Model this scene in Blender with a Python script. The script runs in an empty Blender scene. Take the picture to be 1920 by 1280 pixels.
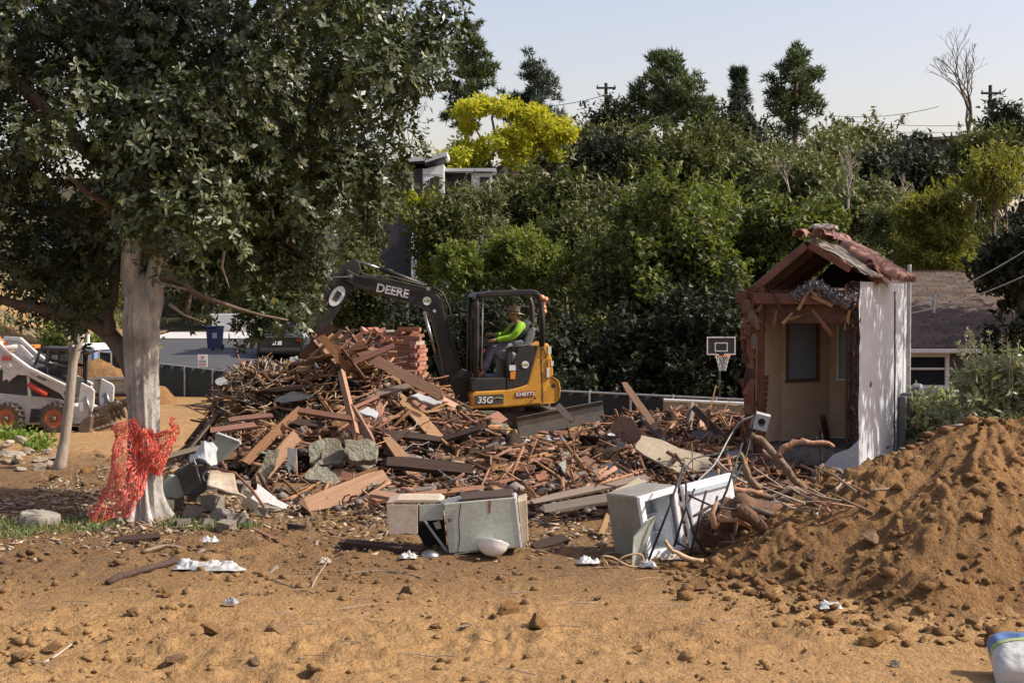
import bpy, math, random
import numpy as np
from mathutils import Vector, Matrix, Euler
R = math.radians
rnd = random.Random(7)
rng = np.random.default_rng(11)
scene = bpy.context.scene
col = scene.collection

# ------------------------------------------------------------------ camera
CAM_H, FPX, PITCH = 2.4, 2667.0, -math.atan(80 / 2667.0)
cam_data = bpy.data.cameras.new('camera')
cam_data.lens = 50; cam_data.sensor_width = 36
cam_data.clip_start = 0.1; cam_data.clip_end = 3000
cam = bpy.data.objects.new('camera', cam_data)
cam.location = (0, 0, CAM_H)
cam.rotation_euler = (R(90) + PITCH, 0, 0)
col.objects.link(cam)
scene.camera = cam

# ------------------------------------------------------------------ sky, sun, exposure
SUN_AZ, SUN_EL = R(-6), R(43)          # azimuth measured from +x towards +y
SUNV = Vector((math.cos(SUN_EL) * math.cos(SUN_AZ), math.cos(SUN_EL) * math.sin(SUN_AZ), math.sin(SUN_EL)))
world = bpy.data.worlds.new('World'); scene.world = world; world.use_nodes = True
wn = world.node_tree.nodes; wl = world.node_tree.links
sky = wn.new('ShaderNodeTexSky'); sky.sky_type = 'NISHITA'; sky.sun_disc = False
sky.sun_elevation = SUN_EL; sky.sun_rotation = R(90) - SUN_AZ
sky.air_density = 1.4; sky.dust_density = 2.6; sky.ozone_density = 0.0; sky.altitude = 100
bgn = wn['Background']; bgn.inputs['Strength'].default_value = 0.118
tint = wn.new('ShaderNodeMix'); tint.data_type = 'RGBA'; tint.blend_type = 'MULTIPLY'; tint.inputs[0].default_value = 1.0   # slight lavender tint on the sky colour, the same all round
tint.inputs[7].default_value = (1.16, 1.0, 1.06, 1)
wl.new(sky.outputs['Color'], tint.inputs[6]); wl.new(tint.outputs[2], bgn.inputs['Color'])
sun_data = bpy.data.lights.new('sun', 'SUN'); sun_data.energy = 4.5; sun_data.angle = R(0.53)
sun_data.color = (1.0, 0.93, 0.82)
sun = bpy.data.objects.new('sun', sun_data); col.objects.link(sun)
sun.rotation_euler = SUNV.to_track_quat('Z', 'Y').to_euler()
sun.location = SUNV * 60
vs = scene.view_settings
vs.view_transform = 'Standard'; vs.look = 'None'; vs.exposure = 0.6; vs.gamma = 1.0
vs.use_curve_mapping = False

# ------------------------------------------------------------------ numeric helpers
def sstep(a, b, x):
    t = np.clip((np.asarray(x, float) - a) / (b - a), 0, 1)
    return t * t * (3 - 2 * t)

def _hash(i, j, k, s):
    n = (i * 374761393 + j * 668265263 + k * 2147483647 + s * 974711) & 0xffffffff
    n = ((n ^ (n >> 13)) * 1274126177) & 0xffffffff
    n = ((n ^ (n >> 15)) * 2246822519) & 0xffffffff
    return ((n ^ (n >> 16)) & 0xffff) / 65535.0

def vnoise(x, y, z=0.0, s=0):
    x, y, z = np.broadcast_arrays(np.asarray(x, float), np.asarray(y, float), np.asarray(z, float))
    xi = np.floor(x).astype(np.int64); yi = np.floor(y).astype(np.int64); zi = np.floor(z).astype(np.int64)
    fx, fy, fz = x - xi, y - yi, z - zi
    fx = fx * fx * (3 - 2 * fx); fy = fy * fy * (3 - 2 * fy); fz = fz * fz * (3 - 2 * fz)
    r = 0
    for a in (0, 1):
        for b in (0, 1):
            for c in (0, 1):
                w = (fx if a else 1 - fx) * (fy if b else 1 - fy) * (fz if c else 1 - fz)
                r = r + w * _hash(xi + a, yi + b, zi + c, s)
    return r * 2 - 1

def fbm(x, y, z=0.0, s=0, o=4, g=0.5):
    r = 0; a = 1.0; f = 1.0
    for i in range(o):
        r = r + a * vnoise(np.asarray(x) * f, np.asarray(y) * f, np.asarray(z) * f, s + i * 17)
        a *= g; f *= 2.03
    return r

def W(px, py, d):
    """world point at depth d (metres along +y) that a pixel of the 1920x1280 photograph looks at"""
    a = (px - 960) / FPX; b = (640 - py) / FPX
    y = math.cos(PITCH) - b * math.sin(PITCH); z = math.sin(PITCH) + b * math.cos(PITCH)
    t = d / y
    return Vector((a * t, d, CAM_H + z * t))

# ------------------------------------------------------------------ terrain shape
def gz(x, y):
    x = np.asarray(x, float); y = np.asarray(y, float)
    z = -0.54 * sstep(20, 31, y) - 0.13 * sstep(31, 45, y)
    left = 1 - sstep(-10.5, -6.5, x + 0 * y)
    roadz = 0.06 + (y - 50) * 0.012
    z = z + left * sstep(45.6, 47.6, y) * (roadz - z)
    hill = 8.5 * sstep(44, 118, y) + 0.035 * np.clip(y - 118, 0, 60)
    z = z + (1 - left) * hill + left * sstep(76, 130, y) * 9
    far_left = 1 - sstep(-24, -17.5, x + 0.12 * (y - 55))
    z = z + far_left * sstep(42, 66, y) * 3.2
    z = z - 0.9 * sstep(-2, -9, -y * 0 + -np.abs(x) * 0) * 0
    return z

def mound(x, y):
    dx = (np.asarray(x, float) - 4.42); dy = (np.asarray(y, float) - 13.1)
    ang = np.arctan2(dy, dx)
    rx = np.where(dx < 0, 2.5, 4.2); ry = np.where(dy < 0, 2.75, 2.6)
    r = np.sqrt((dx / rx) ** 2 + (dy / ry) ** 2) * (1 + 0.06 * np.sin(3 * ang + 1) + 0.05 * np.sin(7 * ang))
    h = 1.43 * np.clip(1 - r, 0, 1) ** 1.0
    h = np.where(r < 0.2, h - 1.43 * (0.2 - r) ** 2 * 1.6, h)
    return h - 0.22 * np.clip(r - 1, 0, 1)

def heap(x, y):
    x = np.asarray(x, float); y = np.asarray(y, float)
    def g(cx, cy, sx, sy, h, p=2.0):
        return h * np.exp(-(((x - cx) / sx) ** 2 + ((y - cy) / sy) ** 2) ** (p / 2))
    z = np.maximum.reduce([
        g(-2.45, 21.2, 1.25, 1.5, 1.72),
        g(-3.55, 21.3, 1.05, 1.25, 1.30, 5),
        g(-1.55, 21.2, 1.2, 1.5, 1.15),
        g(-2.6, 19.6, 1.6, 1.5, 0.62, 3),
        g(0.3, 19.4, 2.8, 2.0, 0.32, 4),
        g(1.9, 18.6, 1.6, 1.3, 0.40, 3),
        g(3.2, 20.5, 2.2, 2.2, 0.30, 4),
        g(3.0, 24.6, 1.9, 1.2, 0.45, 3),
        g(0.3, 16.9, 3.2, 1.4, 0.16, 3)])
    return z

def top(x, y):
    base = gz(x, y)
    return np.maximum.reduce([base, base * 0.4 + heap(x, y) - 0.02, mound(x, y)])

def relief(X, Y):
    near = 1 - sstep(24, 40, Y)
    rz = sstep(-0.25, 0.45, fbm(X * 0.35 + 4, Y * 0.5, 0, 21, 3) + 0.4 * sstep(0.8, -3, X))
    lump = fbm(X * 0.8, Y * 0.8, 0, 3, 3) * 0.022
    c1 = np.abs(fbm(X * 4.2, Y * 4.2, 1.7, 9, 3, .6)); c2 = np.abs(fbm(X * 10.5, Y * 10.5, .3, 19, 2, .6))
    tr = np.sin((Y + X * .18) * 11 + fbm(X, Y, 0, 5, 2) * 2) * .005 * (1 - rz)
    for c0, sl, x0, x1 in ((10.9, .10, -3.6, 1.4), (11.75, .10, -3.6, 1.2), (8.9, -.05, -.8, 3.2), (9.65, -.05, -.6, 3.0)):
        v = Y - c0 - sl * X; band = np.exp(-(v / .14) ** 6) * sstep(x0, x0 + .6, X) * (1 - sstep(x1 - .6, x1, X)); tr = tr + band * (np.sin((X + .15 * np.abs(v)) * 62) * .009 - .012)
    return near * (lump + (c1 * .075 + c2 * .042 - .04) * (.16 + .84 * rz) + tr)

def mrelief(X, Y):
    k = sstep(-0.1, 0.25, mound(X, Y)); th = np.arctan2(Y - 13.1, X - 4.42)
    gully = np.abs(fbm(th * 4.5, np.hypot(X - 4.42, Y - 13.1) * .6, 0, 47, 3)) * .085
    c1 = np.abs(fbm(X * 5, Y * 5, 0, 43, 3, .65)) * .05; c2 = np.abs(fbm(X * 12, Y * 12, 0, 45, 2, .6)) * .045
    z = sstep(-.35, .35, fbm(X * 1.0, Y * 1.0, 0, 52, 3))
    return k * (fbm(X * 1.2 + Y * .4, Y * 1.2, 0, 41, 3) * .07 + (c1 + c2) * (.35 + .65 * z) - gully)

def topz(x, y):
    return float(top(x, y))

def G(px, py, dmin=6.5, dmax=60):
    """where the ray through a pixel of the photograph meets the terrain"""
    ds = np.linspace(dmin, dmax, 1400)
    p0 = W(px, py, 1.0) - Vector((0, 0, CAM_H))
    xs = p0.x * ds; zs = CAM_H + p0.z * ds
    hit = np.nonzero(zs <= top(xs, ds))[0]
    i = hit[0] if len(hit) else -1
    return Vector((xs[i], ds[i], float(top(xs[i], ds[i]))))

# ------------------------------------------------------------------ materials
MATS = {}
def nmat(name):
    m = bpy.data.materials.new(name); m.use_nodes = True
    nt = m.node_tree
    for n in list(nt.nodes): nt.nodes.remove(n)
    out = nt.nodes.new('ShaderNodeOutputMaterial')
    p = nt.nodes.new('ShaderNodeBsdfPrincipled')
    nt.links.new(p.outputs[0], out.inputs[0])
    MATS[name] = m
    return m, nt, p, out

def node(nt, typ, **kw):
    n = nt.nodes.new(typ)
    for k, v in kw.items():
        if k.startswith('i_'): n.inputs[k[2:].replace('_', ' ')].default_value = v
        else: setattr(n, k, v)
    return n

def mixc(nt, fac, a, b, mode='MIX'):
    n = nt.nodes.new('ShaderNodeMix'); n.data_type = 'RGBA'; n.blend_type = mode
    for s, v in ((0, fac), (6, a), (7, b)):
        if hasattr(v, 'is_linked') or isinstance(v, bpy.types.NodeSocket): nt.links.new(v, n.inputs[s])
        else: n.inputs[s].default_value = v if s == 0 else (*v[:3], 1)
    return n.outputs[2]

def ramp(nt, src, lo, hi):
    n = nt.nodes.new('ShaderNodeMapRange'); n.inputs[1].default_value = lo; n.inputs[2].default_value = hi
    nt.links.new(src, n.inputs[0]); return n.outputs[0]

def mat(name, c, c2=None, rough=0.7, scale=3.0, stretch=(1, 1, 1), bump=0.15, fine=30.0, metal=0.0, island=0.0,
        obj_random=0.0, dirt=0.0, spec=0.4, world_space=False, dist=0.02, hue=0.0, coat=0.0):
    """a weathered surface: two base colours mottled by noise, per-piece tint, grime patches and fine relief"""
    if name in MATS: return MATS[name]
    m, nt, p, out = nmat(name)
    c2 = c2 or tuple(v * 0.6 for v in c)
    if world_space:
        src = node(nt, 'ShaderNodeNewGeometry').outputs['Position']
    else:
        src = node(nt, 'ShaderNodeTexCoord').outputs['Object']
    mp = node(nt, 'ShaderNodeMapping'); mp.inputs['Scale'].default_value = stretch
    nt.links.new(src, mp.inputs['Vector'])
    oi = node(nt, 'ShaderNodeObjectInfo')
    n1 = node(nt, 'ShaderNodeTexNoise', noise_dimensions='4D', i_Scale=scale, i_Detail=6.0, i_Roughness=0.65)
    nt.links.new(mp.outputs[0], n1.inputs['Vector']); 
    mm = node(nt, 'ShaderNodeMath', operation='MULTIPLY'); mm.inputs[1].default_value = 37.0
    nt.links.new(oi.outputs['Random'], mm.inputs[0]); nt.links.new(mm.outputs[0], n1.inputs['W'])
    n2 = node(nt, 'ShaderNodeTexNoise', noise_dimensions='4D', i_Scale=fine, i_Detail=4.0, i_Roughness=0.6)
    nt.links.new(mp.outputs[0], n2.inputs['Vector']); nt.links.new(mm.outputs[0], n2.inputs['W'])
    colr = mixc(nt, ramp(nt, n1.outputs[0], 0.32, 0.68), c, c2)
    fine_f = ramp(nt, n2.outputs[0], 0.35, 0.75)
    dk = mixc(nt, 1.0, colr, (0.72, 0.70, 0.68), 'MULTIPLY')
    colr = mixc(nt, fine_f, colr, dk)
    if dirt:
        n3 = node(nt, 'ShaderNodeTexNoise', noise_dimensions='4D', i_Scale=scale * 0.6, i_Detail=8.0, i_Roughness=0.75)
        nt.links.new(mp.outputs[0], n3.inputs['Vector']); nt.links.new(mm.outputs[0], n3.inputs['W'])
        f = node(nt, 'ShaderNodeMath', operation='MULTIPLY'); f.inputs[1].default_value = dirt
        nt.links.new(ramp(nt, n3.outputs[0], 0.45, 0.7), f.inputs[0])
        colr = mixc(nt, f.outputs[0], colr, (0.16, 0.10, 0.055))
    if island or obj_random:
        rs = node(nt, 'ShaderNodeNewGeometry').outputs['Random Per Island'] if island else oi.outputs['Random']
        amt = island or obj_random
        hsv = node(nt, 'ShaderNodeHueSaturation')
        mr = node(nt, 'ShaderNodeMapRange'); mr.inputs[3].default_value = 1 - amt; mr.inputs[4].default_value = 1 + amt * 0.8
        nt.links.new(rs, mr.inputs[0]); nt.links.new(mr.outputs[0], hsv.inputs['Value'])
        fr = node(nt, 'ShaderNodeMath', operation='MULTIPLY'); fr.inputs[1].default_value = 7.31
        nt.links.new(rs, fr.inputs[0])
        fr2 = node(nt, 'ShaderNodeMath', operation='FRACT'); nt.links.new(fr.outputs[0], fr2.inputs[0])
        mh = node(nt, 'ShaderNodeMapRange'); mh.inputs[3].default_value = 0.5 - hue; mh.inputs[4].default_value = 0.5 + hue
        nt.links.new(fr2.outputs[0], mh.inputs[0]); nt.links.new(mh.outputs[0], hsv.inputs['Hue'])
        ms = node(nt, 'ShaderNodeMapRange'); ms.inputs[3].default_value = 0.85; ms.inputs[4].default_value = 1.12
        nt.links.new(fr2.outputs[0], ms.inputs[0]); nt.links.new(ms.outputs[0], hsv.inputs['Saturation'])
        nt.links.new(colr, hsv.inputs['Color']); colr = hsv.outputs[0]
    nt.links.new(colr, p.inputs['Base Color'])
    rr = node(nt, 'ShaderNodeMapRange'); rr.inputs[3].default_value = max(0.05, rough - 0.12); rr.inputs[4].default_value = min(1, rough + 0.15)
    nt.links.new(n1.outputs[0], rr.inputs[0]); nt.links.new(rr.outputs[0], p.inputs['Roughness'])
    p.inputs['Metallic'].default_value = metal
    p.inputs['Specular IOR Level'].default_value = spec
    if coat: p.inputs['Coat Weight'].default_value = coat; p.inputs['Coat Roughness'].default_value = 0.25
    if bump:
        add = node(nt, 'ShaderNodeMath', operation='ADD'); nt.links.new(n1.outputs[0], add.inputs[0]); nt.links.new(n2.outputs[0], add.inputs[1])
        b = node(nt, 'ShaderNodeBump'); b.inputs['Strength'].default_value = min(1, bump * 3); b.inputs['Distance'].default_value = dist
        nt.links.new(add.outputs[0], b.inputs['Height']); nt.links.new(b.outputs[0], p.inputs['Normal'])
    return m

def leafmat(name, c, c2, gloss=0.3, trans=0.25, tip=None, rough=0.58):
    if name in MATS: return MATS[name]
    m, nt, p, out = nmat(name)
    g = node(nt, 'ShaderNodeNewGeometry')
    rp = g.outputs['Random Per Island']
    n1 = node(nt, 'ShaderNodeTexNoise', i_Scale=0.9, i_Detail=3.0)
    nt.links.new(g.outputs['Position'], n1.inputs['Vector'])
    add = node(nt, 'ShaderNodeMath', operation='ADD'); nt.links.new(rp, add.inputs[0]); nt.links.new(n1.outputs[0], add.inputs[1])
    colr = mixc(nt, ramp(nt, add.outputs[0], 0.45, 1.5), c, c2)
    if tip:
        fr = node(nt, 'ShaderNodeMath', operation='MULTIPLY'); fr.inputs[1].default_value = 13.7; nt.links.new(rp, fr.inputs[0])
        f2 = node(nt, 'ShaderNodeMath', operation='FRACT'); nt.links.new(fr.outputs[0], f2.inputs[0])
        colr = mixc(nt, ramp(nt, f2.outputs[0], 0.965, 0.995), colr, tip)
    nt.links.new(colr, p.inputs['Base Color'])
    p.inputs['Roughness'].default_value = rough; p.inputs['Specular IOR Level'].default_value = gloss
    tr = node(nt, 'ShaderNodeBsdfTranslucent')
    tc = mixc(nt, 1.0, colr, (1.35, 1.45, 0.55), 'MULTIPLY'); nt.links.new(tc, tr.inputs['Color'])
    mx = node(nt, 'ShaderNodeMixShader'); mx.inputs[0].default_value = trans
    nt.links.new(p.outputs[0], mx.inputs[1]); nt.links.new(tr.outputs[0], mx.inputs[2]); nt.links.new(mx.outputs[0], out.inputs[0])
    return m

def soilmat(name, light, dark, wet=None):
    m, nt, p, out = nmat(name)
    g = node(nt, 'ShaderNodeNewGeometry'); pos = g.outputs['Position']
    def nz(s, d=8.0, r=0.62):
        n = node(nt, 'ShaderNodeTexNoise', i_Scale=s, i_Detail=d, i_Roughness=r); nt.links.new(pos, n.inputs['Vector']); return n.outputs[0]
    a, b, c, e_ = nz(0.55), nz(4.5), nz(38.0, 5.0, 0.7), nz(13.0, 5.0, .65)
    colr = mixc(nt, ramp(nt, b, 0.3, 0.72), light, dark)
    if wet:
        sx = node(nt, 'ShaderNodeSeparateXYZ'); nt.links.new(pos, sx.inputs[0])
        yy = ramp(nt, sx.outputs['Y'], 10.6, 13.0)
        k = node(nt, 'ShaderNodeMath', operation='MULTIPLY_ADD'); k.inputs[1].default_value = 3.2; k.inputs[2].default_value = -1.55
        nt.links.new(a, k.inputs[0])
        k2 = node(nt, 'ShaderNodeMath', operation='ADD', use_clamp=True); nt.links.new(k.outputs[0], k2.inputs[0]); nt.links.new(yy, k2.inputs[1])
        far = ramp(nt, sx.outputs['Y'], 24.0, 20.0)
        k3 = node(nt, 'ShaderNodeMath', operation='MULTIPLY'); nt.links.new(k2.outputs[0], k3.inputs[0]); nt.links.new(far, k3.inputs[1])
        k4 = node(nt, 'ShaderNodeMath', operation='MULTIPLY'); nt.links.new(k3.outputs[0], k4.inputs[0]); k4.inputs[1].default_value = 0.8
        colr = mixc(nt, k4.outputs[0], colr, wet)
    spk = mixc(nt, 1.0, colr, (0.62, 0.58, 0.54), 'MULTIPLY')
    colr = mixc(nt, ramp(nt, c, 0.42, 0.75), colr, spk)
    lite = mixc(nt, 1.0, colr, (1.22, 1.2, 1.18), 'MULTIPLY')
    colr = mixc(nt, ramp(nt, a, 0.45, 0.75), colr, lite)
    nt.links.new(colr, p.inputs['Base Color'])
    p.inputs['Roughness'].default_value = 0.95; p.inputs['Specular IOR Level'].default_value = 0.15
    h = node(nt, 'ShaderNodeMath', operation='MULTIPLY_ADD'); h.inputs[1].default_value = 0.3
    nt.links.new(c, h.inputs[0]); nt.links.new(b, h.inputs[2])
    bp = node(nt, 'ShaderNodeBump'); bp.inputs['Strength'].default_value = 1.0; bp.inputs['Distance'].default_value = 0.075
    h2 = node(nt, 'ShaderNodeMath', operation='MULTIPLY_ADD'); h2.inputs[1].default_value = .7; nt.links.new(e_, h2.inputs[0]); nt.links.new(h.outputs[0], h2.inputs[2])
    nt.links.new(h2.outputs[0], bp.inputs['Height']); nt.links.new(bp.outputs[0], p.inputs['Normal'])
    return m

soilmat('soil', (0.41, 0.255, 0.113), (0.30, 0.182, 0.078), wet=(0.155, 0.094, 0.048))
soilmat('mound_soil', (0.27, 0.155, 0.065), (0.185, 0.104, 0.045))
soilmat('scrub', (0.085, 0.075, 0.038), (0.05, 0.047, 0.024))
mat('clod', (0.33, 0.195, 0.092), (0.25, 0.145, 0.067), rough=0.97, scale=14, bump=0.4, fine=60, island=0.16, spec=0.05)
mat('rock', (0.30, 0.185, 0.092), (0.21, 0.125, 0.06), rough=0.95, scale=3, bump=0.35, fine=18, obj_random=0.10, spec=0.05)
mat('pale_rock', (0.50, 0.43, 0.34), (0.36, 0.29, 0.2), rough=0.9, scale=5, bump=0.3, obj_random=0.2, spec=0.2)
mat('concrete', (0.40, 0.38, 0.33), (0.27, 0.24, 0.19), rough=0.9, scale=4, bump=0.3, obj_random=0.15, dirt=0.5, spec=0.25)
mat('slab_concrete', (0.34, 0.34, 0.27), (0.17, 0.165, 0.12), rough=0.9, scale=4, bump=0.5, fine=20, dirt=0.6, dist=.05, spec=0.25)
mat('asphalt', (0.075, 0.075, 0.08), (0.05, 0.05, 0.052), rough=0.85, scale=0.7, bump=0.1, fine=60, world_space=True)
mat('paving', (0.55, 0.54, 0.52), (0.42, 0.41, 0.4), rough=0.85, scale=0.7, bump=0.05, world_space=True)
mat('wood_red', (0.36, 0.185, 0.115), (0.19, 0.088, 0.055), rough=0.8, scale=3, stretch=(0.6, 7, 7), bump=0.2, fine=14, obj_random=0.42, hue=0.02, dirt=0.35, spec=0.2)
mat('wood_tan', (0.47, 0.29, 0.17), (0.30, 0.165, 0.09), rough=0.8, scale=3, stretch=(0.6, 7, 7), bump=0.2, fine=14, obj_random=0.35, hue=0.015, dirt=0.3, spec=0.2)
mat('wood_grey', (0.30, 0.25, 0.20), (0.17, 0.13, 0.10), rough=0.85, scale=3, stretch=(0.6, 7, 7), bump=0.2, fine=14, obj_random=0.35, hue=0.01, dirt=0.35, spec=0.2)
mat('wood_dark', (0.09, 0.055, 0.04), (0.05, 0.032, 0.025), rough=0.85, scale=3, stretch=(0.6, 7, 7), bump=0.2, fine=14, obj_random=0.3, spec=0.2)
mat('splinters', (0.34, 0.185, 0.105), (0.15, 0.075, 0.045), rough=0.85, scale=6, bump=0.15, island=0.75, hue=0.010, dirt=0.3, spec=0.2)
mat('chips', (0.42, 0.33, 0.23), (0.22, 0.15, 0.09), rough=0.9, scale=6, bump=0.1, island=0.6, hue=0.02, spec=0.2)
mat('rubble_mix', (0.23, 0.20, 0.17), (0.11, 0.09, 0.075), rough=0.9, scale=6, bump=0.2, island=0.65, hue=0.03, spec=0.25)
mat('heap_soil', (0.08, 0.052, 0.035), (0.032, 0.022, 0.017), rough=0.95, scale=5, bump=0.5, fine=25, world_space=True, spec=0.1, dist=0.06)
mat('straw_soil', (0.28, 0.16, 0.08), (0.13, 0.075, 0.04), rough=0.95, scale=9, bump=0.5, fine=40, world_space=True, spec=0.1, dist=0.05)
mat('brick_red', (0.40, 0.19, 0.13), (0.30, 0.135, 0.095), rough=0.9, scale=12, bump=0.2, obj_random=0.3, hue=0.012, spec=0.2)
mat('mortar', (0.42, 0.37, 0.31), (0.3, 0.26, 0.21), rough=0.95, scale=10, bump=0.2)
mat('bark_fig', (0.52, 0.50, 0.46), (0.19, 0.17, 0.145), rough=0.85, scale=6.5, stretch=(1, 1, 0.5), bump=0.35, fine=30, spec=0.25)
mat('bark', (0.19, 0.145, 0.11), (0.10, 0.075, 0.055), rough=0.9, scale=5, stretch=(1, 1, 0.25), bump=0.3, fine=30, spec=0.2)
mat('bark_pale', (0.40, 0.35, 0.29), (0.28, 0.23, 0.18), rough=0.9, scale=5, stretch=(1, 1, 0.25), bump=0.2, fine=30, spec=0.2)
mat('branch_wood', (0.30, 0.22, 0.15), (0.17, 0.115, 0.075), rough=0.85, scale=7, bump=0.2, obj_random=0.25, spec=0.2)
mat('torn_wood', (0.48, 0.29, 0.18), (0.28, 0.14, 0.08), rough=0.8, scale=10, stretch=(1, 1, 0.2), bump=0.3, spec=0.2)
mat('black_paint', (0.012, 0.012, 0.013), (0.022, 0.02, 0.018), rough=0.5, scale=5, bump=0.04, dirt=0.22, spec=0.4)
mat('black_plastic', (0.02, 0.02, 0.021), (0.035, 0.033, 0.03), rough=0.6, scale=5, bump=0.05, dirt=0.12)
mat('grey_plastic', (0.20, 0.21, 0.22), (0.14, 0.145, 0.15), rough=0.55, scale=5, bump=0.04, dirt=0.2)
mat('dark_glass_metal', (0.03, 0.031, 0.034), (0.02, 0.02, 0.022), rough=0.3, scale=3, bump=0.02)
mat('yellow_paint', (0.72, 0.36, 0.035), (0.58, 0.28, 0.03), rough=0.45, scale=3.5, bump=0.03, dirt=0.5, spec=0.5, coat=0.2)
mat('steel', (0.42, 0.42, 0.43), (0.3, 0.3, 0.31), rough=0.3, scale=6, metal=0.9, bump=0.03)
mat('galvanised', (0.45, 0.46, 0.47), (0.33, 0.34, 0.35), rough=0.45, scale=6, metal=0.6, bump=0.03)
mat('rubber', (0.035, 0.034, 0.032), (0.09, 0.075, 0.055), rough=0.9, scale=8, bump=0.2, dirt=0.5, spec=0.2)
mat('track_rubber', (0.05, 0.05, 0.043), (0.13, 0.12, 0.09), rough=0.9, scale=8, bump=0.2, dirt=0.4, spec=0.2)
mat('blade_paint', (0.045, 0.046, 0.047), (0.09, 0.08, 0.07), rough=0.5, scale=4, bump=0.05, dirt=0.4)
mat('white_paint', (0.58, 0.58, 0.56), (0.45, 0.44, 0.41), rough=0.45, scale=3, bump=0.03, dirt=0.5, spec=0.45)
mat('wheel_red', (0.52, 0.13, 0.06), (0.36, 0.10, 0.05), rough=0.5, scale=6, bump=0.04, dirt=0.45)
mat('bucket_steel', (0.16, 0.125, 0.09), (0.10, 0.075, 0.055), rough=0.7, scale=5, bump=0.1, dirt=0.6, metal=0.2)
mat('rust', (0.28, 0.125, 0.06), (0.16, 0.07, 0.04), rough=0.85, scale=6, bump=0.15)
mat('red_paint', (0.5, 0.055, 0.03), (0.36, 0.04, 0.025), rough=0.5, scale=4, bump=0.03)
mat('orange_paint', (0.72, 0.22, 0.03), (0.6, 0.18, 0.03), rough=0.5, scale=4, bump=0.03, dirt=0.2)
mat('orange_lamp', (0.72, 0.33, 0.16), (0.6, 0.24, 0.1), rough=0.35, scale=20, bump=0.02)
mat('decal_white', (0.78, 0.78, 0.76), (0.68, 0.68, 0.66), rough=0.5, scale=20, bump=0)
mat('decal_red', (0.35, 0.03, 0.03), (0.28, 0.03, 0.03), rough=0.5, scale=20, bump=0)
mat('decal_green', (0.34, 0.40, 0.16), (0.28, 0.35, 0.12), rough=0.5, scale=20, bump=0)
mat('decal_orange', (0.75, 0.28, 0.03), (0.7, 0.25, 0.03), rough=0.5, scale=20, bump=0)
mat('decal_dark', (0.05, 0.052, 0.045), (0.09, 0.09, 0.07), rough=0.5, scale=10, bump=0)
mat('net_orange', (0.74, 0.17, 0.11), (0.60, 0.10, 0.07), rough=0.6, scale=4, bump=0.02, spec=0.3, island=0.2)
mat('skin', (0.40, 0.22, 0.15), (0.33, 0.17, 0.11), rough=0.55, scale=8, bump=0.02)
mat('shirt_green', (0.27, 0.50, 0.02), (0.20, 0.38, 0.02), rough=0.8, scale=6, bump=0.1)
mat('vest_black', (0.022, 0.023, 0.026), (0.035, 0.035, 0.04), rough=0.8, scale=6, bump=0.1)
mat('jeans_grey', (0.22, 0.22, 0.24), (0.15, 0.15, 0.17), rough=0.9, scale=6, bump=0.1)
mat('straw_hat', (0.44, 0.38, 0.24), (0.34, 0.29, 0.17), rough=0.85, scale=30, bump=0.1)
mat('boot', (0.16, 0.08, 0.045), (0.1, 0.05, 0.03), rough=0.8, scale=8, bump=0.1)
mat('stucco', (0.50, 0.52, 0.55), (0.41, 0.43, 0.46), rough=0.92, scale=2.2, bump=0.16, fine=45, dirt=0.22, spec=0.2)
mat('interior_tan', (0.60, 0.44, 0.28), (0.50, 0.35, 0.21), rough=0.9, scale=1.6, bump=0.05, dirt=0.25)
mat('interior_brown', (0.25, 0.10, 0.06), (0.11, 0.048, 0.032), rough=0.85, scale=4, bump=0.3, dirt=.4, obj_random=.25)
mat('roof_felt', (0.27, 0.25, 0.20), (0.13, 0.115, 0.095), rough=0.95, scale=5, bump=0.2, dirt=0.3)
mat('clay_tile', (0.33, 0.17, 0.12), (0.22, 0.11, 0.08), rough=0.85, scale=5, bump=0.12, obj_random=0.2, hue=0.012, dirt=0.2)
mat('insulation', (0.33, 0.33, 0.34), (0.18, 0.18, 0.19), rough=0.95, scale=9, bump=0.4, island=0.3)
mat('blind_grey', (0.30, 0.32, 0.35), (0.24, 0.26, 0.28), rough=0.6, scale=3, bump=0.02)
mat('blind_pale', (0.50, 0.54, 0.46), (0.43, 0.46, 0.39), rough=0.6, scale=3, bump=0.02)
mat('meter_grey', (0.20, 0.205, 0.21), (0.12, 0.12, 0.125), rough=0.55, scale=5, bump=0.05, dirt=0.3)
mat('shingle', (0.125, 0.092, 0.072), (0.075, 0.056, 0.046), rough=0.95, scale=7, bump=0.2, obj_random=0.3, spec=0.15)
mat('siding_dark', (0.10, 0.085, 0.085), (0.075, 0.065, 0.065), rough=0.8, scale=2, bump=0.05)
mat('siding_violet', (0.055, 0.05, 0.056), (0.045, 0.041, 0.046), rough=0.8, scale=2, bump=0.05)
mat('siding_white', (0.74, 0.77, 0.80), (0.66, 0.69, 0.72), rough=0.7, scale=2, bump=0.03)
mat('trim_white', (0.74, 0.74, 0.73), (0.64, 0.64, 0.63), rough=0.6, scale=3, bump=0.03, dirt=0.1)
mat('roof_white', (0.62, 0.62, 0.63), (0.54, 0.54, 0.55), rough=0.7, scale=2, bump=0.03)
mat('roof_tan', (0.36, 0.29, 0.24), (0.28, 0.22, 0.18), rough=0.9, scale=5, bump=0.1)
mat('screen_green', (0.045, 0.058, 0.05), (0.035, 0.045, 0.04), rough=0.9, scale=4, bump=0.05)
mat('screen_dark', (0.022, 0.024, 0.026), (0.016, 0.017, 0.019), rough=0.9, scale=4, bump=0.05)
mat('cabinet_green', (0.44, 0.47, 0.41), (0.37, 0.40, 0.34), rough=0.5, scale=1.6, bump=0.03, dirt=0.22, spec=0.4)
mat('cabinet_cream', (0.55, 0.48, 0.38), (0.46, 0.38, 0.28), rough=0.6, scale=2.5, bump=0.03, dirt=0.3)
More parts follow.
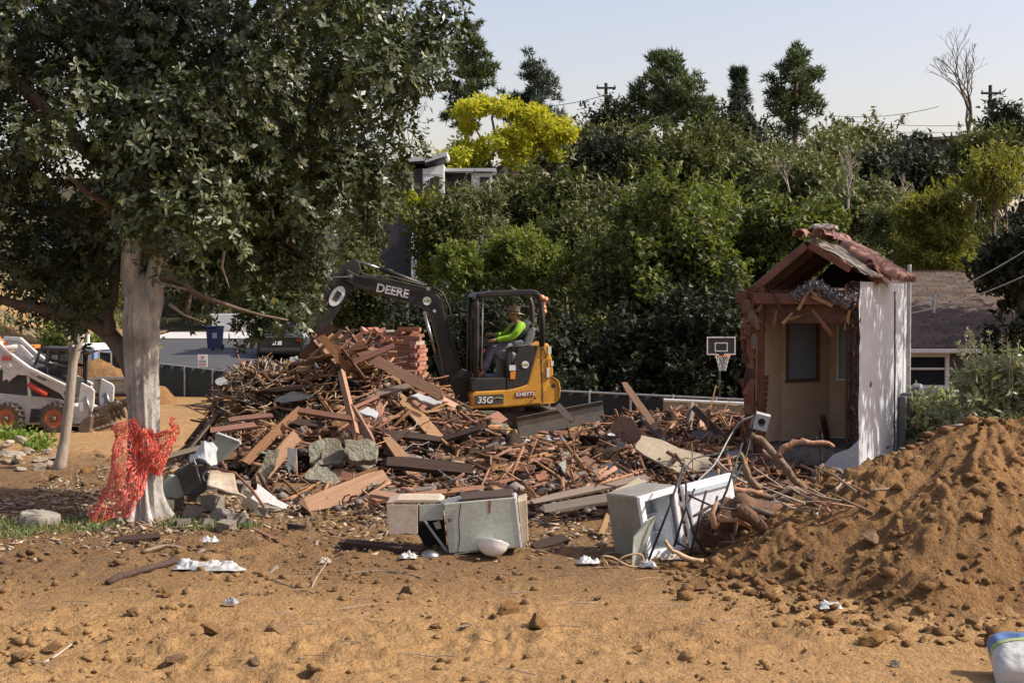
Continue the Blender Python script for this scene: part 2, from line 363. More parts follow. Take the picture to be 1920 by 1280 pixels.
mat('ceramic', (0.80, 0.79, 0.75), (0.74, 0.72, 0.68), rough=0.15, scale=3, bump=0.0, dirt=0.08, spec=0.5)
mat('fridge_white', (0.78, 0.80, 0.82), (0.72, 0.74, 0.77), rough=0.3, scale=3, bump=0.02, dirt=0.1)
mat('fridge_shade_side', (0.30, 0.30, 0.26), (0.22, 0.22, 0.19), rough=0.6, scale=4, bump=0.05, dirt=0.4)  # greyer than the shell: shade of the left face put in, plus dirt
mat('fridge_inner', (0.62, 0.68, 0.73), (0.52, 0.58, 0.64), rough=0.35, scale=5, bump=0.02, dirt=0.2)
mat('sheet_white', (0.54, 0.57, 0.59), (0.38, 0.40, 0.41), rough=0.35, scale=4, bump=0.06, dirt=0.3)
mat('sheet_dark', (0.045, 0.046, 0.05), (0.025, 0.025, 0.028), rough=0.4, scale=5, bump=0.05, dirt=0.15)
mat('tub_rust', (0.56, 0.50, 0.40), (0.30, 0.19, 0.10), rough=0.45, scale=4, bump=0.04, dirt=0.3)
mat('panel_beige', (0.50, 0.43, 0.30), (0.42, 0.35, 0.24), rough=0.7, scale=2, bump=0.04, dirt=0.25)
mat('plastic_white', (0.52, 0.53, 0.51), (0.42, 0.43, 0.41), rough=0.4, scale=10, bump=0.1, spec=0.5)
mat('plastic_blue', (0.10, 0.17, 0.33), (0.07, 0.12, 0.25), rough=0.5, scale=5, bump=0.04)
mat('toilet_blue', (0.20, 0.30, 0.52), (0.16, 0.25, 0.44), rough=0.5, scale=3, bump=0.03)
mat('bin_blue', (0.035, 0.055, 0.14), (0.03, 0.045, 0.11), rough=0.45, scale=3, bump=0.03)
mat('car_paint', (0.02, 0.021, 0.024), (0.016, 0.017, 0.02), rough=0.18, scale=3, bump=0, spec=0.6, coat=0.6)
mat('car_glass', (0.01, 0.011, 0.013), (0.01, 0.01, 0.012), rough=0.06, scale=3, bump=0, spec=0.7)
mat('lamp_red', (0.35, 0.02, 0.02), (0.28, 0.02, 0.02), rough=0.2, scale=3, bump=0)
mat('wrought_iron', (0.012, 0.012, 0.013), (0.03, 0.022, 0.018), rough=0.55, scale=12, bump=0.1)
mat('conduit_grey', (0.33, 0.33, 0.33), (0.2, 0.19, 0.18), rough=0.5, scale=12, bump=0.05, metal=0.3)
mat('hose_tan', (0.50, 0.36, 0.20), (0.4, 0.27, 0.14), rough=0.6, scale=12, bump=0.05)
mat('pole_wood', (0.07, 0.055, 0.05), (0.05, 0.04, 0.035), rough=0.9, scale=6, bump=0.1)
mat('wire_dark', (0.03, 0.03, 0.032), rough=0.6, bump=0)
mat('wire_pale', (0.50, 0.50, 0.52), rough=0.5, bump=0)
mat('root_dirt', (0.17, 0.085, 0.045), (0.07, 0.035, 0.022), rough=0.95, scale=8, bump=0.4, dirt=0.4)
mat('grass_blade', (0.085, 0.15, 0.03), (0.15, 0.18, 0.05), rough=0.6, scale=5, bump=0, island=0.35, hue=0.02)
mat('dry_grass', (0.40, 0.31, 0.16), (0.28, 0.21, 0.11), rough=0.8, scale=5, bump=0, island=0.35)
mat('bank_tan', (0.26, 0.19, 0.10), (0.16, 0.13, 0.065), rough=0.95, scale=2.5, bump=0.3, world_space=True)
mat('wood_weathered', (0.40, 0.37, 0.30), (0.29, 0.26, 0.21), rough=0.9, scale=3, stretch=(0.6, 7, 7), bump=0.2, dirt=0.25)
mat('interior_dark', (0.02, 0.018, 0.017), (0.014, 0.013, 0.012), rough=0.9, bump=0)
m_, nt_, p_, o_ = nmat('window_glass')
p_.inputs['Base Color'].default_value = (0.02, 0.024, 0.028, 1); p_.inputs['Roughness'].default_value = 0.05; p_.inputs['Specular IOR Level'].default_value = 0.6
leafmat('leaf_fig', (0.030, 0.044, 0.017), (0.075, 0.088, 0.036), gloss=0.45, trans=0.14, rough=0.42, tip=(0.18, 0.16, 0.035))
leafmat('leaf_oak', (0.042, 0.054, 0.016), (0.115, 0.122, 0.036), trans=0.2, gloss=0.25)
leafmat('leaf_olive', (0.075, 0.085, 0.032), (0.17, 0.175, 0.07), trans=0.2, gloss=0.35)
leafmat('leaf_dark', (0.014, 0.018, 0.009), (0.036, 0.042, 0.018), trans=0.15, gloss=0.3)  # darkened to carry the shade of low thickets and hillside gaps
leafmat('leaf_pine', (0.042, 0.062, 0.024), (0.105, 0.13, 0.05), trans=0.12, gloss=0.25)
leafmat('leaf_blue', (0.035, 0.048, 0.036), (0.066, 0.082, 0.062), trans=0.15, gloss=0.3)
leafmat('leaf_vine', (0.040, 0.055, 0.013), (0.141, 0.167, 0.035), trans=0.3, gloss=0.35, tip=(0.22, 0.14, 0.03))
leafmat('leaf_bright', (0.102, 0.132, 0.027), (0.178, 0.200, 0.043), trans=0.35, gloss=0.3)
leafmat('leaf_yellow', (0.34, 0.33, 0.03), (0.47, 0.42, 0.045), trans=0.4, gloss=0.2)
leafmat('leaf_lime', (0.20, 0.24, 0.02), (0.36, 0.34, 0.035), trans=0.38, gloss=0.2)
leafmat('leaf_willow', (0.11, 0.125, 0.03), (0.26, 0.24, 0.05), trans=0.35, gloss=0.2)
leafmat('leaf_silver', (0.20, 0.22, 0.13), (0.36, 0.37, 0.24), trans=0.3, gloss=0.6, rough=0.35)
leafmat('leaf_weed', (0.12, 0.20, 0.03), (0.2, 0.27, 0.05), trans=0.35, gloss=0.3)
M = MATS
# ------------------------------------------------------------------ mesh helpers
def tag(o, label=None, cat=None, group=None, kind=None):
    if label: o['label'] = label
    if cat: o['category'] = cat
    if group: o['group'] = group
    if kind or cat: o['kind'] = kind or 'thing'
    return o

def empty(name, loc=(0, 0, 0), rz=0.0, label=None, cat=None, group=None, rot=None):
    o = bpy.data.objects.new(name, None); o.empty_display_size = 0.2
    o.location = loc; o.rotation_euler = rot or (0, 0, rz); col.objects.link(o)
    return tag(o, label, cat, group)

def link(name, me, parent=None, loc=(0, 0, 0), rot=(0, 0, 0), scale=(1, 1, 1)):
    o = bpy.data.objects.new(name, me); col.objects.link(o)
    o.location = loc; o.rotation_euler = rot; o.scale = scale
    if parent is not None: o.parent = parent
    return o

def smooth(me, on=True):
    me.polygons.foreach_set('use_smooth', np.full(len(me.polygons), on)); me.update()

class MB:
    """collects simple shapes and links them as one mesh object"""
    def __init__(s): s.v = []; s.f = []; s.m = []; s.mi = 0; s.M = Matrix()
    def add(s, vs, fs, M=None):
        b = len(s.v); T = s.M @ M if M is not None else s.M
        s.v += [tuple(T @ Vector(v)) for v in vs]
        s.f += [tuple(i + b for i in f) for f in fs]; s.m += [s.mi] * len(fs); return s
    def box(s, c, d, rot=(0, 0, 0), tz=1.0, tx=None):
        x, y, z = d[0] / 2, d[1] / 2, d[2] / 2; tx = tz if tx is None else tx
        vs = [(-x, -y, -z), (x, -y, -z), (x, y, -z), (-x, y, -z), (-x * tx, -y * tz, z), (x * tx, -y * tz, z), (x * tx, y * tz, z), (-x * tx, y * tz, z)]
        fs = [(0, 3, 2, 1), (4, 5, 6, 7), (0, 1, 5, 4), (1, 2, 6, 5), (2, 3, 7, 6), (3, 0, 4, 7)]
        return s.add(vs, fs, Matrix.Translation(c) @ Euler(rot).to_matrix().to_4x4())
    def prism(s, pts, y0, y1, plane='xz'):
        n = len(pts)
        def P(p, y): return (p[0], y, p[1]) if plane == 'xz' else ((p[0], p[1], y) if plane == 'xy' else (y, p[0], p[1]))
        vs = [P(p, y0) for p in pts] + [P(p, y1) for p in pts]
        fs = [tuple(range(n)), tuple(range(2 * n - 1, n - 1, -1))] + [(i, i + n, (i + 1) % n + n, (i + 1) % n) for i in range(n)]
        return s.add(vs, fs)
    def tube(s, pts, r, n=8, cap=True, flat=1.0):
        pts = [Vector(p) for p in pts]; k = len(pts)
        rs = r if isinstance(r, (list, tuple)) else [r] * k
        vs = []; prev = None
        for i, p in enumerate(pts):
            t = (pts[min(i + 1, k - 1)] - pts[max(i - 1, 0)]).normalized()
            if prev is None:
                a = t.orthogonal().normalized()
            else:
                a = (prev - t * prev.dot(t))
                a = a.normalized() if a.length > 1e-6 else t.orthogonal().normalized()
            prev = a; b = t.cross(a)
            for j in range(n):
                th = 2 * math.pi * j / n
                vs.append(p + (a * math.cos(th) + b * math.sin(th) * flat) * rs[i])
        fs = [(i * n + j, i * n + (j + 1) % n, (i + 1) * n + (j + 1) % n, (i + 1) * n + j) for i in range(k - 1) for j in range(n)]
        if cap: fs += [tuple(range(n - 1, -1, -1)), tuple(range((k - 1) * n, k * n))]
        return s.add(vs, fs)
    def lathe(s, prof, n=16, M=None, cap=True):
        vs = [(r * math.cos(2 * math.pi * j / n), r * math.sin(2 * math.pi * j / n), z) for r, z in prof for j in range(n)]
        k = len(prof)
        fs = [(i * n + j, i * n + (j + 1) % n, (i + 1) * n + (j + 1) % n, (i + 1) * n + j) for i in range(k - 1) for j in range(n)]
        if cap: fs += [tuple(range(n - 1, -1, -1)), tuple(range((k - 1) * n, k * n))]
        return s.add(vs, fs, M)
    def sheet(s, p, thick=0.0):
        """grid of points (rows of equal length) as a skin with some thickness"""
        r = len(p); c = len(p[0]); vs = [q for row in p for q in row]
        fs = [(i * c + j, i * c + j + 1, (i + 1) * c + j + 1, (i + 1) * c + j) for i in range(r - 1) for j in range(c - 1)]
        return s.add(vs, fs)
    def build(s, name, mats, parent=None, sm=False, loc=(0, 0, 0), rot=(0, 0, 0), bevel=0.0, seg=2, solid=0.0, auto=None):
        me = bpy.data.meshes.new(name); me.from_pydata(s.v, [], s.f)
        if not isinstance(mats, (list, tuple)): mats = [mats]
        for m in mats: me.materials.append(M[m] if isinstance(m, str) else m)
        if len(mats) > 1: me.polygons.foreach_set('material_index', s.m)
        me.validate(); me.update()
        if sm: smooth(me)
        o = link(name, me, parent, loc, rot)
        if solid: k = o.modifiers.new('solid', 'SOLIDIFY'); k.thickness = solid; k.offset = 0
        if bevel:
            k = o.modifiers.new('bevel', 'BEVEL'); k.width = bevel; k.segments = seg; k.limit_method = 'ANGLE'; k.angle_limit = R(38)
            k.harden_normals = False
        return o

def np_mesh(name, V, F, mt, sm=False):
    """mesh from numpy arrays; F is (n, k)"""
    me = bpy.data.meshes.new(name); n, k = F.shape
    me.vertices.add(len(V)); me.vertices.foreach_set('co', np.ascontiguousarray(V, np.float32).ravel())
    me.loops.add(n * k); me.loops.foreach_set('vertex_index', np.ascontiguousarray(F, np.int32).ravel())
    me.polygons.add(n); me.polygons.foreach_set('loop_start', np.arange(0, n * k, k, dtype=np.int32))
    me.polygons.foreach_set('loop_total', np.full(n, k, np.int32))
    if sm: me.polygons.foreach_set('use_smooth', np.full(n, True))
    me.materials.append(M[mt]); me.update(calc_edges=True); return me

def grid_faces(nr, nc):
    i = np.arange(nr - 1)[:, None]; j = np.arange(nc - 1)[None, :]
    a = i * nc + j
    return np.stack([a, a + 1, a + nc + 1, a + nc], -1).reshape(-1, 4)

def unit(a): return a / np.maximum(np.linalg.norm(a, axis=-1, keepdims=True), 1e-9)

def leaf_mesh(name, C, D, N, L, Wd, mt, fold=False, tri=False):
    """one small leaf blade per row: centre of its foot C, direction D, face normal N, length L, width Wd"""
    D = unit(D); S = unit(np.cross(D, N)); N = unit(np.cross(S, D)); L = L[:, None]; Wd = Wd[:, None]
    if tri:
        V = np.stack([C - S * Wd * .5, C + S * Wd * .5, C + D * L], 1).reshape(-1, 3); F = (np.arange(len(C)) * 3)[:, None] + np.array([[0, 1, 2]])
    elif fold:
        up = N * Wd * 0.16
        V = np.stack([C, C + D * L * .42 - S * Wd * .40 + up * .8, C + D * L * .76 - S * Wd * .5 + up, C + D * L - N * L * .06,
                      C + D * L * .76 + S * Wd * .5 + up, C + D * L * .42 + S * Wd * .40 + up * .8], 1).reshape(-1, 3)
        b = (np.arange(len(C)) * 6)[:, None]
        F = np.concatenate([b + np.array([[0, 1, 2, 3]]), b + np.array([[0, 3, 4, 5]])], 0)
    else:
        V = np.stack([C, C + D * L * .5 - S * Wd * .5, C + D * L, C + D * L * .5 + S * Wd * .5], 1).reshape(-1, 3)
        F = (np.arange(len(C)) * 4)[:, None] + np.array([[0, 1, 2, 3]])
    return np_mesh(name, V, F, mt)

# ------------------------------------------------------------------ ground
def build_ground():
    nr, nc = 690, 360
    ys = 3.5 * (190 / 3.5) ** np.linspace(0, 1, nr)
    ts = np.linspace(-1, 1, nc); ts = np.sign(ts) * np.abs(ts) ** 1.35
    Y = np.repeat(ys[:, None], nc, 1); X = ts[None, :] * (ys[:, None] * 0.62 + 5)
    Z = gz(X, Y)
    near = 1 - sstep(24, 40, Y)
    Z = Z + relief(X, Y) + (1 - near) * fbm(X * .15, Y * .15, 0, 2, 4) * 0.18 * sstep(46, 60, Y) * sstep(-9, -5, X)
    me = np_mesh('ground', np.stack([X, Y, Z], -1).reshape(-1, 3), grid_faces(nr, nc), 'soil', True)
    me.materials.append(M['scrub'])
    fc = grid_faces(nr, nc); cy = Y.ravel()[fc].mean(1); cx = X.ravel()[fc].mean(1)
    hillside = (cy > 43 + 1.5 * fbm(cx * .5, cy * .5, 0, 12, 3)) & (cx > -8.5) | (cy > 79) | ((cy > 33.5) & (cx > -6))
    me.polygons.foreach_set('material_index', hillside.astype(np.int32))
    o = link('ground', me); tag(o, kind='structure')
    # a wide plain round the lot out to the horizon, a little below it
    mb = MB(); mb.add([(-900, -700, -1.6), (900, -700, -1.6), (900, 1500, -1.6), (-900, 1500, -1.6)], [(0, 1, 2, 3)])
    p = mb.build('land', 'bank_tan'); tag(p, kind='structure')
build_ground()

# dry bank on the far side of the lot and the road behind the fence
def strip(name, xs, ys, fz, mt, kind='structure'):
    X, Y = np.meshgrid(xs, ys); Z = fz(X, Y)
    o = link(name, np_mesh(name, np.stack([X, Y, Z], -1).reshape(-1, 3), grid_faces(len(ys), len(xs)), mt, True))
    return tag(o, kind=kind)
strip('road', np.linspace(-19, -8.2, 24), np.linspace(47.8, 72, 40), lambda x, y: gz(x, y) + 0.05, 'asphalt')
strip('pavement', np.linspace(-19, -8.6, 24), np.linspace(72.1, 79, 16), lambda x, y: gz(x, y) + 0.07, 'paving')
strip('bank', np.linspace(-34, -19.2, 50), np.linspace(43, 80, 90), lambda x, y: gz(x, y) + 0.03 + 0.12 * fbm(x, y, 0, 4, 4), 'bank_tan')

def build_mound():
    nr, nc = 250, 360
    X, Y = np.meshgrid(np.linspace(1.2, 8.6, nc), np.linspace(9.6, 16.2, nr))
    Z = mound(X, Y)
    Z = Z + mrelief(X, Y)
    o = link('dirt_mound', np_mesh('dirt_mound', np.stack([X, Y, Z], -1).reshape(-1, 3), grid_faces(nr, nc), 'mound_soil', True))
    tag(o, 'large mound of loose orange brown soil beside the ruined white wall', 'dirt mound')
build_mound()

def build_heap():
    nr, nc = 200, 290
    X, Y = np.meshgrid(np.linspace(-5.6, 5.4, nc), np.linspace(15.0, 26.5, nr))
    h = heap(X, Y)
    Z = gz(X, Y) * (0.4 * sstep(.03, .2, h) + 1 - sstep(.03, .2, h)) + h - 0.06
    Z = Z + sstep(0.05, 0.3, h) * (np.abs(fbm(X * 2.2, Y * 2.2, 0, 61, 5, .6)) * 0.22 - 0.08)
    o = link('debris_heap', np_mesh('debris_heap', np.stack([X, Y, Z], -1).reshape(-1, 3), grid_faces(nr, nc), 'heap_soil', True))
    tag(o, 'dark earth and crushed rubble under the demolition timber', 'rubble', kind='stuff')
build_heap()

# ------------------------------------------------------------------ foliage
def ellipsoid_pts(n, c, r, shell=0.45, topbias=0.0, g=rng):
    d = unit(g.normal(size=(n, 3)))
    if topbias: d[:, 2] = np.where((d[:, 2] < 0) & (g.random(n) < topbias), -d[:, 2], d[:, 2])
    rad = shell + (1 - shell) * g.random(n) ** 0.7
    return np.array(c) + d * rad[:, None] * np.array(r), d

def crown_leaves(C, R_, nclump, rc, nleaf, L, Wd, mt, shell=0.45, topbias=0.3, flat=0.75, droop=0.0, outward=0.6, g=rng, name='crown', big=0.35, skirt=0.0, shoots=.42, tri=False):
    C = np.asarray(C, float); R_ = np.asarray(R_, float)
    nl_ = max(6, nclump // 5)
    lc, ld = ellipsoid_pts(nl_, C, R_ * .62, .55, topbias, g); lr = g.uniform(.20, .52, nl_)
    if skirt:
        ns = max(3, int(nl_ * skirt)); sp = C + np.stack([g.uniform(-.8, .8, ns) * R_[0], g.uniform(-.8, .8, ns) * R_[1], np.zeros(ns)], 1)
        sp[:, 2] = g.uniform(.1, .7, ns) * max(C[2], .5); lc = np.concatenate([lc, sp]); lr = np.concatenate([lr, g.uniform(.3, .5, ns)])
    li = g.choice(len(lc), nclump); cd = unit(g.normal(size=(nclump, 3)) + np.array([0, 0, topbias * .5]))
    cc = lc[li] + cd * (lr[li] * (.55 + .5 * g.random(nclump)))[:, None] * R_
    sz = rc * g.uniform(.45, 1.25, nclump)
    wts = sz ** 2; ci = g.choice(nclump, nleaf, p=wts / wts.sum())
    d = unit(g.normal(size=(nleaf, 3)))
    rr = sz[ci] * (0.15 + 0.95 * g.random(nleaf) ** 0.75)
    P = cc[ci] + d * rr[:, None] * np.array([1, 1, flat])
    sh = unit(g.normal(size=(nclump, 4, 3)) + cd[:, None] * .8 + np.array([0, 0, .55])); k4 = g.integers(0, 4, nleaf); far = g.random(nleaf) < shoots
    tq = g.random(nleaf); P2 = cc[ci] + sh[ci, k4] * (sz[ci] * (.5 + 1.35 * tq))[:, None] + g.normal(size=(nleaf, 3)) * (sz[ci] * .16 * (1.15 - tq))[:, None]
    P = np.where(far[:, None], P2, P)
    D = unit(d * outward + g.normal(size=(nleaf, 3)) * 0.7 + np.array([0, 0, -droop]))
    N = unit(d * 0.5 + np.array([0, 0, 0.75]) + g.normal(size=(nleaf, 3)) * 0.55)
    s = 1 - big / 2 + big * g.random(nleaf) * 2
    return leaf_mesh(name, P, D, N, L * s, Wd * s, mt, tri=tri), cc

def trunk_limbs(mb, base, fork, tips, r0, bend=0.15, n=7, g=rnd):
    base = Vector(base); fork = Vector(fork)
    k = 5; pts = []; rs = []
    for i in range(k + 1):
        t = i / k; p = base.lerp(fork, t) + Vector((g.uniform(-1, 1), g.uniform(-1, 1), 0)) * bend * math.sin(t * math.pi)
        pts.append(p); rs.append(r0 * (1.25 - 0.25 * min(1, t * 4)) * (1 - 0.4 * t))
    mb.tube(pts, rs, n)
    for tp in tips:
        tp = Vector(tp); t0 = g.uniform(0.55, 1.0); s = base.lerp(fork, t0)
        mid = s.lerp(tp, 0.5) + Vector((g.uniform(-1, 1), g.uniform(-1, 1), g.uniform(0, 1))) * (tp - s).length * 0.14
        rr = r0 * g.uniform(0.22, 0.4)
        q = s.lerp(mid, .5) + Vector((g.uniform(-1, 1), g.uniform(-1, 1), g.uniform(-1, 1))) * .05
        mb.tube([s, q, mid, tp], [rr, rr * .85, rr * 0.65, rr * 0.2], 5)

def tree(name, label, px, py, d, rx, ry, mt, base_z=None, nclump=40, rc=None, nleaf=9000, L=0.2, Wd=0.09, cat='tree', group=None,
         bark='bark', rdepth=None, nl=9, trunk_dx=0.0, r0=None, **kw):
    """a tree whose crown is centred where the photograph shows it, (px, py) at depth d, radii in photograph pixels"""
    if d >= 74 and px > 1030: py += 36; ry *= .78; rx *= .92
    s = d / FPX
    C = W(px, py, d); Rx, Rz = rx * s, ry * s; Ry = rdepth or (Rx * 0.9)
    rc = rc or 0.32 * min(Rx, Rz)
    bx = C.x + trunk_dx; bz = float(gz(bx, d)) if base_z is None else base_z
    root = empty(name, (bx, d, bz), 0, label, cat, group)
    Cl = np.array([C.x - bx, 0, C.z - bz])
    if d > 30: nleaf = int(nleaf * 1.35); L *= .80; Wd *= .80; nclump = int(nclump * 1.25); kw['tri'] = True; kw.setdefault('shoots', .24)
    me, cc = crown_leaves(Cl, (Rx, Ry, Rz), nclump, rc, nleaf, L, Wd, mt, **kw)
    cr = link('crown', me, root)
    mb = MB(); tips = cc[rng.choice(len(cc), min(nl, len(cc)), replace=False)]
    trunk_limbs(mb, (0, 0, -0.15), (Cl[0] * 0.8, 0, Cl[2] - Rz * 0.25), tips, r0 or max(0.06, 0.07 * Rx))
    mb.build('trunk', bark, root, sm=True)
    return root
# ------------------------------------------------------------------ the big fig tree in front
def build_fig():
    base = Vector((-4.0, 15.4, 0.0)); s = 15.4 / FPX
    root = empty('fig_tree', base, 0, 'big spreading evergreen tree with pale fluted trunk wrapped in orange netting', 'tree')
    # fluted trunk: a ring per height, two stems merging low down
    H = [(-0.15, .36, 0), (0.0, .30, 0), (0.12, .245, 0), (0.35, .205, 0), (0.7, .192, 0.0), (1.1, .20, 0), (1.5, .228, -.01), (1.9, .245, -.015), (2.2, .245, -.02), (2.42, .21, -.01), (2.6, .12, .0), (2.68, .02, .0)]
    n = 72; V = []
    zs = np.interp(np.linspace(0, len(H) - 1, 70), range(len(H)), [h[0] for h in H])
    for z in zs:
        r = np.interp(z, [h[0] for h in H], [h[1] * .78 for h in H]); ox = np.interp(z, [h[0] for h in H], [h[2] for h in H])
        low = float(1 - sstep(0.2, 1.6, z)); hi = float(sstep(1.1, 2.0, z))
        for j in range(n):
            a = 2 * math.pi * j / n
            fl = 0.055 * math.sin(9 * a + 1.2 * math.sin(z * 2.2)) + 0.045 * math.sin(15 * a + z * 1.1) + .02 * math.sin(23 * a - z)
            cleft = -0.42 * math.exp(-((math.sin((a + 1.25) / 2)) ** 2) / 0.008) * hi          # seam between the two stems, facing the camera
            rr = r * (1 + fl * (0.95 + 1.6 * low) + cleft * 0.55 + 0.06 * float(fbm(math.cos(a) * 2.2, math.sin(a) * 2.2, z * 1.8, 5, 3)))
            spread = 1 + 0.35 * low * max(0, math.sin(5 * a + .7)) * float(1 - sstep(0, .3, z))
            V.append((ox + rr * spread * math.cos(a), rr * spread * math.sin(a) * 0.9, z))
    me = np_mesh('trunk', np.array(V), np.array([(i * n + j, i * n + (j + 1) % n, (i + 1) * n + (j + 1) % n, (i + 1) * n + j) for i in range(len(zs) - 1) for j in range(n)]), 'bark_fig', True)
    link('trunk', me, root)
    def lp(px, py, dy=0.0):
        p = W(px, py, base.y + dy); return p - base
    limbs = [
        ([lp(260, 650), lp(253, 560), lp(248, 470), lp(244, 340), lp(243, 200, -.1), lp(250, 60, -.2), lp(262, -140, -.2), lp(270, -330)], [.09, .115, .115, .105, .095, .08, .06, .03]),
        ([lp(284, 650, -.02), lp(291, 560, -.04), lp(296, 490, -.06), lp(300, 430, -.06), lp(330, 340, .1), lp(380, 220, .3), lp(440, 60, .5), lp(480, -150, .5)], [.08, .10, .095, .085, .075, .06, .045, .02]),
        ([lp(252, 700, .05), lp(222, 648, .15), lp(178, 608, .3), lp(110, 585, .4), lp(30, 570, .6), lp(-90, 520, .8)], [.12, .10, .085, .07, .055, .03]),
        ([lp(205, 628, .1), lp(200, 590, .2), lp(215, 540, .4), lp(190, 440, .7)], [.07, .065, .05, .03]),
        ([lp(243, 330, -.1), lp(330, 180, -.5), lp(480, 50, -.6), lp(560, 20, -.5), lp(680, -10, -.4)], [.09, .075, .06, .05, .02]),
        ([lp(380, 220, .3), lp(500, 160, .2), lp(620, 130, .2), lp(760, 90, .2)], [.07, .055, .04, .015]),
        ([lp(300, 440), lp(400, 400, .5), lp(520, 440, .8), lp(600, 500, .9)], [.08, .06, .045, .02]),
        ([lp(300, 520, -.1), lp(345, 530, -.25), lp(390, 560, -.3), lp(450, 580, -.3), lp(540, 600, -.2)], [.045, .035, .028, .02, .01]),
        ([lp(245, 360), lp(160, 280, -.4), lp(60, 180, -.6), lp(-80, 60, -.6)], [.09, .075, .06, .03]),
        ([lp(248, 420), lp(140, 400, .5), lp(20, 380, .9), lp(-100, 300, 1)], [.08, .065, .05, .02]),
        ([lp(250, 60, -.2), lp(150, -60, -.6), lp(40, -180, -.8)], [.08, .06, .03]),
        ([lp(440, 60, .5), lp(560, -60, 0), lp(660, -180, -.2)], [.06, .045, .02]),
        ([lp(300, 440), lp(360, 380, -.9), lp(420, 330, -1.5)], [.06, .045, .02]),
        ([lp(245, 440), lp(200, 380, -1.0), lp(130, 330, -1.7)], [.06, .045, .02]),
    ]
    for pts, rs in limbs:
        mb = MB(); q = []; qr = []
        for i in range(len(pts) - 1):                                  # a little wander between the joints
            for t in (0, .5):
                p = pts[i].lerp(pts[i + 1], t)
                if t: p = p + Vector((rnd.uniform(-1, 1), rnd.uniform(-1, 1), rnd.uniform(-1, 1))) * 0.035
                q.append(p); qr.append(rs[i] * (1 - t) + rs[i + 1] * t)
        q.append(pts[-1]); qr.append(rs[-1])
        mb.tube(q, qr, 9); mb.build('limb', 'bark_fig' if len(rs) == 8 else 'bark', root, sm=True)  # lesser limbs take darker bark, crown shade put into their colour
    # thin bare twigs below the crown
    for a, b, c_ in ((lp(300, 500, -.2), lp(330, 470, -.3), lp(318, 460, -.3)), (lp(318, 570, -.2), lp(345, 590, -.25), lp(385, 605, -.2)), (lp(310, 480, -.2), lp(285, 470, -.25), lp(280, 455, -.3)),
                     (lp(420, 470, -.2), lp(416, 500, -.2), lp(430, 540, -.2)), (lp(300, 530, -.2), lp(360, 545, -.3), lp(352, 590, -.3))):
        MB().tube([a, b, c_], [.02, .014, .006], 5).build('twig', 'bark_pale', root, sm=True)
    # crown: clumps of rosettes. (px, py, dy, radius m)
    g = np.random.default_rng(5)
    cl = []
    def zone(n, x0, x1, y0, y1, d0, d1, r0=.35, r1=.62):
        for _ in range(n): cl.append((g.uniform(x0, x1), g.uniform(y0, y1), g.uniform(d0, d1), g.uniform(r0, r1)))
    zone(46, -160, 790, -60, 130, -2.0, 2.0); zone(44, -160, 760, 100, 300, -2.3, 1.8); zone(24, -140, 260, 300, 500, -1.6, 1.8); zone(16, 330, 650, 230, 400, .2, 2.2); zone(10, 215, 330, 250, 450, -1.0, -.35, .3, .42); zone(30, -220, 300, -120, 260, -1.5, 2.4, .45, .7); zone(10, -140, 200, 440, 570, .4, 2.2, .3, .5)
    zone(13, 320, 600, 300, 430, -1.4, 1.6); zone(13, 330, 575, 400, 540, .1, 2.1, .28, .45); zone(8, 350, 560, 500, 600, .0, 1.4, .26, .40)
    zone(8, -100, 190, 470, 560, .0, 1.6, .3, .5); zone(30, -200, 760, -520, -60, -2.6, 2.4, .45, .75); zone(14, 690, 830, -20, 180, -1.2, 1.2, .28, .42)
    zone(7, 620, 760, 170, 300, -.8, 1.0, .28, .4); zone(3, 300, 460, 250, 430, -2.6, -1.8, .42, .55)
    zone(2, 420, 470, 590, 640, .2, .6, .2, .26); zone(3, 470, 560, 560, 610, -.2, .5, .24, .32); zone(6, 240, 420, 200, 420, -2.4, -1.7, .4, .55)
    zone(14, 340, 585, 370, 600, .3, 1.7, .28, .42); zone(12, 540, 730, 240, 410, .0, 1.5, .28, .4); zone(8, 210, 330, 30, 300, -1.5, -.6, .3, .45); zone(2, 60, 150, 590, 625, -.2, .5, .16, .22)
    cl = np.array(cl); Pc = np.array([list(lp(a_, b_, dy_)) for a_, b_, dy_, _ in cl]); sv = np.array(SUNV); keep = np.ones(len(cl), bool)
    for tz in (.5, 1.1, 1.7):                                     # an opening on the sunny side lets light reach the trunk
        q = Pc - np.array([.1, -.1, tz]); al = q @ sv; dist = np.linalg.norm(q - al[:, None] * sv, axis=1); keep &= ~((al > .6) & (dist < cl[:, 3] + .08) & (g.random(len(cl)) < .72))
    cl = cl[keep]
    P = np.array([list(lp(a, b, dy)) for a, b, dy, r in cl]); rad = cl[:, 3]
    w = rad ** 2; NR = 29000
    ci = g.choice(len(cl), NR, p=w / w.sum())
    d = unit(g.normal(size=(NR, 3)) + np.array([0, 0, .15]))
    C = P[ci] + d * (rad[ci] * (0.3 + 0.85 * g.random(NR) ** .8))[:, None]
    axis = unit(d * 0.8 + np.array([0.1, -0.05, 0.45]) + g.normal(size=(NR, 3)) * .25)
    K = 7
    e1 = unit(np.cross(axis, g.normal(size=(NR, 3)))); e2 = np.cross(axis, e1)
    cs = []; Ds = []; Ns = []; Ls = []
    for k in range(K):
        th = 2 * math.pi * k / K * 2.618 + g.random(NR) * .5; el = g.uniform(-.15, .75, NR)
        rdir = e1 * np.cos(th)[:, None] + e2 * np.sin(th)[:, None]
        D = unit(rdir * np.cos(el)[:, None] + axis * np.sin(el)[:, None] + np.array([0, 0, -.12]))
        cs.append(C + axis * g.uniform(-.05, .03, NR)[:, None]); Ds.append(D); Ns.append(axis + rdir * -0.3); Ls.append(g.uniform(.055, .105, NR))
    cs, Ds, Ns = (np.stack(a, 1) for a in (cs, Ds, Ns)); Ls = np.stack(Ls, 1)
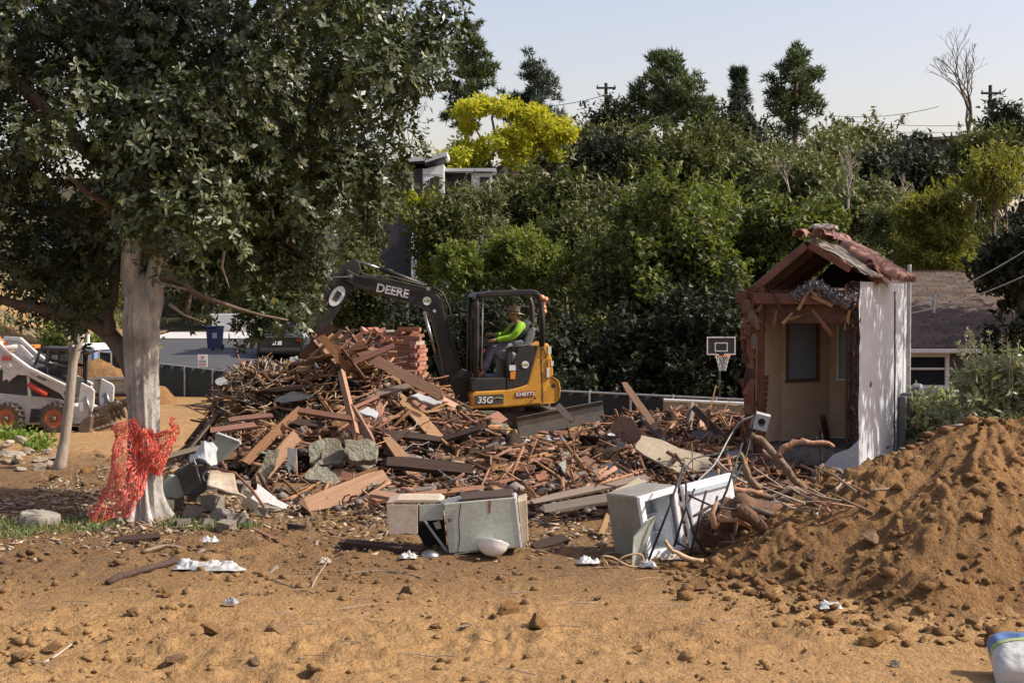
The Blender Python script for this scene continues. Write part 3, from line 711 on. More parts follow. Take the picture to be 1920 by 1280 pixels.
    # the rosettes that show largest are parts of their own
    front = C[:, 1] + 0.0 * C[:, 0]
    inview = (C[:, 0] > -2.0) & (C[:, 0] < 3.6) & (C[:, 2] < 5.5)
    order = np.argsort(np.where(inview, front, 99))[:290]
    rest = np.ones(NR, bool); rest[order] = False
    fl = lambda a: a[rest].reshape(-1, a.shape[-1]) if a.ndim == 3 else a[rest].reshape(-1)
    me = leaf_mesh('crown', fl(cs), fl(Ds), fl(Ns), fl(Ls), fl(Ls) * .46, 'leaf_fig')
    o = link('crown', me, root); o['kind'] = 'stuff'
    proto = []
    for v in range(6):
        i = order[v]
        Q = np.array(Vector((0, 0, 1)).rotation_difference(Vector(axis[i])).to_matrix()).T
        proto.append(leaf_mesh('leaf_cluster', (cs[i] - C[i]) @ Q.T, Ds[i] @ Q.T, Ns[i] @ Q.T, Ls[i], Ls[i] * .40, 'leaf_fig', fold=True))
    for n_, i in enumerate(order):
        q = Vector((0, 0, 1)).rotation_difference(Vector(axis[i])) @ Euler((0, 0, n_ * 1.7)).to_quaternion()
        o = link('leaf_cluster', proto[n_ % 6], root, C[i], q.to_euler())
build_fig()

# ------------------------------------------------------------------ orange safety netting round its foot
def build_net():
    mb = MB(); base = Vector((-4.0, 15.4, 0))
    def surf(u, v):
        """u runs round the trunk, v from the top edge down to the ground"""
        a = -2.75 + u * 2.9                                       # angle from the left round the front to the right
        z = 1.02 - 1.0 * v + 0.10 * math.sin(u * 5) - .05
        r = 0.20 + 0.045 * math.sin(9 * u + 3 * v) + 0.05 * math.sin(17 * u - 6 * v)
        sag = math.exp(-((u - 0.12) / .28) ** 2)
        r += sag * (0.04 + 0.34 * v ** 1.6); z += 0.02 * math.sin(23 * u + 9 * v)
        lim = 0.45 + 0.55 * max(0, min(1, (0.62 - u) / .3)); z = 1.02 - (1.02 - z) * lim
        if u > .8: r += (u - .8) * 0.8; z += (u - .8) * 0.9
        z += 0.05 * vz(u, v, 3); r += 0.05 * vz(u, v, 8)
        return base + Vector((math.cos(a) * r - .02, math.sin(a) * r * .95, max(.03, z)))
    def vz(u, v, s): return float(vnoise(u * 16, v * 9, s, s))
    NU, NV = 34, 15
    def strand(pts, w):
        for a, b in zip(pts[:-1], pts[1:]):
            t = (b - a); nrm = Vector((rnd.uniform(-.4, .4), -1, rnd.uniform(-.4, .4))); sd = t.cross(nrm)
            if sd.length < 1e-6 or rnd.random() < .2: continue
            sd = sd.normalized() * w
            k = len(mb.v); mb.v += [tuple(a - sd), tuple(b - sd), tuple(b + sd), tuple(a + sd)]; mb.f.append((k, k + 1, k + 2, k + 3)); mb.m.append(0)
    for lay in range(2):                                           # bunched in several layers
        off = Vector((0, -.03 * lay, 0)); ph = lay * .37
        for i in range(NU + 1):
            strand([surf(min(1, (i + ph) / NU), j / 20) + off + Vector((.012, 0, .01)) * lay for j in range(21)], .0045)
        for j in range(NV + 1):
            strand([surf(i / 60, min(1, (j + ph) / NV)) + off for i in range(61)], .0065)
    o = mb.build('safety_netting', 'net_orange', solid=0.004)
    tag(o, 'bunched orange plastic safety netting wrapped round the big pale trunk', 'netting')
build_net()

# ------------------------------------------------------------------ thin dead tree left of it
def build_snag():
    b = G(112, 878); root = empty('dead_tree', b, 0, 'slim bare leaning tree trunk standing before the white skid loader', 'tree')
    d = b.y
    L = lambda px, py: W(px, py, d) - b
    MB().tube([L(108, 890), L(114, 865), L(122, 820), L(128, 770), L(133, 720), L(137, 680), L(146, 650), L(153, 624)], [.13, .082, .072, .07, .066, .062, .052, .048], 12).build('trunk', 'bark_pale', root, sm=True)
    MB().tube([L(135, 688), L(134, 660), L(127, 630), L(121, 612)], [.045, .035, .026, .02], 8).build('branch', 'bark_pale', root, sm=True)
    MB().tube([L(128, 640), L(121, 630), L(117, 618)], [.015, .012, .006], 6).build('twig', 'bark_pale', root, sm=True)
    for k, (px, py) in enumerate(((101, 892), (120, 893), (111, 896))):
        MB().tube([L(112, 870), L(px, py)], [.07, .03], 7).build('root', 'bark_pale', root, sm=True)
build_snag()

# ------------------------------------------------------------------ trees on the hillside
T = tree
# skyline
def pine_tree(label, px, py, d, rx, ry, n=13000, tiers=11, seed=1, mt='leaf_pine', under=.75, bare=0.0):
    g = np.random.default_rng(seed); s = d / FPX; C = W(px, py, d); Rx, Rz = rx * s, ry * s; bz = float(gz(C.x, d)) - .2; root = empty('pine_tree', (C.x, d, bz), 0, label, 'pine tree')
    zc = C.z - bz; ztop = zc + Rz; zlow = zc - Rz; P = []; Rr = []; mb = MB(); tr = Rx * .06 + .06
    lean = g.uniform(-.06, .06) * Rx; mb.tube([(0, 0, -.2), (lean * .4, 0, zlow * .5), (lean, 0, zlow + (ztop - zlow) * .6), (lean * .6, 0, ztop - .2)], [tr * 1.3, tr, tr * .6, .03], 7)
    for t in range(tiers):
        f = (t + g.random() * .6) / tiers; z = zlow + (ztop - zlow) * f
        prof = (math.sin(min(1, .18 + f * 1.02) * math.pi * .93) ** .6) if under else (1 - f)
        for k in range(g.integers(3, 6)):
            a = g.uniform(0, 6.28); ln = Rx * prof * g.uniform(.45, 1.12); tip = np.array([math.cos(a) * ln + lean * f, math.sin(a) * ln * .9, z + ln * g.uniform(.0, .4)])
            mb.tube([(lean * f, 0, z - .1 * Rz), tuple(np.array([lean * f, 0, z - .1 * Rz]) * .5 + tip * .5 - np.array([0, 0, .04 * ln])), tuple(tip)], [tr * .35, tr * .25, .015], 4, cap=False)
            for q in range(g.integers(2, 5)):
                P.append(tip * (1 - .22 * q) + np.array([lean * f, 0, z]) * .22 * q + g.normal(0, .10, 3) * Rx); Rr.append(Rx * g.uniform(.10, .22))
    P = np.array(P); Rr = np.array(Rr); ci = g.choice(len(P), n, p=Rr ** 2 / (Rr ** 2).sum()); dd = unit(g.normal(size=(n, 3)))
    Cc = P[ci] + dd * (Rr[ci] * g.random(n) ** .45)[:, None] * np.array([1, 1, .62]); D = unit(dd * .8 + g.normal(size=(n, 3)) * .5 + np.array([0, 0, .5])); Ls = g.uniform(.22, .5, n)
    link('crown', leaf_mesh('crown', Cc, D, g.normal(size=(n, 3)) + np.array([0, 0, .6]), Ls, Ls * .24, mt, tri=True), root); mb.build('trunk', 'bark', root, sm=True); return root
pine_tree('tall dark pine rising just beside the big tree crown', 878, 140, 96, 52, 98, 11000, 12, 3)
pine_tree('umbrella topped pine just after the skyline utility pole', 1246, 158, 92, 66, 60, 7500, 8, 5)
pine_tree('bushy pine shoulder under the umbrella topped pine', 1285, 215, 90, 66, 58, 8000, 8, 7)
pine_tree('tallest round headed pine alone against the pale sky', 1490, 170, 88, 66, 76, 8500, 10, 9)
pine_tree('small sparse dark pine between the two umbrella pines', 1386, 188, 94, 40, 60, 5200, 9, 11, 'leaf_blue', 0)
pine_tree('broad dark feathery pine on the skyline above the yellow tree', 1003, 192, 98, 66, 72, 7500, 9, 13, 'leaf_blue')
T('wispy_tree', 'thin wispy pale tree beside the utility pole', 1162, 182, 102, 30, 42, 'leaf_blue', nclump=26, rc=.5, nleaf=1500, L=.4, Wd=.09, droop=.8)
T('cypress_tree', 'narrow pointed cypress on the skyline above the dark roof', 1731, 232, 100, 11, 36, 'leaf_dark', nclump=24, rc=.32, nleaf=2600, L=.25, Wd=.1, outward=.4)
T('broadleaf_tree', 'dark rounded tree at the skyline under the far utility pole', 1890, 215, 84, 52, 62, 'leaf_dark', nclump=34, rc=.8, nleaf=8000, L=.35, Wd=.13, skirt=.6)
T('broadleaf_tree', 'grey green tree before the dark roof on the ridge', 1692, 285, 86, 46, 68, 'leaf_blue', nclump=30, rc=.75, nleaf=7000, L=.33, Wd=.12, skirt=.6)
T('broadleaf_tree', 'dark tree filling the ridge gap near the bare tree', 1785, 300, 90, 50, 40, 'leaf_dark', nclump=24, rc=.8, nleaf=5000, L=.35, Wd=.13, skirt=.6)
# ridge oaks
oak = dict(mt='leaf_oak', L=.27, Wd=.12, nclump=80, nleaf=15000, skirt=.35)
T('oak_tree', 'dark oak on the ridge below the wispy tree', 1095, 250, 84, 66, 50, rc=.8, **oak)
T('oak_tree', 'olive oak on the ridge under the bushy pine shoulder', 1205, 268, 80, 80, 60, **{**oak, 'mt': 'leaf_olive', 'rc': .9})
T('oak_tree', 'brownish oak on the slope beneath the small sparse tree', 1345, 255, 78, 88, 58, rc=.95, **oak)
T('oak_tree', 'dark oak at the foot of the tallest pine', 1440, 270, 80, 66, 52, **{**oak, 'mt': 'leaf_dark', 'rc': .85})
T('oak_tree', 'large rounded dark oak before the tallest pine', 1545, 275, 74, 96, 66, **{**oak, 'mt': 'leaf_olive', 'rc': .95})
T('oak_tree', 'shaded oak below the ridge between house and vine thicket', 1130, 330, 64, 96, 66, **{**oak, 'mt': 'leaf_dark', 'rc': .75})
T('oak_tree', 'olive brown oak in the middle of the slope', 1270, 335, 62, 96, 60, rc=.75, **oak)
T('oak_tree', 'grey olive oak in the middle of the slope above the vines', 1400, 340, 60, 88, 56, **{**oak, 'mt': 'leaf_olive', 'rc': .7})
T('oak_tree', 'dark oak on the slope beside the bare white bush', 1650, 345, 66, 62, 52, **{**oak, 'mt': 'leaf_dark', 'rc': .75})
T('oak_tree', 'dense dark oak beside the tiled roof of the grey house', 1020, 385, 54, 92, 74, rc=.65, **oak)
# the yellow tree
def yellow_tree():
    d = 60; b = W(928, 352, d); bz = float(gz(b.x, d)); root = empty('yellow_tree', (b.x, d, bz), 0, 'bright yellow leaved tree standing before the grey house', 'tree')
    o0 = Vector((b.x, d, bz)); L = lambda px, py, dy=0: W(px, py, d + dy) - o0
    g = np.random.default_rng(3); pts = []
    spots = [(880, 212, 30), (905, 195, 26), (935, 192, 24), (955, 200, 22), (870, 240, 24), (990, 215, 28), (1020, 225, 26), (1050, 240, 26), (1068, 255, 20), (1010, 250, 26), (960, 245, 22),
             (975, 265, 24), (1035, 262, 22), (925, 265, 22), (900, 280, 26), (865, 280, 26), (845, 292, 18), (830, 285, 14), (940, 285, 24), (960, 300, 18), (880, 310, 26), (850, 318, 22), (905, 320, 18), (1000, 285, 20), (1040, 285, 16)]
    P = []; Rr = []
    for px, py, r in spots:
        for k in range(3):
            P.append(list(L(px + g.uniform(-15, 15), py + g.uniform(-12, 12), g.uniform(-1.8, 1.8)))); Rr.append(r * d / FPX * g.uniform(.45, .9))
    P = np.array(P); Rr = np.array(Rr); n = 17000; ci = g.choice(len(P), n, p=Rr ** 2 / (Rr ** 2).sum())
    dd = unit(g.normal(size=(n, 3))); C = P[ci] + dd * (Rr[ci] * (.15 + 1.15 * g.random(n)))[:, None] * np.array([1, 1, .7])
    lime = (P[ci][:, 2] < float(L(900, 262)[2])) & (g.random(n) < .75) | (g.random(n) < .22)
    D = unit(dd + g.normal(size=(n, 3)) * .6 + np.array([0, 0, -.4])); N = unit(dd * .4 + np.array([0, 0, .9]) + g.normal(size=(n, 3)) * .4)
    Ls = g.uniform(.12, .24, n)
    for mk, mt, nm in ((~lime, 'leaf_yellow', 'crown'), (lime, 'leaf_lime', 'crown')):
        link(nm, leaf_mesh(nm, C[mk], D[mk], N[mk], Ls[mk], Ls[mk] * .62, mt), root)
    mb = MB(); 
    mb.tube([Vector((0, 0, -.2)), L(925, 345), L(924, 325)], [.20, .15, .13], 8)
    for pp in ([(924, 325), (915, 295), (905, 265), (880, 220)], [(924, 325), (950, 305), (985, 290), (1040, 255)], [(928, 350), (950, 322), (990, 305), (1030, 275)], [(922, 300), (930, 260), (922, 220), (935, 195)], [(918, 300), (880, 295), (850, 300)], [(930, 262), (965, 240), (1000, 222)]):
        mb.tube([L(*q) for q in pp], [.09 * (1 - .24 * i) for i in range(len(pp))], 6)
    mb.build('trunk', 'bark', root, sm=True)
yellow_tree()
# mid slope greenery
T('olive_shrub', 'tall grey green shrub between the big tree and the grey house', 690, 415, 46, 66, 118, 'leaf_olive', cat='shrub', nclump=60, rc=.42, nleaf=16000, L=.15, Wd=.06, skirt=.7)
T('olive_shrub', 'rounded grey green shrub below the grey house windows', 888, 415, 46, 84, 70, 'leaf_olive', cat='shrub', nclump=60, rc=.42, nleaf=15000, L=.15, Wd=.06, skirt=.7)
T('yellow_shrub', 'small yellow green sapling against the grey house corner', 797, 400, 47, 40, 62, 'leaf_lime', cat='shrub', nclump=26, rc=.26, nleaf=2600, L=.19, Wd=.12, skirt=.7)
T('broadleaf_tree', 'green tree behind the excavator boom at the road edge', 665, 560, 40, 70, 90, 'leaf_oak', nclump=80, rc=.4, nleaf=16000, L=.16, Wd=.07, skirt=.9)
T('broadleaf_tree', 'bright green leafy tree above the excavator boom elbow', 985, 495, 39.5, 92, 62, 'leaf_bright', nclump=90, rc=.32, nleaf=20000, L=.14, Wd=.06, topbias=.4, skirt=1.0)
T('broadleaf_tree', 'green leafy tree over the excavator boom', 865, 515, 39.2, 66, 54, 'leaf_bright', nclump=80, rc=.3, nleaf=16000, L=.14, Wd=.06, topbias=.4, skirt=1.0)
T('broadleaf_tree', 'tree in shade coloured leaves directly behind the excavator boom', 800, 630, 36, 120, 100, 'leaf_dark', nclump=60, rc=.45, nleaf=12000, L=.18, Wd=.09, skirt=.6)  # dark leaf colour stands in for the shade behind the boom
T('broadleaf_tree', 'tree in shade coloured leaves directly behind the excavator cab', 975, 640, 36, 120, 105, 'leaf_dark', nclump=60, rc=.45, nleaf=12000, L=.18, Wd=.09, skirt=.6)  # shade behind the cab put into the leaf colour
vine = dict(mt='leaf_vine', L=.16, Wd=.12, droop=.35, skirt=.5)
T('vine_thicket', 'great vine covered thicket with sunlit top beside the excavator', 1235, 530, 39, 165, 190, cat='thicket', nclump=120, rc=.5, nleaf=30000, topbias=.5, rdepth=2.6, **vine)
T('vine_thicket', 'vine covered tree crown behind the ruined gable roof', 1450, 480, 40, 110, 118, cat='thicket', nclump=90, rc=.42, nleaf=19000, topbias=.5, **vine)
T('vine_thicket', 'leafy vine spray over the peak of the ruined gable', 1560, 400, 42, 56, 46, cat='thicket', nclump=40, rc=.3, nleaf=6500, **vine)
T('vine_thicket', 'vine thicket in shade coloured leaves low down behind the basketball hoop', 1310, 655, 35.6, 150, 125, cat='thicket', nclump=60, rc=.5, nleaf=12000, rdepth=1.6, **{**vine, 'mt': 'leaf_dark'})  # leaf colour carries the shade under the vine overhang
T('vine_thicket', 'low thicket in shade coloured leaves behind the excavator counterweight', 1110, 670, 35.6, 120, 105, cat='thicket', nclump=50, rc=.5, nleaf=9000, rdepth=1.6, **{**vine, 'mt': 'leaf_dark'})  # shade of this low thicket is in its leaf colour
T('olive_shrub', 'grey green shrub above the clay roof tiles', 1680, 440, 48, 76, 62, 'leaf_olive', cat='shrub', nclump=50, rc=.4, nleaf=11000, L=.17, Wd=.07, skirt=.7)
T('willow_shrub', 'yellow green willowy shrub above the brown shingle roof', 1765, 415, 46, 84, 66, 'leaf_willow', cat='shrub', nclump=50, rc=.38, nleaf=9000, L=.22, Wd=.06, droop=.3, skirt=.7)
T('willow_shrub', 'tall yellow willowy tree at the edge of the slope', 1865, 360, 45, 84, 92, 'leaf_willow', cat='tree', nclump=60, rc=.42, nleaf=10000, L=.22, Wd=.06, droop=.4, skirt=.7)
T('willow_shrub', 'dull yellow green bush close behind the brown shingle roof', 1745, 480, 46, 110, 52, 'leaf_willow', cat='shrub', nclump=50, rc=.34, nleaf=9000, L=.18, Wd=.07, skirt=.7)
T('broadleaf_tree', 'dark leafy tree beside the brown shingle roof', 1912, 500, 30, 66, 125, 'leaf_dark', nclump=70, rc=.34, nleaf=15000, L=.14, Wd=.07, skirt=.6)
# more crowns closing the slope
for k, (px, py, d, rx, ry, mt, lab) in enumerate(((1010, 300, 72, 70, 50, 'leaf_oak', 'oak on the slope behind the yellow tree'), (1170, 400, 52, 80, 62, 'leaf_olive', 'oak on the slope between house shrub and vine thicket'), (1330, 420, 50, 80, 54, 'leaf_bright', 'oak rising behind the great vine thicket'),
        (1500, 345, 56, 80, 60, 'leaf_olive', 'oak on the slope over the smaller whitish bush'), (1610, 400, 52, 70, 60, 'leaf_olive', 'oak on the slope below the whitish bush'), (1720, 350, 62, 80, 55, 'leaf_dark', 'oak below the dark ridge building'), (1830, 300, 70, 80, 50, 'leaf_oak', 'oak below the tall leafless tree'),
        (1160, 210, 96, 70, 36, 'leaf_dark', 'low dark tree at the foot of the skyline pole'), (1600, 250, 90, 70, 40, 'leaf_olive', 'low tree on the ridge left of the dark building'), (1360, 230, 92, 70, 40, 'leaf_dark', 'low dark tree on the ridge between the pines'), (830, 440, 44, 60, 60, 'leaf_oak', 'dark oak before the grey house corner'), (1060, 460, 44, 80, 70, 'leaf_oak', 'dark oak above the excavator canopy'))):
    T('oak_tree', lab, px, py, d, rx, ry, mt, nclump=60, rc=.012 * d, nleaf=9000, L=.0042 * d + .02, Wd=.0019 * d + .01, skirt=.35)
# seen through and under the big crown
T('broadleaf_tree', 'light green tree glimpsed under the big crown beyond the loader', 150, 540, 58, 110, 80, 'leaf_bright', nclump=50, rc=.6, nleaf=8000, L=.24, Wd=.12, skirt=.6)
T('broadleaf_tree', 'green tree glimpsed under the big crown beyond the road', 440, 530, 82, 120, 80, 'leaf_oak', nclump=50, rc=.8, nleaf=8000, L=.28, Wd=.14)
T('broadleaf_tree', 'dark tree beyond the road behind the blue bin', 350, 480, 86, 150, 110, 'leaf_dark', nclump=50, rc=1.0, nleaf=8000, L=.34, Wd=.16)
T('broadleaf_tree', 'dark tree behind the upper crown of the big tree', 560, 330, 90, 170, 150, 'leaf_dark', nclump=50, rc=1.2, nleaf=8000, L=.4, Wd=.18)
# scrub covering the hillside
def undergrowth(n, seed, mt, name, label, L0, bank=False):
    g = np.random.default_rng(seed); X = g.uniform(-12, 42, n); Y = 44 + 74 * g.random(n) ** .8; k = (X > -8 + (Y > 80) * -8) & (np.abs(X) < Y * .45 + 3)
    if bank: X = g.uniform(-38, -14, n); Y = g.uniform(52, 100, n); k = X < -19 + (Y > 80) * 8
    X, Y = X[k], Y[k]; m = len(X)
    Rr = g.uniform(.6, 1.2 if bank else 1.6, m); C0 = np.stack([X, Y, gz(X, Y) + Rr * .35], 1); per = 150; d_ = unit(g.normal(size=(m, per, 3))); d_[..., 2] = np.abs(d_[..., 2]) * .9
    P = (C0[:, None] + d_ * (Rr[:, None] * g.random((m, per)) ** .4)[..., None]).reshape(-1, 3); dd = d_.reshape(-1, 3); q = len(P)
    Ls = g.uniform(.6, 1.3, q) * L0; o = link(name, leaf_mesh(name, P, dd + g.normal(size=(q, 3)) * .7, dd * .5 + np.array([0, 0, .8]) + g.normal(size=(q, 3)) * .5, Ls, Ls * .5, mt, tri=True)); tag(o, label, 'undergrowth', kind='stuff')
undergrowth(380, 1, 'leaf_dark', 'undergrowth', 'shade coloured scrub covering the hillside between the trees', .28)  # dark leaf colour makes the deep shadows between the crowns
undergrowth(160, 2, 'leaf_olive', 'undergrowth', 'grey green scrub covering the hillside between the trees', .26)
undergrowth(260, 3, 'leaf_dark', 'undergrowth', 'shade coloured scrub filling the shaded hillside gaps', .28)  # shadow of the gaps is put into the leaf colour
undergrowth(150, 4, 'leaf_olive', 'undergrowth', 'low scrub growing on the dry bank beyond the loader', .2, True)
# a tree beyond the frame that shades the shingle roof
T('broadleaf_tree', 'dense tree beside the shingle house whose shade lies on its roof', 2225, 300, 32, 185, 190, 'leaf_dark', nclump=90, rc=.7, nleaf=12000, L=.3, Wd=.16)
# the tree beside the lot that dapples the white wall
def shade_tree():
    c = Vector((4.95, 19.3, 1.45)) + SUNV * 7.2
    root = empty('broadleaf_tree', (c.x + .4, c.y + .3, 0), 0, 'open leafy tree whose twigs reach into the upper corner of the frame', 'tree')
    Cl = np.array([-.4, -.3, c.z])
    me, cc = crown_leaves(Cl, (1.9, 2.3, 1.6), 60, .45, 2900, .16, .08, 'leaf_oak', shell=.2, topbias=0)
    link('crown', me, root); mb = MB(); trunk_limbs(mb, (0, 0, -.2), (-.2, -.1, c.z - .6), cc[:16], .17); mb.build('trunk', 'bark', root, sm=True)
shade_tree()

def bare(name, label, base, height, spread, r0, mt, seed, lean=(0, 0), depth=5, n0=3, cat='tree', up=.5):
    g = random.Random(seed); root = empty(name, base, 0, label, cat); mb = MB()
    def grow(p, d, ln, r, lv):
        q = p + d * ln * .5 + Vector((g.uniform(-1, 1), g.uniform(-.5, .5), g.uniform(-.3, .3))) * ln * .07
        e = p + d * ln
        mb.tube([p, q, e], [r, r * .85, r * .68], 6 if lv < 2 else 4, cap=False)
        if lv >= depth: return
        for k in range(n0 if lv < 1 else g.choice((2, 2, 3))):
            nd = (d + Vector((g.uniform(-1, 1), g.uniform(-.8, .8), g.uniform(-.35, up))) * spread).normalized()
            grow(e if k < 2 else q, nd, ln * g.uniform(.6, .82), r * .62, lv + 1)
    grow(Vector((0, 0, 0)), Vector((lean[0], lean[1], 1)).normalized(), height, r0, 0)
    mb.build('trunk', mt, root, sm=True); return root
p = W(1812, 282, 82); bare('bare_tree', 'tall leafless tree with fine twigs against the sky', p, 2.1, .62, .13, 'bark', 12, (.12, 0), 6, 3)
p = W(1590, 395, 47); bare('bare_bush', 'leafless whitish bush on the slope above the gable', p, .72, .6, .045, 'bark_pale', 5, (0, 0), 5, 4, cat='bush', up=.9)
p = W(1480, 360, 50); bare('bare_bush', 'smaller leafless whitish bush on the slope above the vines', p, .5, .7, .035, 'bark_pale', 9, (-.2, 0), 4, 4, cat='bush', up=.9)
p = W(1690, 420, 46); bare('bare_bush', 'tangled grey leafless bush below the ridge roof', p, .6, .7, .035, 'bark_pale', 15, (.2, 0), 4, 4, cat='bush', up=.9)
p = W(770, 300, 70); bare('bare_tree', 'leafless grey stems behind the flat white roof', p, 1.1, .4, .05, 'bark_pale', 21, (.1, 0), 4, 3)

# ------------------------------------------------------------------ silver leaved bush by the white wall, weeds and grass
def silver_bush(px, py, d, rx, ry, label, n=9000, stems=30):
    s = d / FPX; C = W(px, py, d); root = empty('silver_shrub', (C.x, d, 0), 0, label, 'shrub')
    me, cc = crown_leaves(np.array([0, 0, C.z]), (rx * s, rx * s * .8, ry * s), 90, .24, n, .095, .034, 'leaf_silver', shell=.3, topbias=.1, outward=.9, big=.6, skirt=.5)
    link('crown', me, root); mb = MB(); g = rnd; Cs = []; Ds = []
    for k in range(stems):
        a = g.uniform(-1, 1); tip = Vector((a * rx * s * 1.15, g.uniform(-.5, .5), C.z + ry * s * g.uniform(.7, 1.35))); st = Vector((a * .3, 0, .1)); mid = st.lerp(tip, .6) + Vector((-.1 * a, 0, .15))
        mb.tube([st, mid, tip], [.014, .009, .003], 5)
        for j in range(46):
            t = g.uniform(.45, 1); q = (mid.lerp(tip, (t - .6) / .4) if t > .6 else st.lerp(mid, t / .6)); Cs.append(list(q)); Ds.append([g.uniform(-1, 1), g.uniform(-1, 1), g.uniform(-.2, 1)])
    mb.build('stems', 'bark_pale', root, sm=True)
    Cs = np.array(Cs); Ds = np.array(Ds); N = rng.normal(size=Cs.shape) + np.array([0, 0, 1.0])
    Lf = rng.uniform(.05, .09, len(Cs)); link('sprays', leaf_mesh('sprays', Cs, Ds, N, Lf, Lf * .4, 'leaf_silver'), root)
silver_bush(1785, 800, 20.5, 88, 58, 'silver green bush beside the meter end of the white wall', 9500)
silver_bush(1890, 745, 19.5, 96, 100, 'larger silver green bush behind the soil mound top', 11000)
def weeds(px, py, w, h, n, label):
    b = G(px, py); s = b.y / FPX; root = empty('weed_plant', b, 0, label, 'weed')
    C = np.stack([rng.normal(0, w * s * .4, n), rng.normal(0, .15, n), np.abs(rng.normal(0, 1, n)) * h * s * .45], 1)
    D = rng.normal(size=(n, 3)) + np.array([0, 0, .7]); N = rng.normal(size=(n, 3)) * .5 + np.array([0, 0, 1])
    Ls = rng.uniform(.06, .13, n); link('leaves', leaf_mesh('leaves', C, D, N, Ls, Ls * .45, 'leaf_weed'), root)
    mb = MB()
    for k in range(7): mb.tube([(rnd.uniform(-.1, .1), 0, 0), (rnd.uniform(-.3, .3), rnd.uniform(-.1, .1), h * s * rnd.uniform(.5, 1))], [.008, .003], 4)
    mb.build('stems', 'leaf_weed', root)
weeds(20, 826, 46, 26, 420, 'green weeds growing on the stone edging under the loader')
weeds(75, 842, 34, 30, 300, 'clump of bright weeds beside the slim bare trunk')
def grass(name, spots, label):
    C = []
    for px, py, w, h, n in spots:
        b = G(px, py); s = b.y / FPX
        C.append(np.stack([b.x + rng.uniform(-1, 1, n) * w * s, b.y + rng.uniform(-1, 1, n) * h, np.zeros(n) - .01 + float(gz(b.x, b.y))], 1))
    C = np.concatenate(C); n = len(C); D = rng.normal(size=(n, 3)) * .45 + np.array([0, 0, 1]); N = rng.normal(size=(n, 3))
    Ls = rng.uniform(.03, .11, n); o = link(name, leaf_mesh(name, C, D, N, Ls, Ls * .09, 'grass_blade')); tag(o, label, 'grass', kind='stuff')
grass('grass', [(30, 985, 60, .5, 1100), (130, 988, 70, .5, 1300), (200, 985, 30, .35, 500), (330, 985, 30, .3, 350), (380, 990, 30, .25, 500), (465, 990, 20, .2, 250), (20, 1005, 40, .2, 500)], 'short green grass around the foot of the big tree')
# ------------------------------------------------------------------ lettering
def text(body, size, mt, parent, loc, rot, name='lettering', shear=0.0, bold=0.0, extr=0.003):
    cu = bpy.data.curves.new(name, 'FONT'); cu.body = body; cu.size = size; cu.extrude = extr; cu.align_x = 'CENTER'; cu.align_y = 'CENTER'
    cu.shear = shear; cu.offset = bold; cu.materials.append(M[mt])
    t = bpy.data.objects.new(name, cu); col.objects.link(t); bpy.context.view_layer.update()
    me = bpy.data.meshes.new_from_object(t.evaluated_get(bpy.context.evaluated_depsgraph_get())); bpy.data.objects.remove(t)
    return link(name, me, parent, loc, rot)
FRONT = (R(90), 0, 0)
def disc(r, th, mt, name, parent, loc, rot=FRONT, n=24, sx=1.0):
    o = MB().lathe([(r, 0), (r, th)], n).build(name, mt, parent, loc=loc, rot=rot); o.scale = (sx, 1, 1); return o

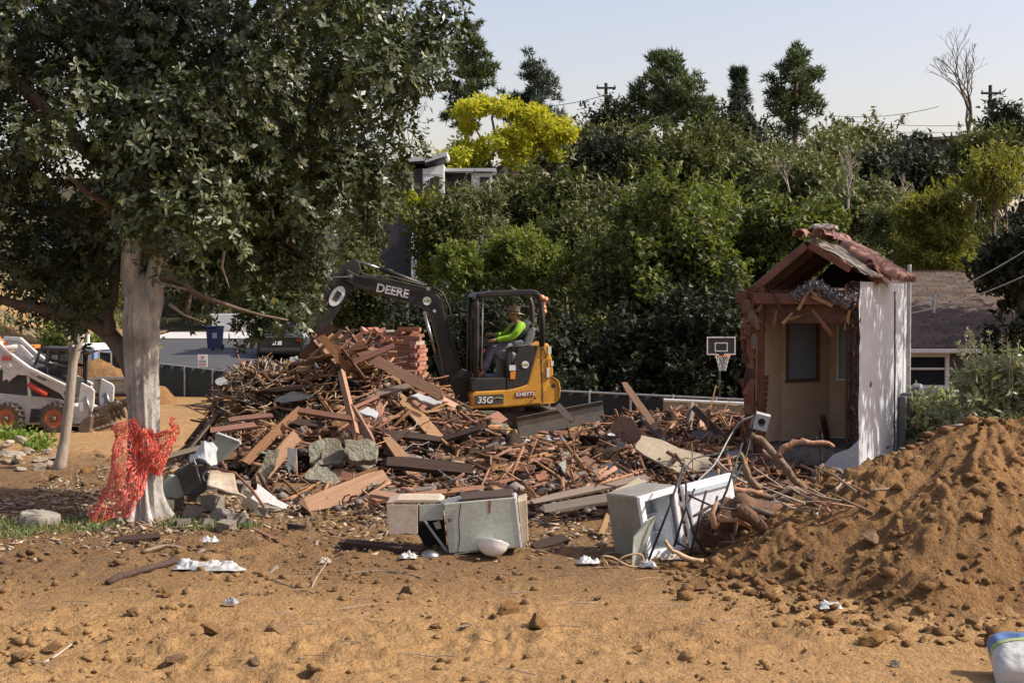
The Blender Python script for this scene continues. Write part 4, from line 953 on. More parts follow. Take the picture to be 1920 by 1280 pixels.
# ------------------------------------------------------------------ mini excavator
def build_excavator():
    S = 106.7; GY = 815.0
    o = Vector((W(930, GY, 25.6).x, 25.6, 0.0)); near = -0.74
    root = empty('mini_excavator', o, R(8), 'yellow and black mini excavator with canopy working on the debris pile', 'excavator')
    e = lambda px, py: ((px - 930) / S, (GY - py) / S)
    E = lambda px, py, y: Vector(((px - 930) / S, y, (GY - py) / S))
    # undercarriage turned towards the camera, blade in front
    ur = R(-72)
    Mu = Matrix.Rotation(ur, 4, 'Z')
    for sgn in (-1, 1):
        mb = MB(); mb.M = Matrix.Translation((0.16, 0, 0)) @ Mu
        L, r = 0.78, 0.20; prof = []
        for a in np.linspace(-90, 90, 9): prof.append((L + r * math.cos(R(a)), .21 + r * math.sin(R(a))))
        for a in np.linspace(90, 270, 9): prof.append((-L + r * math.cos(R(a)), .21 + r * math.sin(R(a))))
        mb.prism(prof, sgn * .66 - .15, sgn * .66 + .15)
        n = len(prof); per = []
        for i in range(n):
            a, b = Vector(prof[i]), Vector(prof[(i + 1) % n]); k = max(1, round((b - a).length / .085))
            for j in range(k): per.append((a.lerp(b, j / k), (b - a).normalized()))
        for p_, t in per:
            ang = math.atan2(t.y, t.x); nrm = Vector((t.y, -t.x))
            q = p_ + nrm * .012
            mb.box((q.x, sgn * .66, q.y), (.038, .31, .05), (0, -ang, 0))
        tr = mb.build('track', 'track_rubber', root, bevel=.006, seg=1)
        mb = MB(); mb.M = Matrix.Translation((0.16, 0, 0)) @ Mu
        for x in (-.78, -.4, 0, .4, .78): mb.lathe([(.13, -.165), (.13, .165)], 14, Matrix.Translation((x, sgn * .66, .19)) @ Matrix.Rotation(R(90), 4, 'X'))
        mb.build('roller', 'blade_paint', tr)
    mb = MB(); mb.M = Matrix.Translation((0.16, 0, 0)) @ Mu
    mb.box((0, 0, .30), (.9, 1.1, .16)).lathe([(.36, .36), (.36, .47)], 20); mb.build('track_frame', 'blade_paint', root, bevel=.02)
    # dozer blade, seen beyond the near debris
    bl = empty('blade', (0, 0, 0)); bl.parent = root
    bl.matrix_local = Matrix.Translation((0.98, -1.15, .33)) @ Matrix.Rotation(R(10), 4, 'Z') @ Matrix.Rotation(R(-9), 4, 'Y')
    prof = [(-.03, -.17), (.05, -.19), (.03, -.08), (.02, 0), (.03, .09), (.07, .17), (.0, .17), (-.04, .08), (-.05, -.05)]
    mb = MB(); mb.prism([(-p[0], p[1]) for p in prof], -.8, .8, 'yz'); mb.build('blade_plate', 'blade_paint', bl, bevel=.008)
    MB().box((-.45, .55, -.05), (.09, 1.0, .1)).box((.3, .55, -.05), (.09, 1.0, .1)).build('blade_arm', 'blade_paint', bl, bevel=.01)
    MB().tube([(-.08, .1, .02), (-.08, .8, .12)], .045, 12).build('blade_cylinder', 'steel', bl)
    # house: yellow skirt and rear body
    far = .74
    mb = MB(); mb.prism([e(*q) for q in ((873, 737), (880, 731), (940, 728), (962, 724), (978, 718), (998, 648), (1016, 641), (1023, 650), (1026, 700), (1010, 740), (1004, 757), (940, 762), (876, 764))], near, far)
    hb = mb.build('body_shell', 'yellow_paint', root, bevel=.035, seg=3)
    mb = MB(); prof = [e(*q) for q in ((1003, 712), (1026, 704), (1040, 713), (1043, 728), (1042, 745), (1034, 754), (1003, 757))]
    # counterweight curves round the back in plan
    ring = []
    for y, k in ((-.70, .90), (-.74, .97), (-.70, 1.0), (-.45, 1.09), (0, 1.13), (.45, 1.09), (.70, 1.0), (.72, .9)): ring.append([Vector((p[0] if p[0] < .75 else .72 + (p[0] - .72) * k, y, p[1])) for p in prof])
    mb.sheet([r + [r[0]] for r in ring]); n = len(prof); mb.add([tuple(v) for v in ring[0]], [tuple(range(n))]); mb.add([tuple(v) for v in ring[-1]], [tuple(range(n - 1, -1, -1))])
    cw = mb.build('counterweight', 'yellow_paint', root, bevel=.03, seg=3)
    disc(.042, .02, 'black_plastic', 'port', cw, (e(1028, 722)[0], near - .012, e(0, 722)[1]))
    disc(.02, .02, 'black_plastic', 'bolt', cw, (e(993, 745)[0], near - .012, e(0, 745)[1]))
    for q in ((999, 668), (1014, 668), (1009, 652)): disc(.014, .016, 'black_plastic', 'bolt', hb, (e(*q)[0], near - .013, e(*q)[1]))
    MB().prism([e(*q) for q in ((1003.5, 648), (1005, 648), (1009, 756), (1007.5, 756))], near - .004, near + .02).build('panel_gap', 'black_plastic', hb)
    MB().prism([e(*q) for q in ((1008, 650), (1020, 645), (1023, 656), (1016, 668))], near - .018, near + .02).build('hood_latch', 'yellow_paint', hb, bevel=.01)
    MB().prism([e(*q) for q in ((1016, 672), (1025, 668), (1028, 702), (1020, 708))], near - .02, near + .03).build('side_vent', 'yellow_paint', hb, bevel=.01)
    for q, w_, h_ in (((1021, 655), 6, 14), ((1018, 697), 5, 18), ((1026, 680), 5, 9)): MB().prism([e(q[0] - w_ / 2, q[1] - h_ / 2), e(q[0] + w_ / 2, q[1] - h_ / 2), e(q[0] + w_ / 2, q[1] + h_ / 2), e(q[0] - w_ / 2, q[1] + h_ / 2)], near - .025, near - .019).build('sticker', 'decal_white', hb)
    # black side panel, floor and cab front
    sp = MB().prism([e(*q) for q in ((962, 650), (998, 646), (980, 722), (962, 725), (950, 728), (950, 690))], near + .01, near + .06).build('side_panel', 'black_plastic', root, bevel=.01)
    MB().prism([e(*q) for q in ((874, 708), (950, 706), (956, 729), (874, 732))], near + .01, far - .05).build('cab_floor', 'black_plastic', root, bevel=.015)
    MB().box((.35, .1, .98), (.55, 1.1, .7)).build('seat_base', 'black_plastic', root, bevel=.03)
    st = disc(.066, .004, 'decal_white', 'round_sticker', sp, (e(975, 682)[0], near + .004, e(0, 682)[1]))
    MB().box((0, 0, .006), (.11, .035, .004)).build('sticker_band', 'decal_green', st)
    MB().prism([e(945, 683), e(957, 683), e(957, 693), e(945, 693)], near + .0, near + .012).build('warning_label', 'decal_white', sp)
    MB().prism([e(947, 695), e(957, 694), e(956, 709), e(947, 709)], near + .0, near + .012).build('warning_label', 'decal_orange', sp)
    MB().prism([e(941, 650), e(952, 650), e(950, 728), e(941, 728)], near + .03, near + .07).build('console_side', 'black_plastic', root, bevel=.01)
    # skirt plates and lettering
    pl = MB().prism([e(880, 739), e(934, 736.5), e(934, 754), e(880, 757)], near - .008, near + .01).build('model_plate', 'decal_dark', root)
    text('35G', .155, 'decal_white', pl, (e(899, 748)[0], near - .012, e(0, 748)[1]), FRONT, shear=.15, bold=.004)
    MB().tube([(e(914, 746)[0], near - .012, e(0, 746)[1]), (e(922, 743)[0], near - .012, e(0, 743)[1]), (e(932, 745)[0], near - .012, e(0, 745)[1])], .008, 5).build('swoosh', 'decal_green', pl)
    rp = MB().prism([e(957, 733), e(993, 730.5), e(993, 741), e(957, 744)], near - .008, near + .01).build('number_plate', 'decal_red', root)
    text('KH8Y73', .095, 'decal_white', rp, (e(975, 737.3)[0], near - .012, e(0, 737.3)[1]), (R(90), R(-3), 0), bold=.003)
    # canopy
    cy0, cy1 = near + .03, .42
    for y in (cy0, cy1):
        MB().tube([E(882, 705, y), E(884, 640, y), E(884, 575, y), E(886, 558, y)], .047, 8).build('canopy_post', 'black_paint', root, sm=True)
        MB().tube([E(1007, 648, y), E(1008, 600, y), E(1006, 570, y), E(1000, 553, y), E(990, 548, y)], .052, 8).build('canopy_post', 'black_paint', root, sm=True)
        MB().tube([E(893, 690, y + .02), E(895, 600, y + .02), E(896, 560, y + .02)], .013, 6).build('grab_rail', 'galvanised', root, sm=True)
    prof = [e(*q) for q in ((880, 556), (885, 548), (920, 544), (985, 541), (998, 544), (1004, 553), (1001, 557), (990, 552), (920, 555))]
    MB().prism(prof, cy0 - .07, cy1 + .07).build('canopy_roof', 'black_paint', root, bevel=.02, seg=3)
    MB().tube([E(1013, 642, cy0 + .1), E(1012, 585, cy0 + .1)], .016, 6).build('guard_bar', 'black_paint', root, sm=True)
    wl_ = empty('work_lights', (0, 0, 0)); wl_.parent = root
    for px, py, r in ((1007, 557, .055), (1014, 560, .05), (1008, 568, .06), (1012, 575, .05), (1013, 583, .05), (1004, 580, .04)):
        MB().lathe([(0.001, -r), (r * .7, -r * .7), (r, 0), (r * .7, r * .7), (.001, r)], 10).build('lamp', 'orange_lamp', wl_, sm=True, loc=E(px, py, cy0 + rnd.uniform(-.05, .12)), rot=(rnd.uniform(0, 3), rnd.uniform(0, 3), 0))
    # seat, armrest, levers
    sx = empty('operator_seat', (0, 0, 0)); sx.parent = root
    MB().prism([e(*q) for q in ((920, 660), (930, 654), (962, 660), (967, 672), (955, 682), (930, 676))], -.42, .18).build('cushion', 'grey_plastic', sx, bevel=.05, seg=3)
    MB().prism([e(*q) for q in ((982, 650), (975, 648), (985, 622), (996, 612), (1001, 616), (996, 635), (990, 650))], -.42, .18).build('seat_back', 'grey_plastic', sx, bevel=.03, seg=3)
    MB().prism([e(*q) for q in ((953, 640), (972, 636), (976, 642), (972, 648), (956, 648))], -.55, -.44).build('armrest', 'grey_plastic', sx, bevel=.02, seg=2)
    MB().prism([e(*q) for q in ((992, 607), (1000, 606), (1001, 617), (993, 618))], -.25, .0).build('headrest', 'black_plastic', sx, bevel=.02)
    MB().tube([E(940, 729, near + .02), E(940, 652, near + .02), E(948, 649, near + .02), E(985, 645, near + .02)], .017, 6).build('side_rail', 'black_paint', root, sm=True)
    cs = empty('control_console', (0, 0, 0)); cs.parent = root
    MB().prism([e(*q) for q in ((892, 632), (908, 633), (912, 645), (900, 652), (893, 650))], -.5, .2).build('dash', 'black_plastic', cs, bevel=.02)
    MB().tube([E(903, 675, -.35), E(906, 650, -.38), E(910, 637, -.4)], .012, 6).build('lever', 'black_plastic', cs, sm=True)
    MB().tube([E(897, 700, -.2), E(900, 665, -.2), E(905, 655, -.25)], .012, 6).build('lever', 'red_paint', cs, sm=True)
    for y in (-.3, 0): MB().tube([E(884, 700, y), E(880, 640, y)], .012, 6).build('lever', 'black_plastic', cs, sm=True)
    # swing bracket and boom in the plane just left of the cab
    y0, y1 = -.14, .14
    MB().prism([e(*q) for q in ((836, 700), (862, 690), (882, 700), (884, 758), (850, 764), (836, 745))], -.2, .2).build('swing_bracket', 'black_paint', root, bevel=.02)
    bm = MB().prism([e(*q) for q in ((645, 503), (668, 515), (730, 524), (790, 536), (812, 546), (824, 560), (836, 606), (856, 670), (868, 705), (862, 740), (842, 742), (830, 700), (817, 643), (803, 593), (786, 573), (720, 553), (660, 537), (640, 525)
        )], y0, y1).build('boom', 'black_paint', root, bevel=.018)
    fy = y0 - .006
    text('DEERE', .205, 'decal_white', bm, (e(731, 545)[0], fy, e(731, 544.5)[1]), (R(90), R(12), 0), bold=.006)
    k = disc(.075, .005, 'decal_white', 'round_sticker', bm, (e(796, 563)[0], fy + .004, e(796, 563)[1]))
    MB().box((0, 0, .007), (.12, .04, .004)).build('sticker_band', 'decal_green', k)
    MB().prism([e(809, 578), e(814, 581), e(812, 586), e(807, 583)], fy - .002, fy + .004).build('sticker', 'decal_white', bm)
    for q in ((653, 516), (792, 586), (852, 735), (798, 540)): disc(.035, .04, 'steel', 'pin', bm, (e(*q)[0], y0 - .02, e(*q)[1]), n=14)
    ar = MB().prism([e(*q) for q in ((664, 483), (671, 494), (668, 520), (661, 534), (640, 566), (606, 620), (590, 655), (574, 650), (582, 618), (596, 580), (607, 528), (618, 508), (640, 492))], -.09, .09).build('dipper_arm', 'black_paint', root, bevel=.015)
    k = disc(.115, .005, 'decal_white', 'oval_sticker', ar, (e(627, 554)[0], -.097, e(627, 554)[1]), (R(90), R(-58), 0), sx=1.7)
    MB().box((0, 0, .007), (.11, .10, .004)).build('sticker_band', 'decal_dark', k)
    c1 = empty('arm_cylinder', (0, 0, 0)); c1.parent = root
    MB().tube([E(708, 502, -.02), E(796, 535, -.02)], .046, 12).build('barrel', 'black_paint', c1, sm=True)
    MB().tube([E(666, 488, -.02), E(712, 503, -.02)], .024, 10).build('rod', 'steel', c1, sm=True)
    c2 = empty('boom_cylinder', (0, 0, 0)); c2.parent = root
    MB().tube([E(846, 755, -.2), E(812, 665, -.2)], .05, 12).build('barrel', 'black_paint', c2, sm=True)
    MB().tube([E(814, 670, -.2), E(792, 588, -.17)], .026, 10).build('rod', 'steel', c2, sm=True)
    for k, pts in enumerate(([(866, 700), (842, 640), (832, 580), (820, 552), (800, 540), (700, 518), (672, 510)], [(872, 690), (848, 625), (838, 575), (826, 548), (806, 534)], [(668, 495), (672, 510), (690, 518), (730, 517), (790, 534)])):
        MB().tube([E(a, b, y0 - .03 - .02 * k) for a, b in pts], .014, 6).build('hose', 'black_plastic', root, sm=True)
    MB().tube([E(593, 520, -.12), E(640, 518, -.14), E(668, 516, -.12)], .008, 5).build('hose', 'galvanised', root, sm=True)
    # bucket hidden half in the pile
    bk = empty('bucket', (0, 0, 0)); bk.parent = root
    MB().prism([e(*q) for q in ((562, 655), (585, 646), (600, 655), (596, 664), (582, 660), (571, 668), (574, 688), (588, 702), (604, 704), (602, 712), (582, 710), (566, 695))], -.3, .3).build('shell', 'rust', bk, bevel=.01)
    for y in (-.31, .29): MB().prism([e(*q) for q in ((562, 655), (585, 646), (600, 655), (622, 690), (604, 704), (582, 706), (566, 692))], y, y + .02).build('cheek', 'rust', bk)
    for y in (-.25, -.08, .08, .25): MB().box((E(606, 708, y)), (.16, .06, .04), (0, R(20), 0)).build('tooth', 'bucket_steel', bk)
    return root, E
EXC, EXC_E = build_excavator()

# ------------------------------------------------------------------ the operator
def skin_mesh(name, chains, mt, parent, lv=2):
    """joints with radii grown into one surface; chains: lists of (point, radius), later ones start on an earlier joint"""
    V = []; E_ = []; Rr = []; key = {}
    for ch in chains:
        prev = None
        for p, r in ch:
            kk = tuple(round(c, 4) for c in p)
            if kk not in key: key[kk] = len(V); V.append(p); Rr.append(r)
            i = key[kk]
            if prev is not None: E_.append((prev, i))
            prev = i
    me = bpy.data.meshes.new(name); me.from_pydata([tuple(v) for v in V], E_, []); me.materials.append(M[mt])
    o = link(name, me, parent)
    md = o.modifiers.new('skin', 'SKIN'); md.use_smooth_shade = True
    sk = me.skin_vertices[0].data
    for i, r in enumerate(Rr):
        rr = r if isinstance(r, tuple) else (r, r); sk[i].radius = rr; sk[i].use_root = (i == 0)
    s = o.modifiers.new('sub', 'SUBSURF'); s.levels = lv; s.render_levels = lv
    return o

def build_operator():
    base = EXC.location; E = EXC_E
    root = empty('person', base + Matrix.Rotation(R(8), 3, 'Z') @ E(955, 660, -.12), R(8), 'seated operator in straw hat, black vest and lime green shirt at the levers', 'person')
    q0 = E(955, 660, -.12); P = lambda px, py, y: tuple(E(px, py, y) - q0)
    pel = P(972, 648, -.12); w1 = P(974, 634, -.12); ch = P(974, 615, -.12); nk = P(968, 603, -.12); hd0 = P(964, 597, -.12); hd = P(961, 590, -.12); hd2 = P(961, 581, -.12)
    shN, shF = P(974, 608, -.34), P(970, 608, .10); elN, elF = P(955, 632, -.42), P(948, 630, .18); wrN, wrF = P(922, 637, -.42), P(925, 628, .12); haN, haF = P(913, 639, -.42), P(917, 627, .1)
    hipN, hipF = P(964, 652, -.24), P(964, 652, 0); knN, knF = P(922, 654, -.30), P(922, 652, .06); anN, anF = P(902, 700, -.28), P(904, 698, .06)
    chains = [[(pel, .11), (w1, .10), (ch, .095), (nk, .06), (hd0, .06), (hd, .088), (hd2, .082)],
              [(ch, .095), (shN, .06), (elN, .045), (wrN, .032), (haN, .034)], [(ch, .095), (shF, .06), (elF, .045), (wrF, .032), (haF, .034)],
              [(pel, .11), (hipN, .09), (knN, .062), (anN, .042), (P(893, 705, -.28), .035)], [(pel, .11), (hipF, .09), (knF, .062), (anF, .042), (P(895, 703, .06), .035)]]
    for hnd, s in ((haN, -1), (haF, 1)):                                   # fingers closed over a lever, thumb to the side
        h = Vector(hnd)
        for k in range(4):
            yy = -.028 + .019 * k
            ln = (.030, .036, .034, .027)[k]
            chains.append([(hnd, .034), (tuple(h + Vector((-.040, yy, .006))), .0105), (tuple(h + Vector((-.052, yy, -.022))), .0095), (tuple(h + Vector((-.03, yy, -.022 - ln * .5))), .008)])
        chains.append([(hnd, .034), (tuple(h + Vector((-.012, -.04 * s, .016))), .011), (tuple(h + Vector((-.04, -.034 * s, .014))), .009)])
    skin_mesh('body', chains, 'skin', root)
    skin_mesh('shirt', [[(P(972, 640, -.12), .10), (P(974, 630, -.12), .10), (ch, .11), (P(969, 605, -.12), .075)], [(ch, .11), (shN, .085), (P(966, 620, -.40), .076), (elN, .066), (P(938, 635, -.43), .056), (P(924, 637, -.42), .046)],
                        [(ch, .11), (shF, .085), (elF, .064), (P(927, 628, .12), .045)]], 'shirt_green', root)
    skin_mesh('vest', [[(P(973, 645, -.12), (.16, .19)), (P(976, 632, -.12), (.17, .21)), (P(978, 618, -.12), (.18, .235)), (P(977, 608, -.12), (.15, .22)), (P(974, 602, -.12), (.09, .12))]], 'vest_black', root)
    skin_mesh('trousers', [[(P(972, 650, -.12), .135), (hipN, .10), (P(940, 653, -.28), .088), (knN, .078), (P(911, 678, -.29), .07), (P(903, 697, -.28), .066)], [(P(972, 650, -.12), .135), (hipF, .10), (knF, .078), (P(905, 696, .06), .064)]], 'jeans_grey', root)
    for y in (-.28, .06): skin_mesh('boot', [[(P(903, 700, y), .05), (P(902, 706, y), .05), (P(893, 707, y), .045), (P(886, 708, y), .038)]], 'boot', root)
    # face
    fc = Vector(P(961, 588, -.12))
    MB().lathe([(.004, -.02), (.012, -.012), (.009, .018), (.003, .022)], 8).build('nose', 'skin', root, sm=True, loc=fc + Vector((-.088, 0, -.01)))
    for s in (-1, 1):
        MB().lathe([(.001, -.006), (.008, 0), (.001, .006)], 8).build('eye', 'black_plastic', root, sm=True, loc=fc + Vector((-.075, .032 * s, .015)))
        MB().lathe([(.001, -.028), (.014, -.012), (.017, .01), (.001, .028)], 8).build('ear', 'skin', root, sm=True, loc=fc + Vector((.005, .085 * s, 0)))
    MB().box((0, 0, 0), (.01, .045, .008)).build('mouth', 'red_paint', root, loc=fc + Vector((-.08, 0, -.045)))
    hat = MB(); n = 28; prof = [(.20, -.012), (.205, -.004), (.16, .0), (.115, .012), (.112, .05), (.10, .10), (.075, .122), (.04, .125), (.001, .118)]
    hat.lathe([(.001, -.006), (.10, -.004)] + prof, n); ht = hat.build('hat', 'straw_hat', root, sm=True, loc=Vector(P(962, 588, -.12)) + Vector((0, 0, .02)), rot=(0, R(6), 0))
    MB().lathe([(.118, .008), (.119, .03)], n, cap=False).build('hat_band', 'vest_black', ht)
build_operator()

# ------------------------------------------------------------------ skid loader on the left
def wheel(parent, loc, r, w, mt='wheel_red', lugs=18):
    wb = empty('wheel', loc); wb.parent = parent; wb.rotation_euler = (R(90), 0, 0)
    mb = MB().lathe([(r * .62, -w / 2), (r * .9, -w / 2), (r * .97, -w * .36), (r * .97, w * .36), (r * .9, w / 2), (r * .62, w / 2)], 36, cap=False)
    for k in range(lugs):
        for s in (-1, 1):
            a = 2 * math.pi * (k + (.5 if s > 0 else 0)) / lugs
            mb.box((r * .985 * math.cos(a), r * .985 * math.sin(a), s * w * .24), (.055, .045, w * .52), (0, 0, a + s * .0), tz=.8)
    mb.build('tyre', 'rubber', wb)
    MB().lathe([(.02, w * .28), (r * .2, w * .30), (r * .22, w * .36), (r * .45, w * .36), (r * .58, w * .44), (r * .65, w * .44), (r * .65, -w * .4), (.02, -w * .4)], 32).build('rim', mt, wb, sm=False)
    hub = MB().lathe([(r * .17, 0), (r * .17, .06), (r * .08, .08)], 16, Matrix.Translation((0, 0, w * .34)))
    for k in range(8): hub.lathe([(.016, 0), (.016, .03)], 6, Matrix.Translation((math.cos(k * .785) * r * .3, math.sin(k * .785) * r * .3, w * .36)))
    hub.build('hub', 'bucket_steel', wb)
    return wb
def build_skid():
    S = FPX / 31.0; GY = 813.0; d = 32.2; o = Vector((W(70, GY, 31).x, d, -.575)); near = -.95
    root = empty('skid_loader', o, 0, 'white skid steer loader with red wheels and a grapple bucket', 'loader')
    e = lambda px, py: ((px - 70) / S, (GY - py) / S); E = lambda px, py, y: Vector(((px - 70) / S, y, (GY - py) / S))
    # body tub
    MB().prism([e(*q) for q in ((-40, 735), (35, 735), (60, 742), (105, 752), (145, 770), (140, 800), (-40, 800))], -.52, .52).build('chassis', 'white_paint', root, bevel=.02)
    MB().prism([e(*q) for q in ((-40, 735), (118, 751), (123, 762), (138, 762), (136, 795), (100, 797), (70, 797), (40, 797), (-40, 790))], near + .27, near + .33).build('side_plate', 'white_paint', root, bevel=.012)
    MB().prism([e(*q) for q in ((44, 767), (67, 767), (66, 793), (40, 793))], near + .24, near + .265).build('step_box', 'black_plastic', root, bevel=.01)
    MB().prism([e(*q) for q in ((-38, 690), (40, 700), (108, 728), (120, 752), (118, 775), (-38, 770))], near + .345, -near - .345).build('engine_bay', 'black_plastic', root, bevel=.02)
    MB().prism([e(*q) for q in ((-80, 640), (-45, 640), (-38, 740), (-50, 780), (-80, 780))], -.55, .55).build('rear_hood', 'white_paint', root, bevel=.04)
    for px in (93, 2):
        for y in (near + .16, -near - .16): wheel(root, E(px, 784, y), .335, .27)
    # lift arms, one on each side: the long beam with its rear web and the front knee
    for y in (near + .12, -near - .22):
        yy = (y, y + .10)
        MB().prism([e(*q) for q in ((-50, 640), (-20, 636), (2, 656), (18, 670), (45, 690), (90, 712), (122, 727), (124, 738), (120, 762), (104, 738), (88, 729), (40, 703), (22, 701), (8, 712), (4, 716), (-6, 712), (-5, 690), (-30, 660))], *yy).build('lift_arm', 'white_paint', root, bevel=.012)
        MB().prism([e(*q) for q in ((-50, 632), (-18, 634), (2, 653), (18, 667), (45, 687), (90, 709), (124, 725), (124, 728), (90, 713), (44, 692), (16, 672), (0, 658), (-20, 640), (-50, 639))], y - .03, y + .13).build('arm_flange', 'white_paint', root)
        MB().prism([e(*q) for q in ((40, 704), (44, 706), (47, 740), (46, 745), (42, 742))], y - .0, y + .1).build('arm_link', 'white_paint', root, bevel=.01)
        MB().prism([e(*q) for q in ((143, 716), (163, 726), (168, 732), (166, 760), (158, 790), (140, 794), (136, 780), (138, 748))], y, y + .09).build('arm_knee', 'white_paint', root, bevel=.012)
        MB().prism([e(*q) for q in ((140, 753), (148, 753), (148, 770), (141, 770))], y - .03, y - .005).build('reflector', 'decal_white', root)
        MB().tube([E(42, 720, y + .05), E(78, 740, y + .05)], .07, 8).build('lift_cylinder', 'red_paint', root, sm=True)
        MB().tube([E(78, 738, y + .05), E(112, 748, y + .05)], .035, 8).build('cylinder_rod', 'black_plastic', root, sm=True)
        MB().tube([E(152, 742, y - .03), E(163, 776, y - .03)], .035, 8).build('tilt_cylinder', 'steel', root, sm=True)
        disc(.05, .05, 'white_paint', 'pivot', root, (e(8, 684)[0], y - .02, e(8, 684)[1]), n=16)
        disc(.04, .05, 'black_plastic', 'pivot', root, (e(3, 713)[0], y - .02, e(3, 713)[1]), n=16)
    MB().tube([E(158, 770, -.6), E(158, 770, .6)], .06, 10).build('cross_tube', 'black_paint', root)
    MB().tube([E(-30, 655, near + .2), E(20, 648, near + .2)], .055, 8).build('upper_tube', 'white_paint', root, sm=True)
    MB().prism([e(*q) for q in ((18, 645), (24, 645), (47, 668), (42, 672))], near + .3, near + .38).build('boom_strut', 'white_paint', root)
    text('863', .15, 'red_paint', root, (e(4, 671)[0], near + .08, e(0, 670)[1]), (R(90), R(0), 0), bold=.004)
    MB().prism([e(112, 733), e(118, 736), e(117, 741), e(111, 738)], near + .09, near + .12).build('emblem', 'black_plastic', root)
    MB().prism([e(61, 703), e(78, 710), e(77, 713), e(60, 706)], near + .09, near + .12).build('decal', 'decal_dark', root)
    # cab: roll cage with mesh sides
    cab = empty('cab', (0, 0, 0)); cab.parent = root; cy = .46
    MB().prism([e(*q) for q in ((52, 658), (57, 650), (110, 652), (134, 656), (140, 660), (139, 664), (110, 659), (58, 657))], -cy, cy).build('cab_roof', 'black_paint', cab, bevel=.02)
    for y in (-cy, cy - .05):
        fr = MB()
        for a in ([(54, 655), (50, 672), (44, 684), (48, 694), (110, 722)], [(134, 657), (122, 668), (120, 724)], [(117, 658), (118, 722)], [(70, 655), (66, 680), (68, 700)], [(47, 676), (70, 682), (118, 690)]):
            for p0, p1 in zip(a[:-1], a[1:]): fr.tube([E(*p0, y + .025), E(*p1, y + .025)], .035, 6)
        fr.build('cab_frame', 'black_paint', cab)
        ms = MB()
        for k in range(11): ms.tube([E(72 + k * 4.3, 660, y + .02), E(72 + k * 4.3, 700 + k * 1.8, y + .02)], .008, 4, cap=False)
        for k in range(14): ms.tube([E(70, 661 + k * 3.2, y + .02), E(117, 662 + k * 4.0, y + .02)], .008, 4, cap=False)
        ms.build('side_mesh', 'black_paint', cab)
    MB().prism([e(*q) for q in ((50, 688), (70, 694), (118, 716), (120, 745), (60, 742), (46, 735))], -cy + .02, cy - .02).build('cab_tub', 'black_plastic', cab, bevel=.02)
    MB().prism([e(*q) for q in ((78, 712), (90, 712), (92, 692), (86, 680), (80, 682))], -.2, .2).build('seat', 'black_plastic', cab, bevel=.03)
    # bucket with grapple
    bk = empty('grapple_bucket', (0, 0, 0)); bk.parent = root
    w0, w1 = near + .02, -near + .12
    MB().prism([e(*q) for q in ((140, 802), (150, 785), (163, 778), (166, 781), (163, 792), (160, 805), (166, 812), (196, 828), (230, 820), (232, 824), (196, 832), (150, 818), (138, 812))], w0 + .0, w1).build('bucket_shell', 'bucket_steel', bk, bevel=.01)
    for y in (w0 - .02, w1): MB().prism([e(*q) for q in ((140, 802), (150, 785), (163, 778), (164, 792), (161, 806), (196, 829), (150, 818))], y, y + .03).build('bucket_cheek', 'bucket_steel', bk)
    for y in (-.6, -.2, .2, .6):
        MB().prism([e(*q) for q in ((163, 780), (172, 768), (195, 754), (206, 752), (214, 756), (222, 774), (223, 784), (219, 780), (212, 764), (204, 760), (195, 764), (190, 775), (196, 795), (188, 792), (178, 778))], y - .03, y + .03).build('grapple_tine', 'bucket_steel', bk, bevel=.006)
        MB().prism([e(*q) for q in ((196, 755), (222, 748), (236, 756), (238, 778), (232, 772), (226, 760), (206, 766))], y + .1, y + .15).build('grapple_tine', 'bucket_steel', bk, bevel=.006)
    for px, py in ((168, 780), (206, 756), (228, 752)): MB().tube([E(px, py, -.75), E(px, py, .75)], .045, 10).build('grapple_tube', 'bucket_steel', bk)
    return root
build_skid()
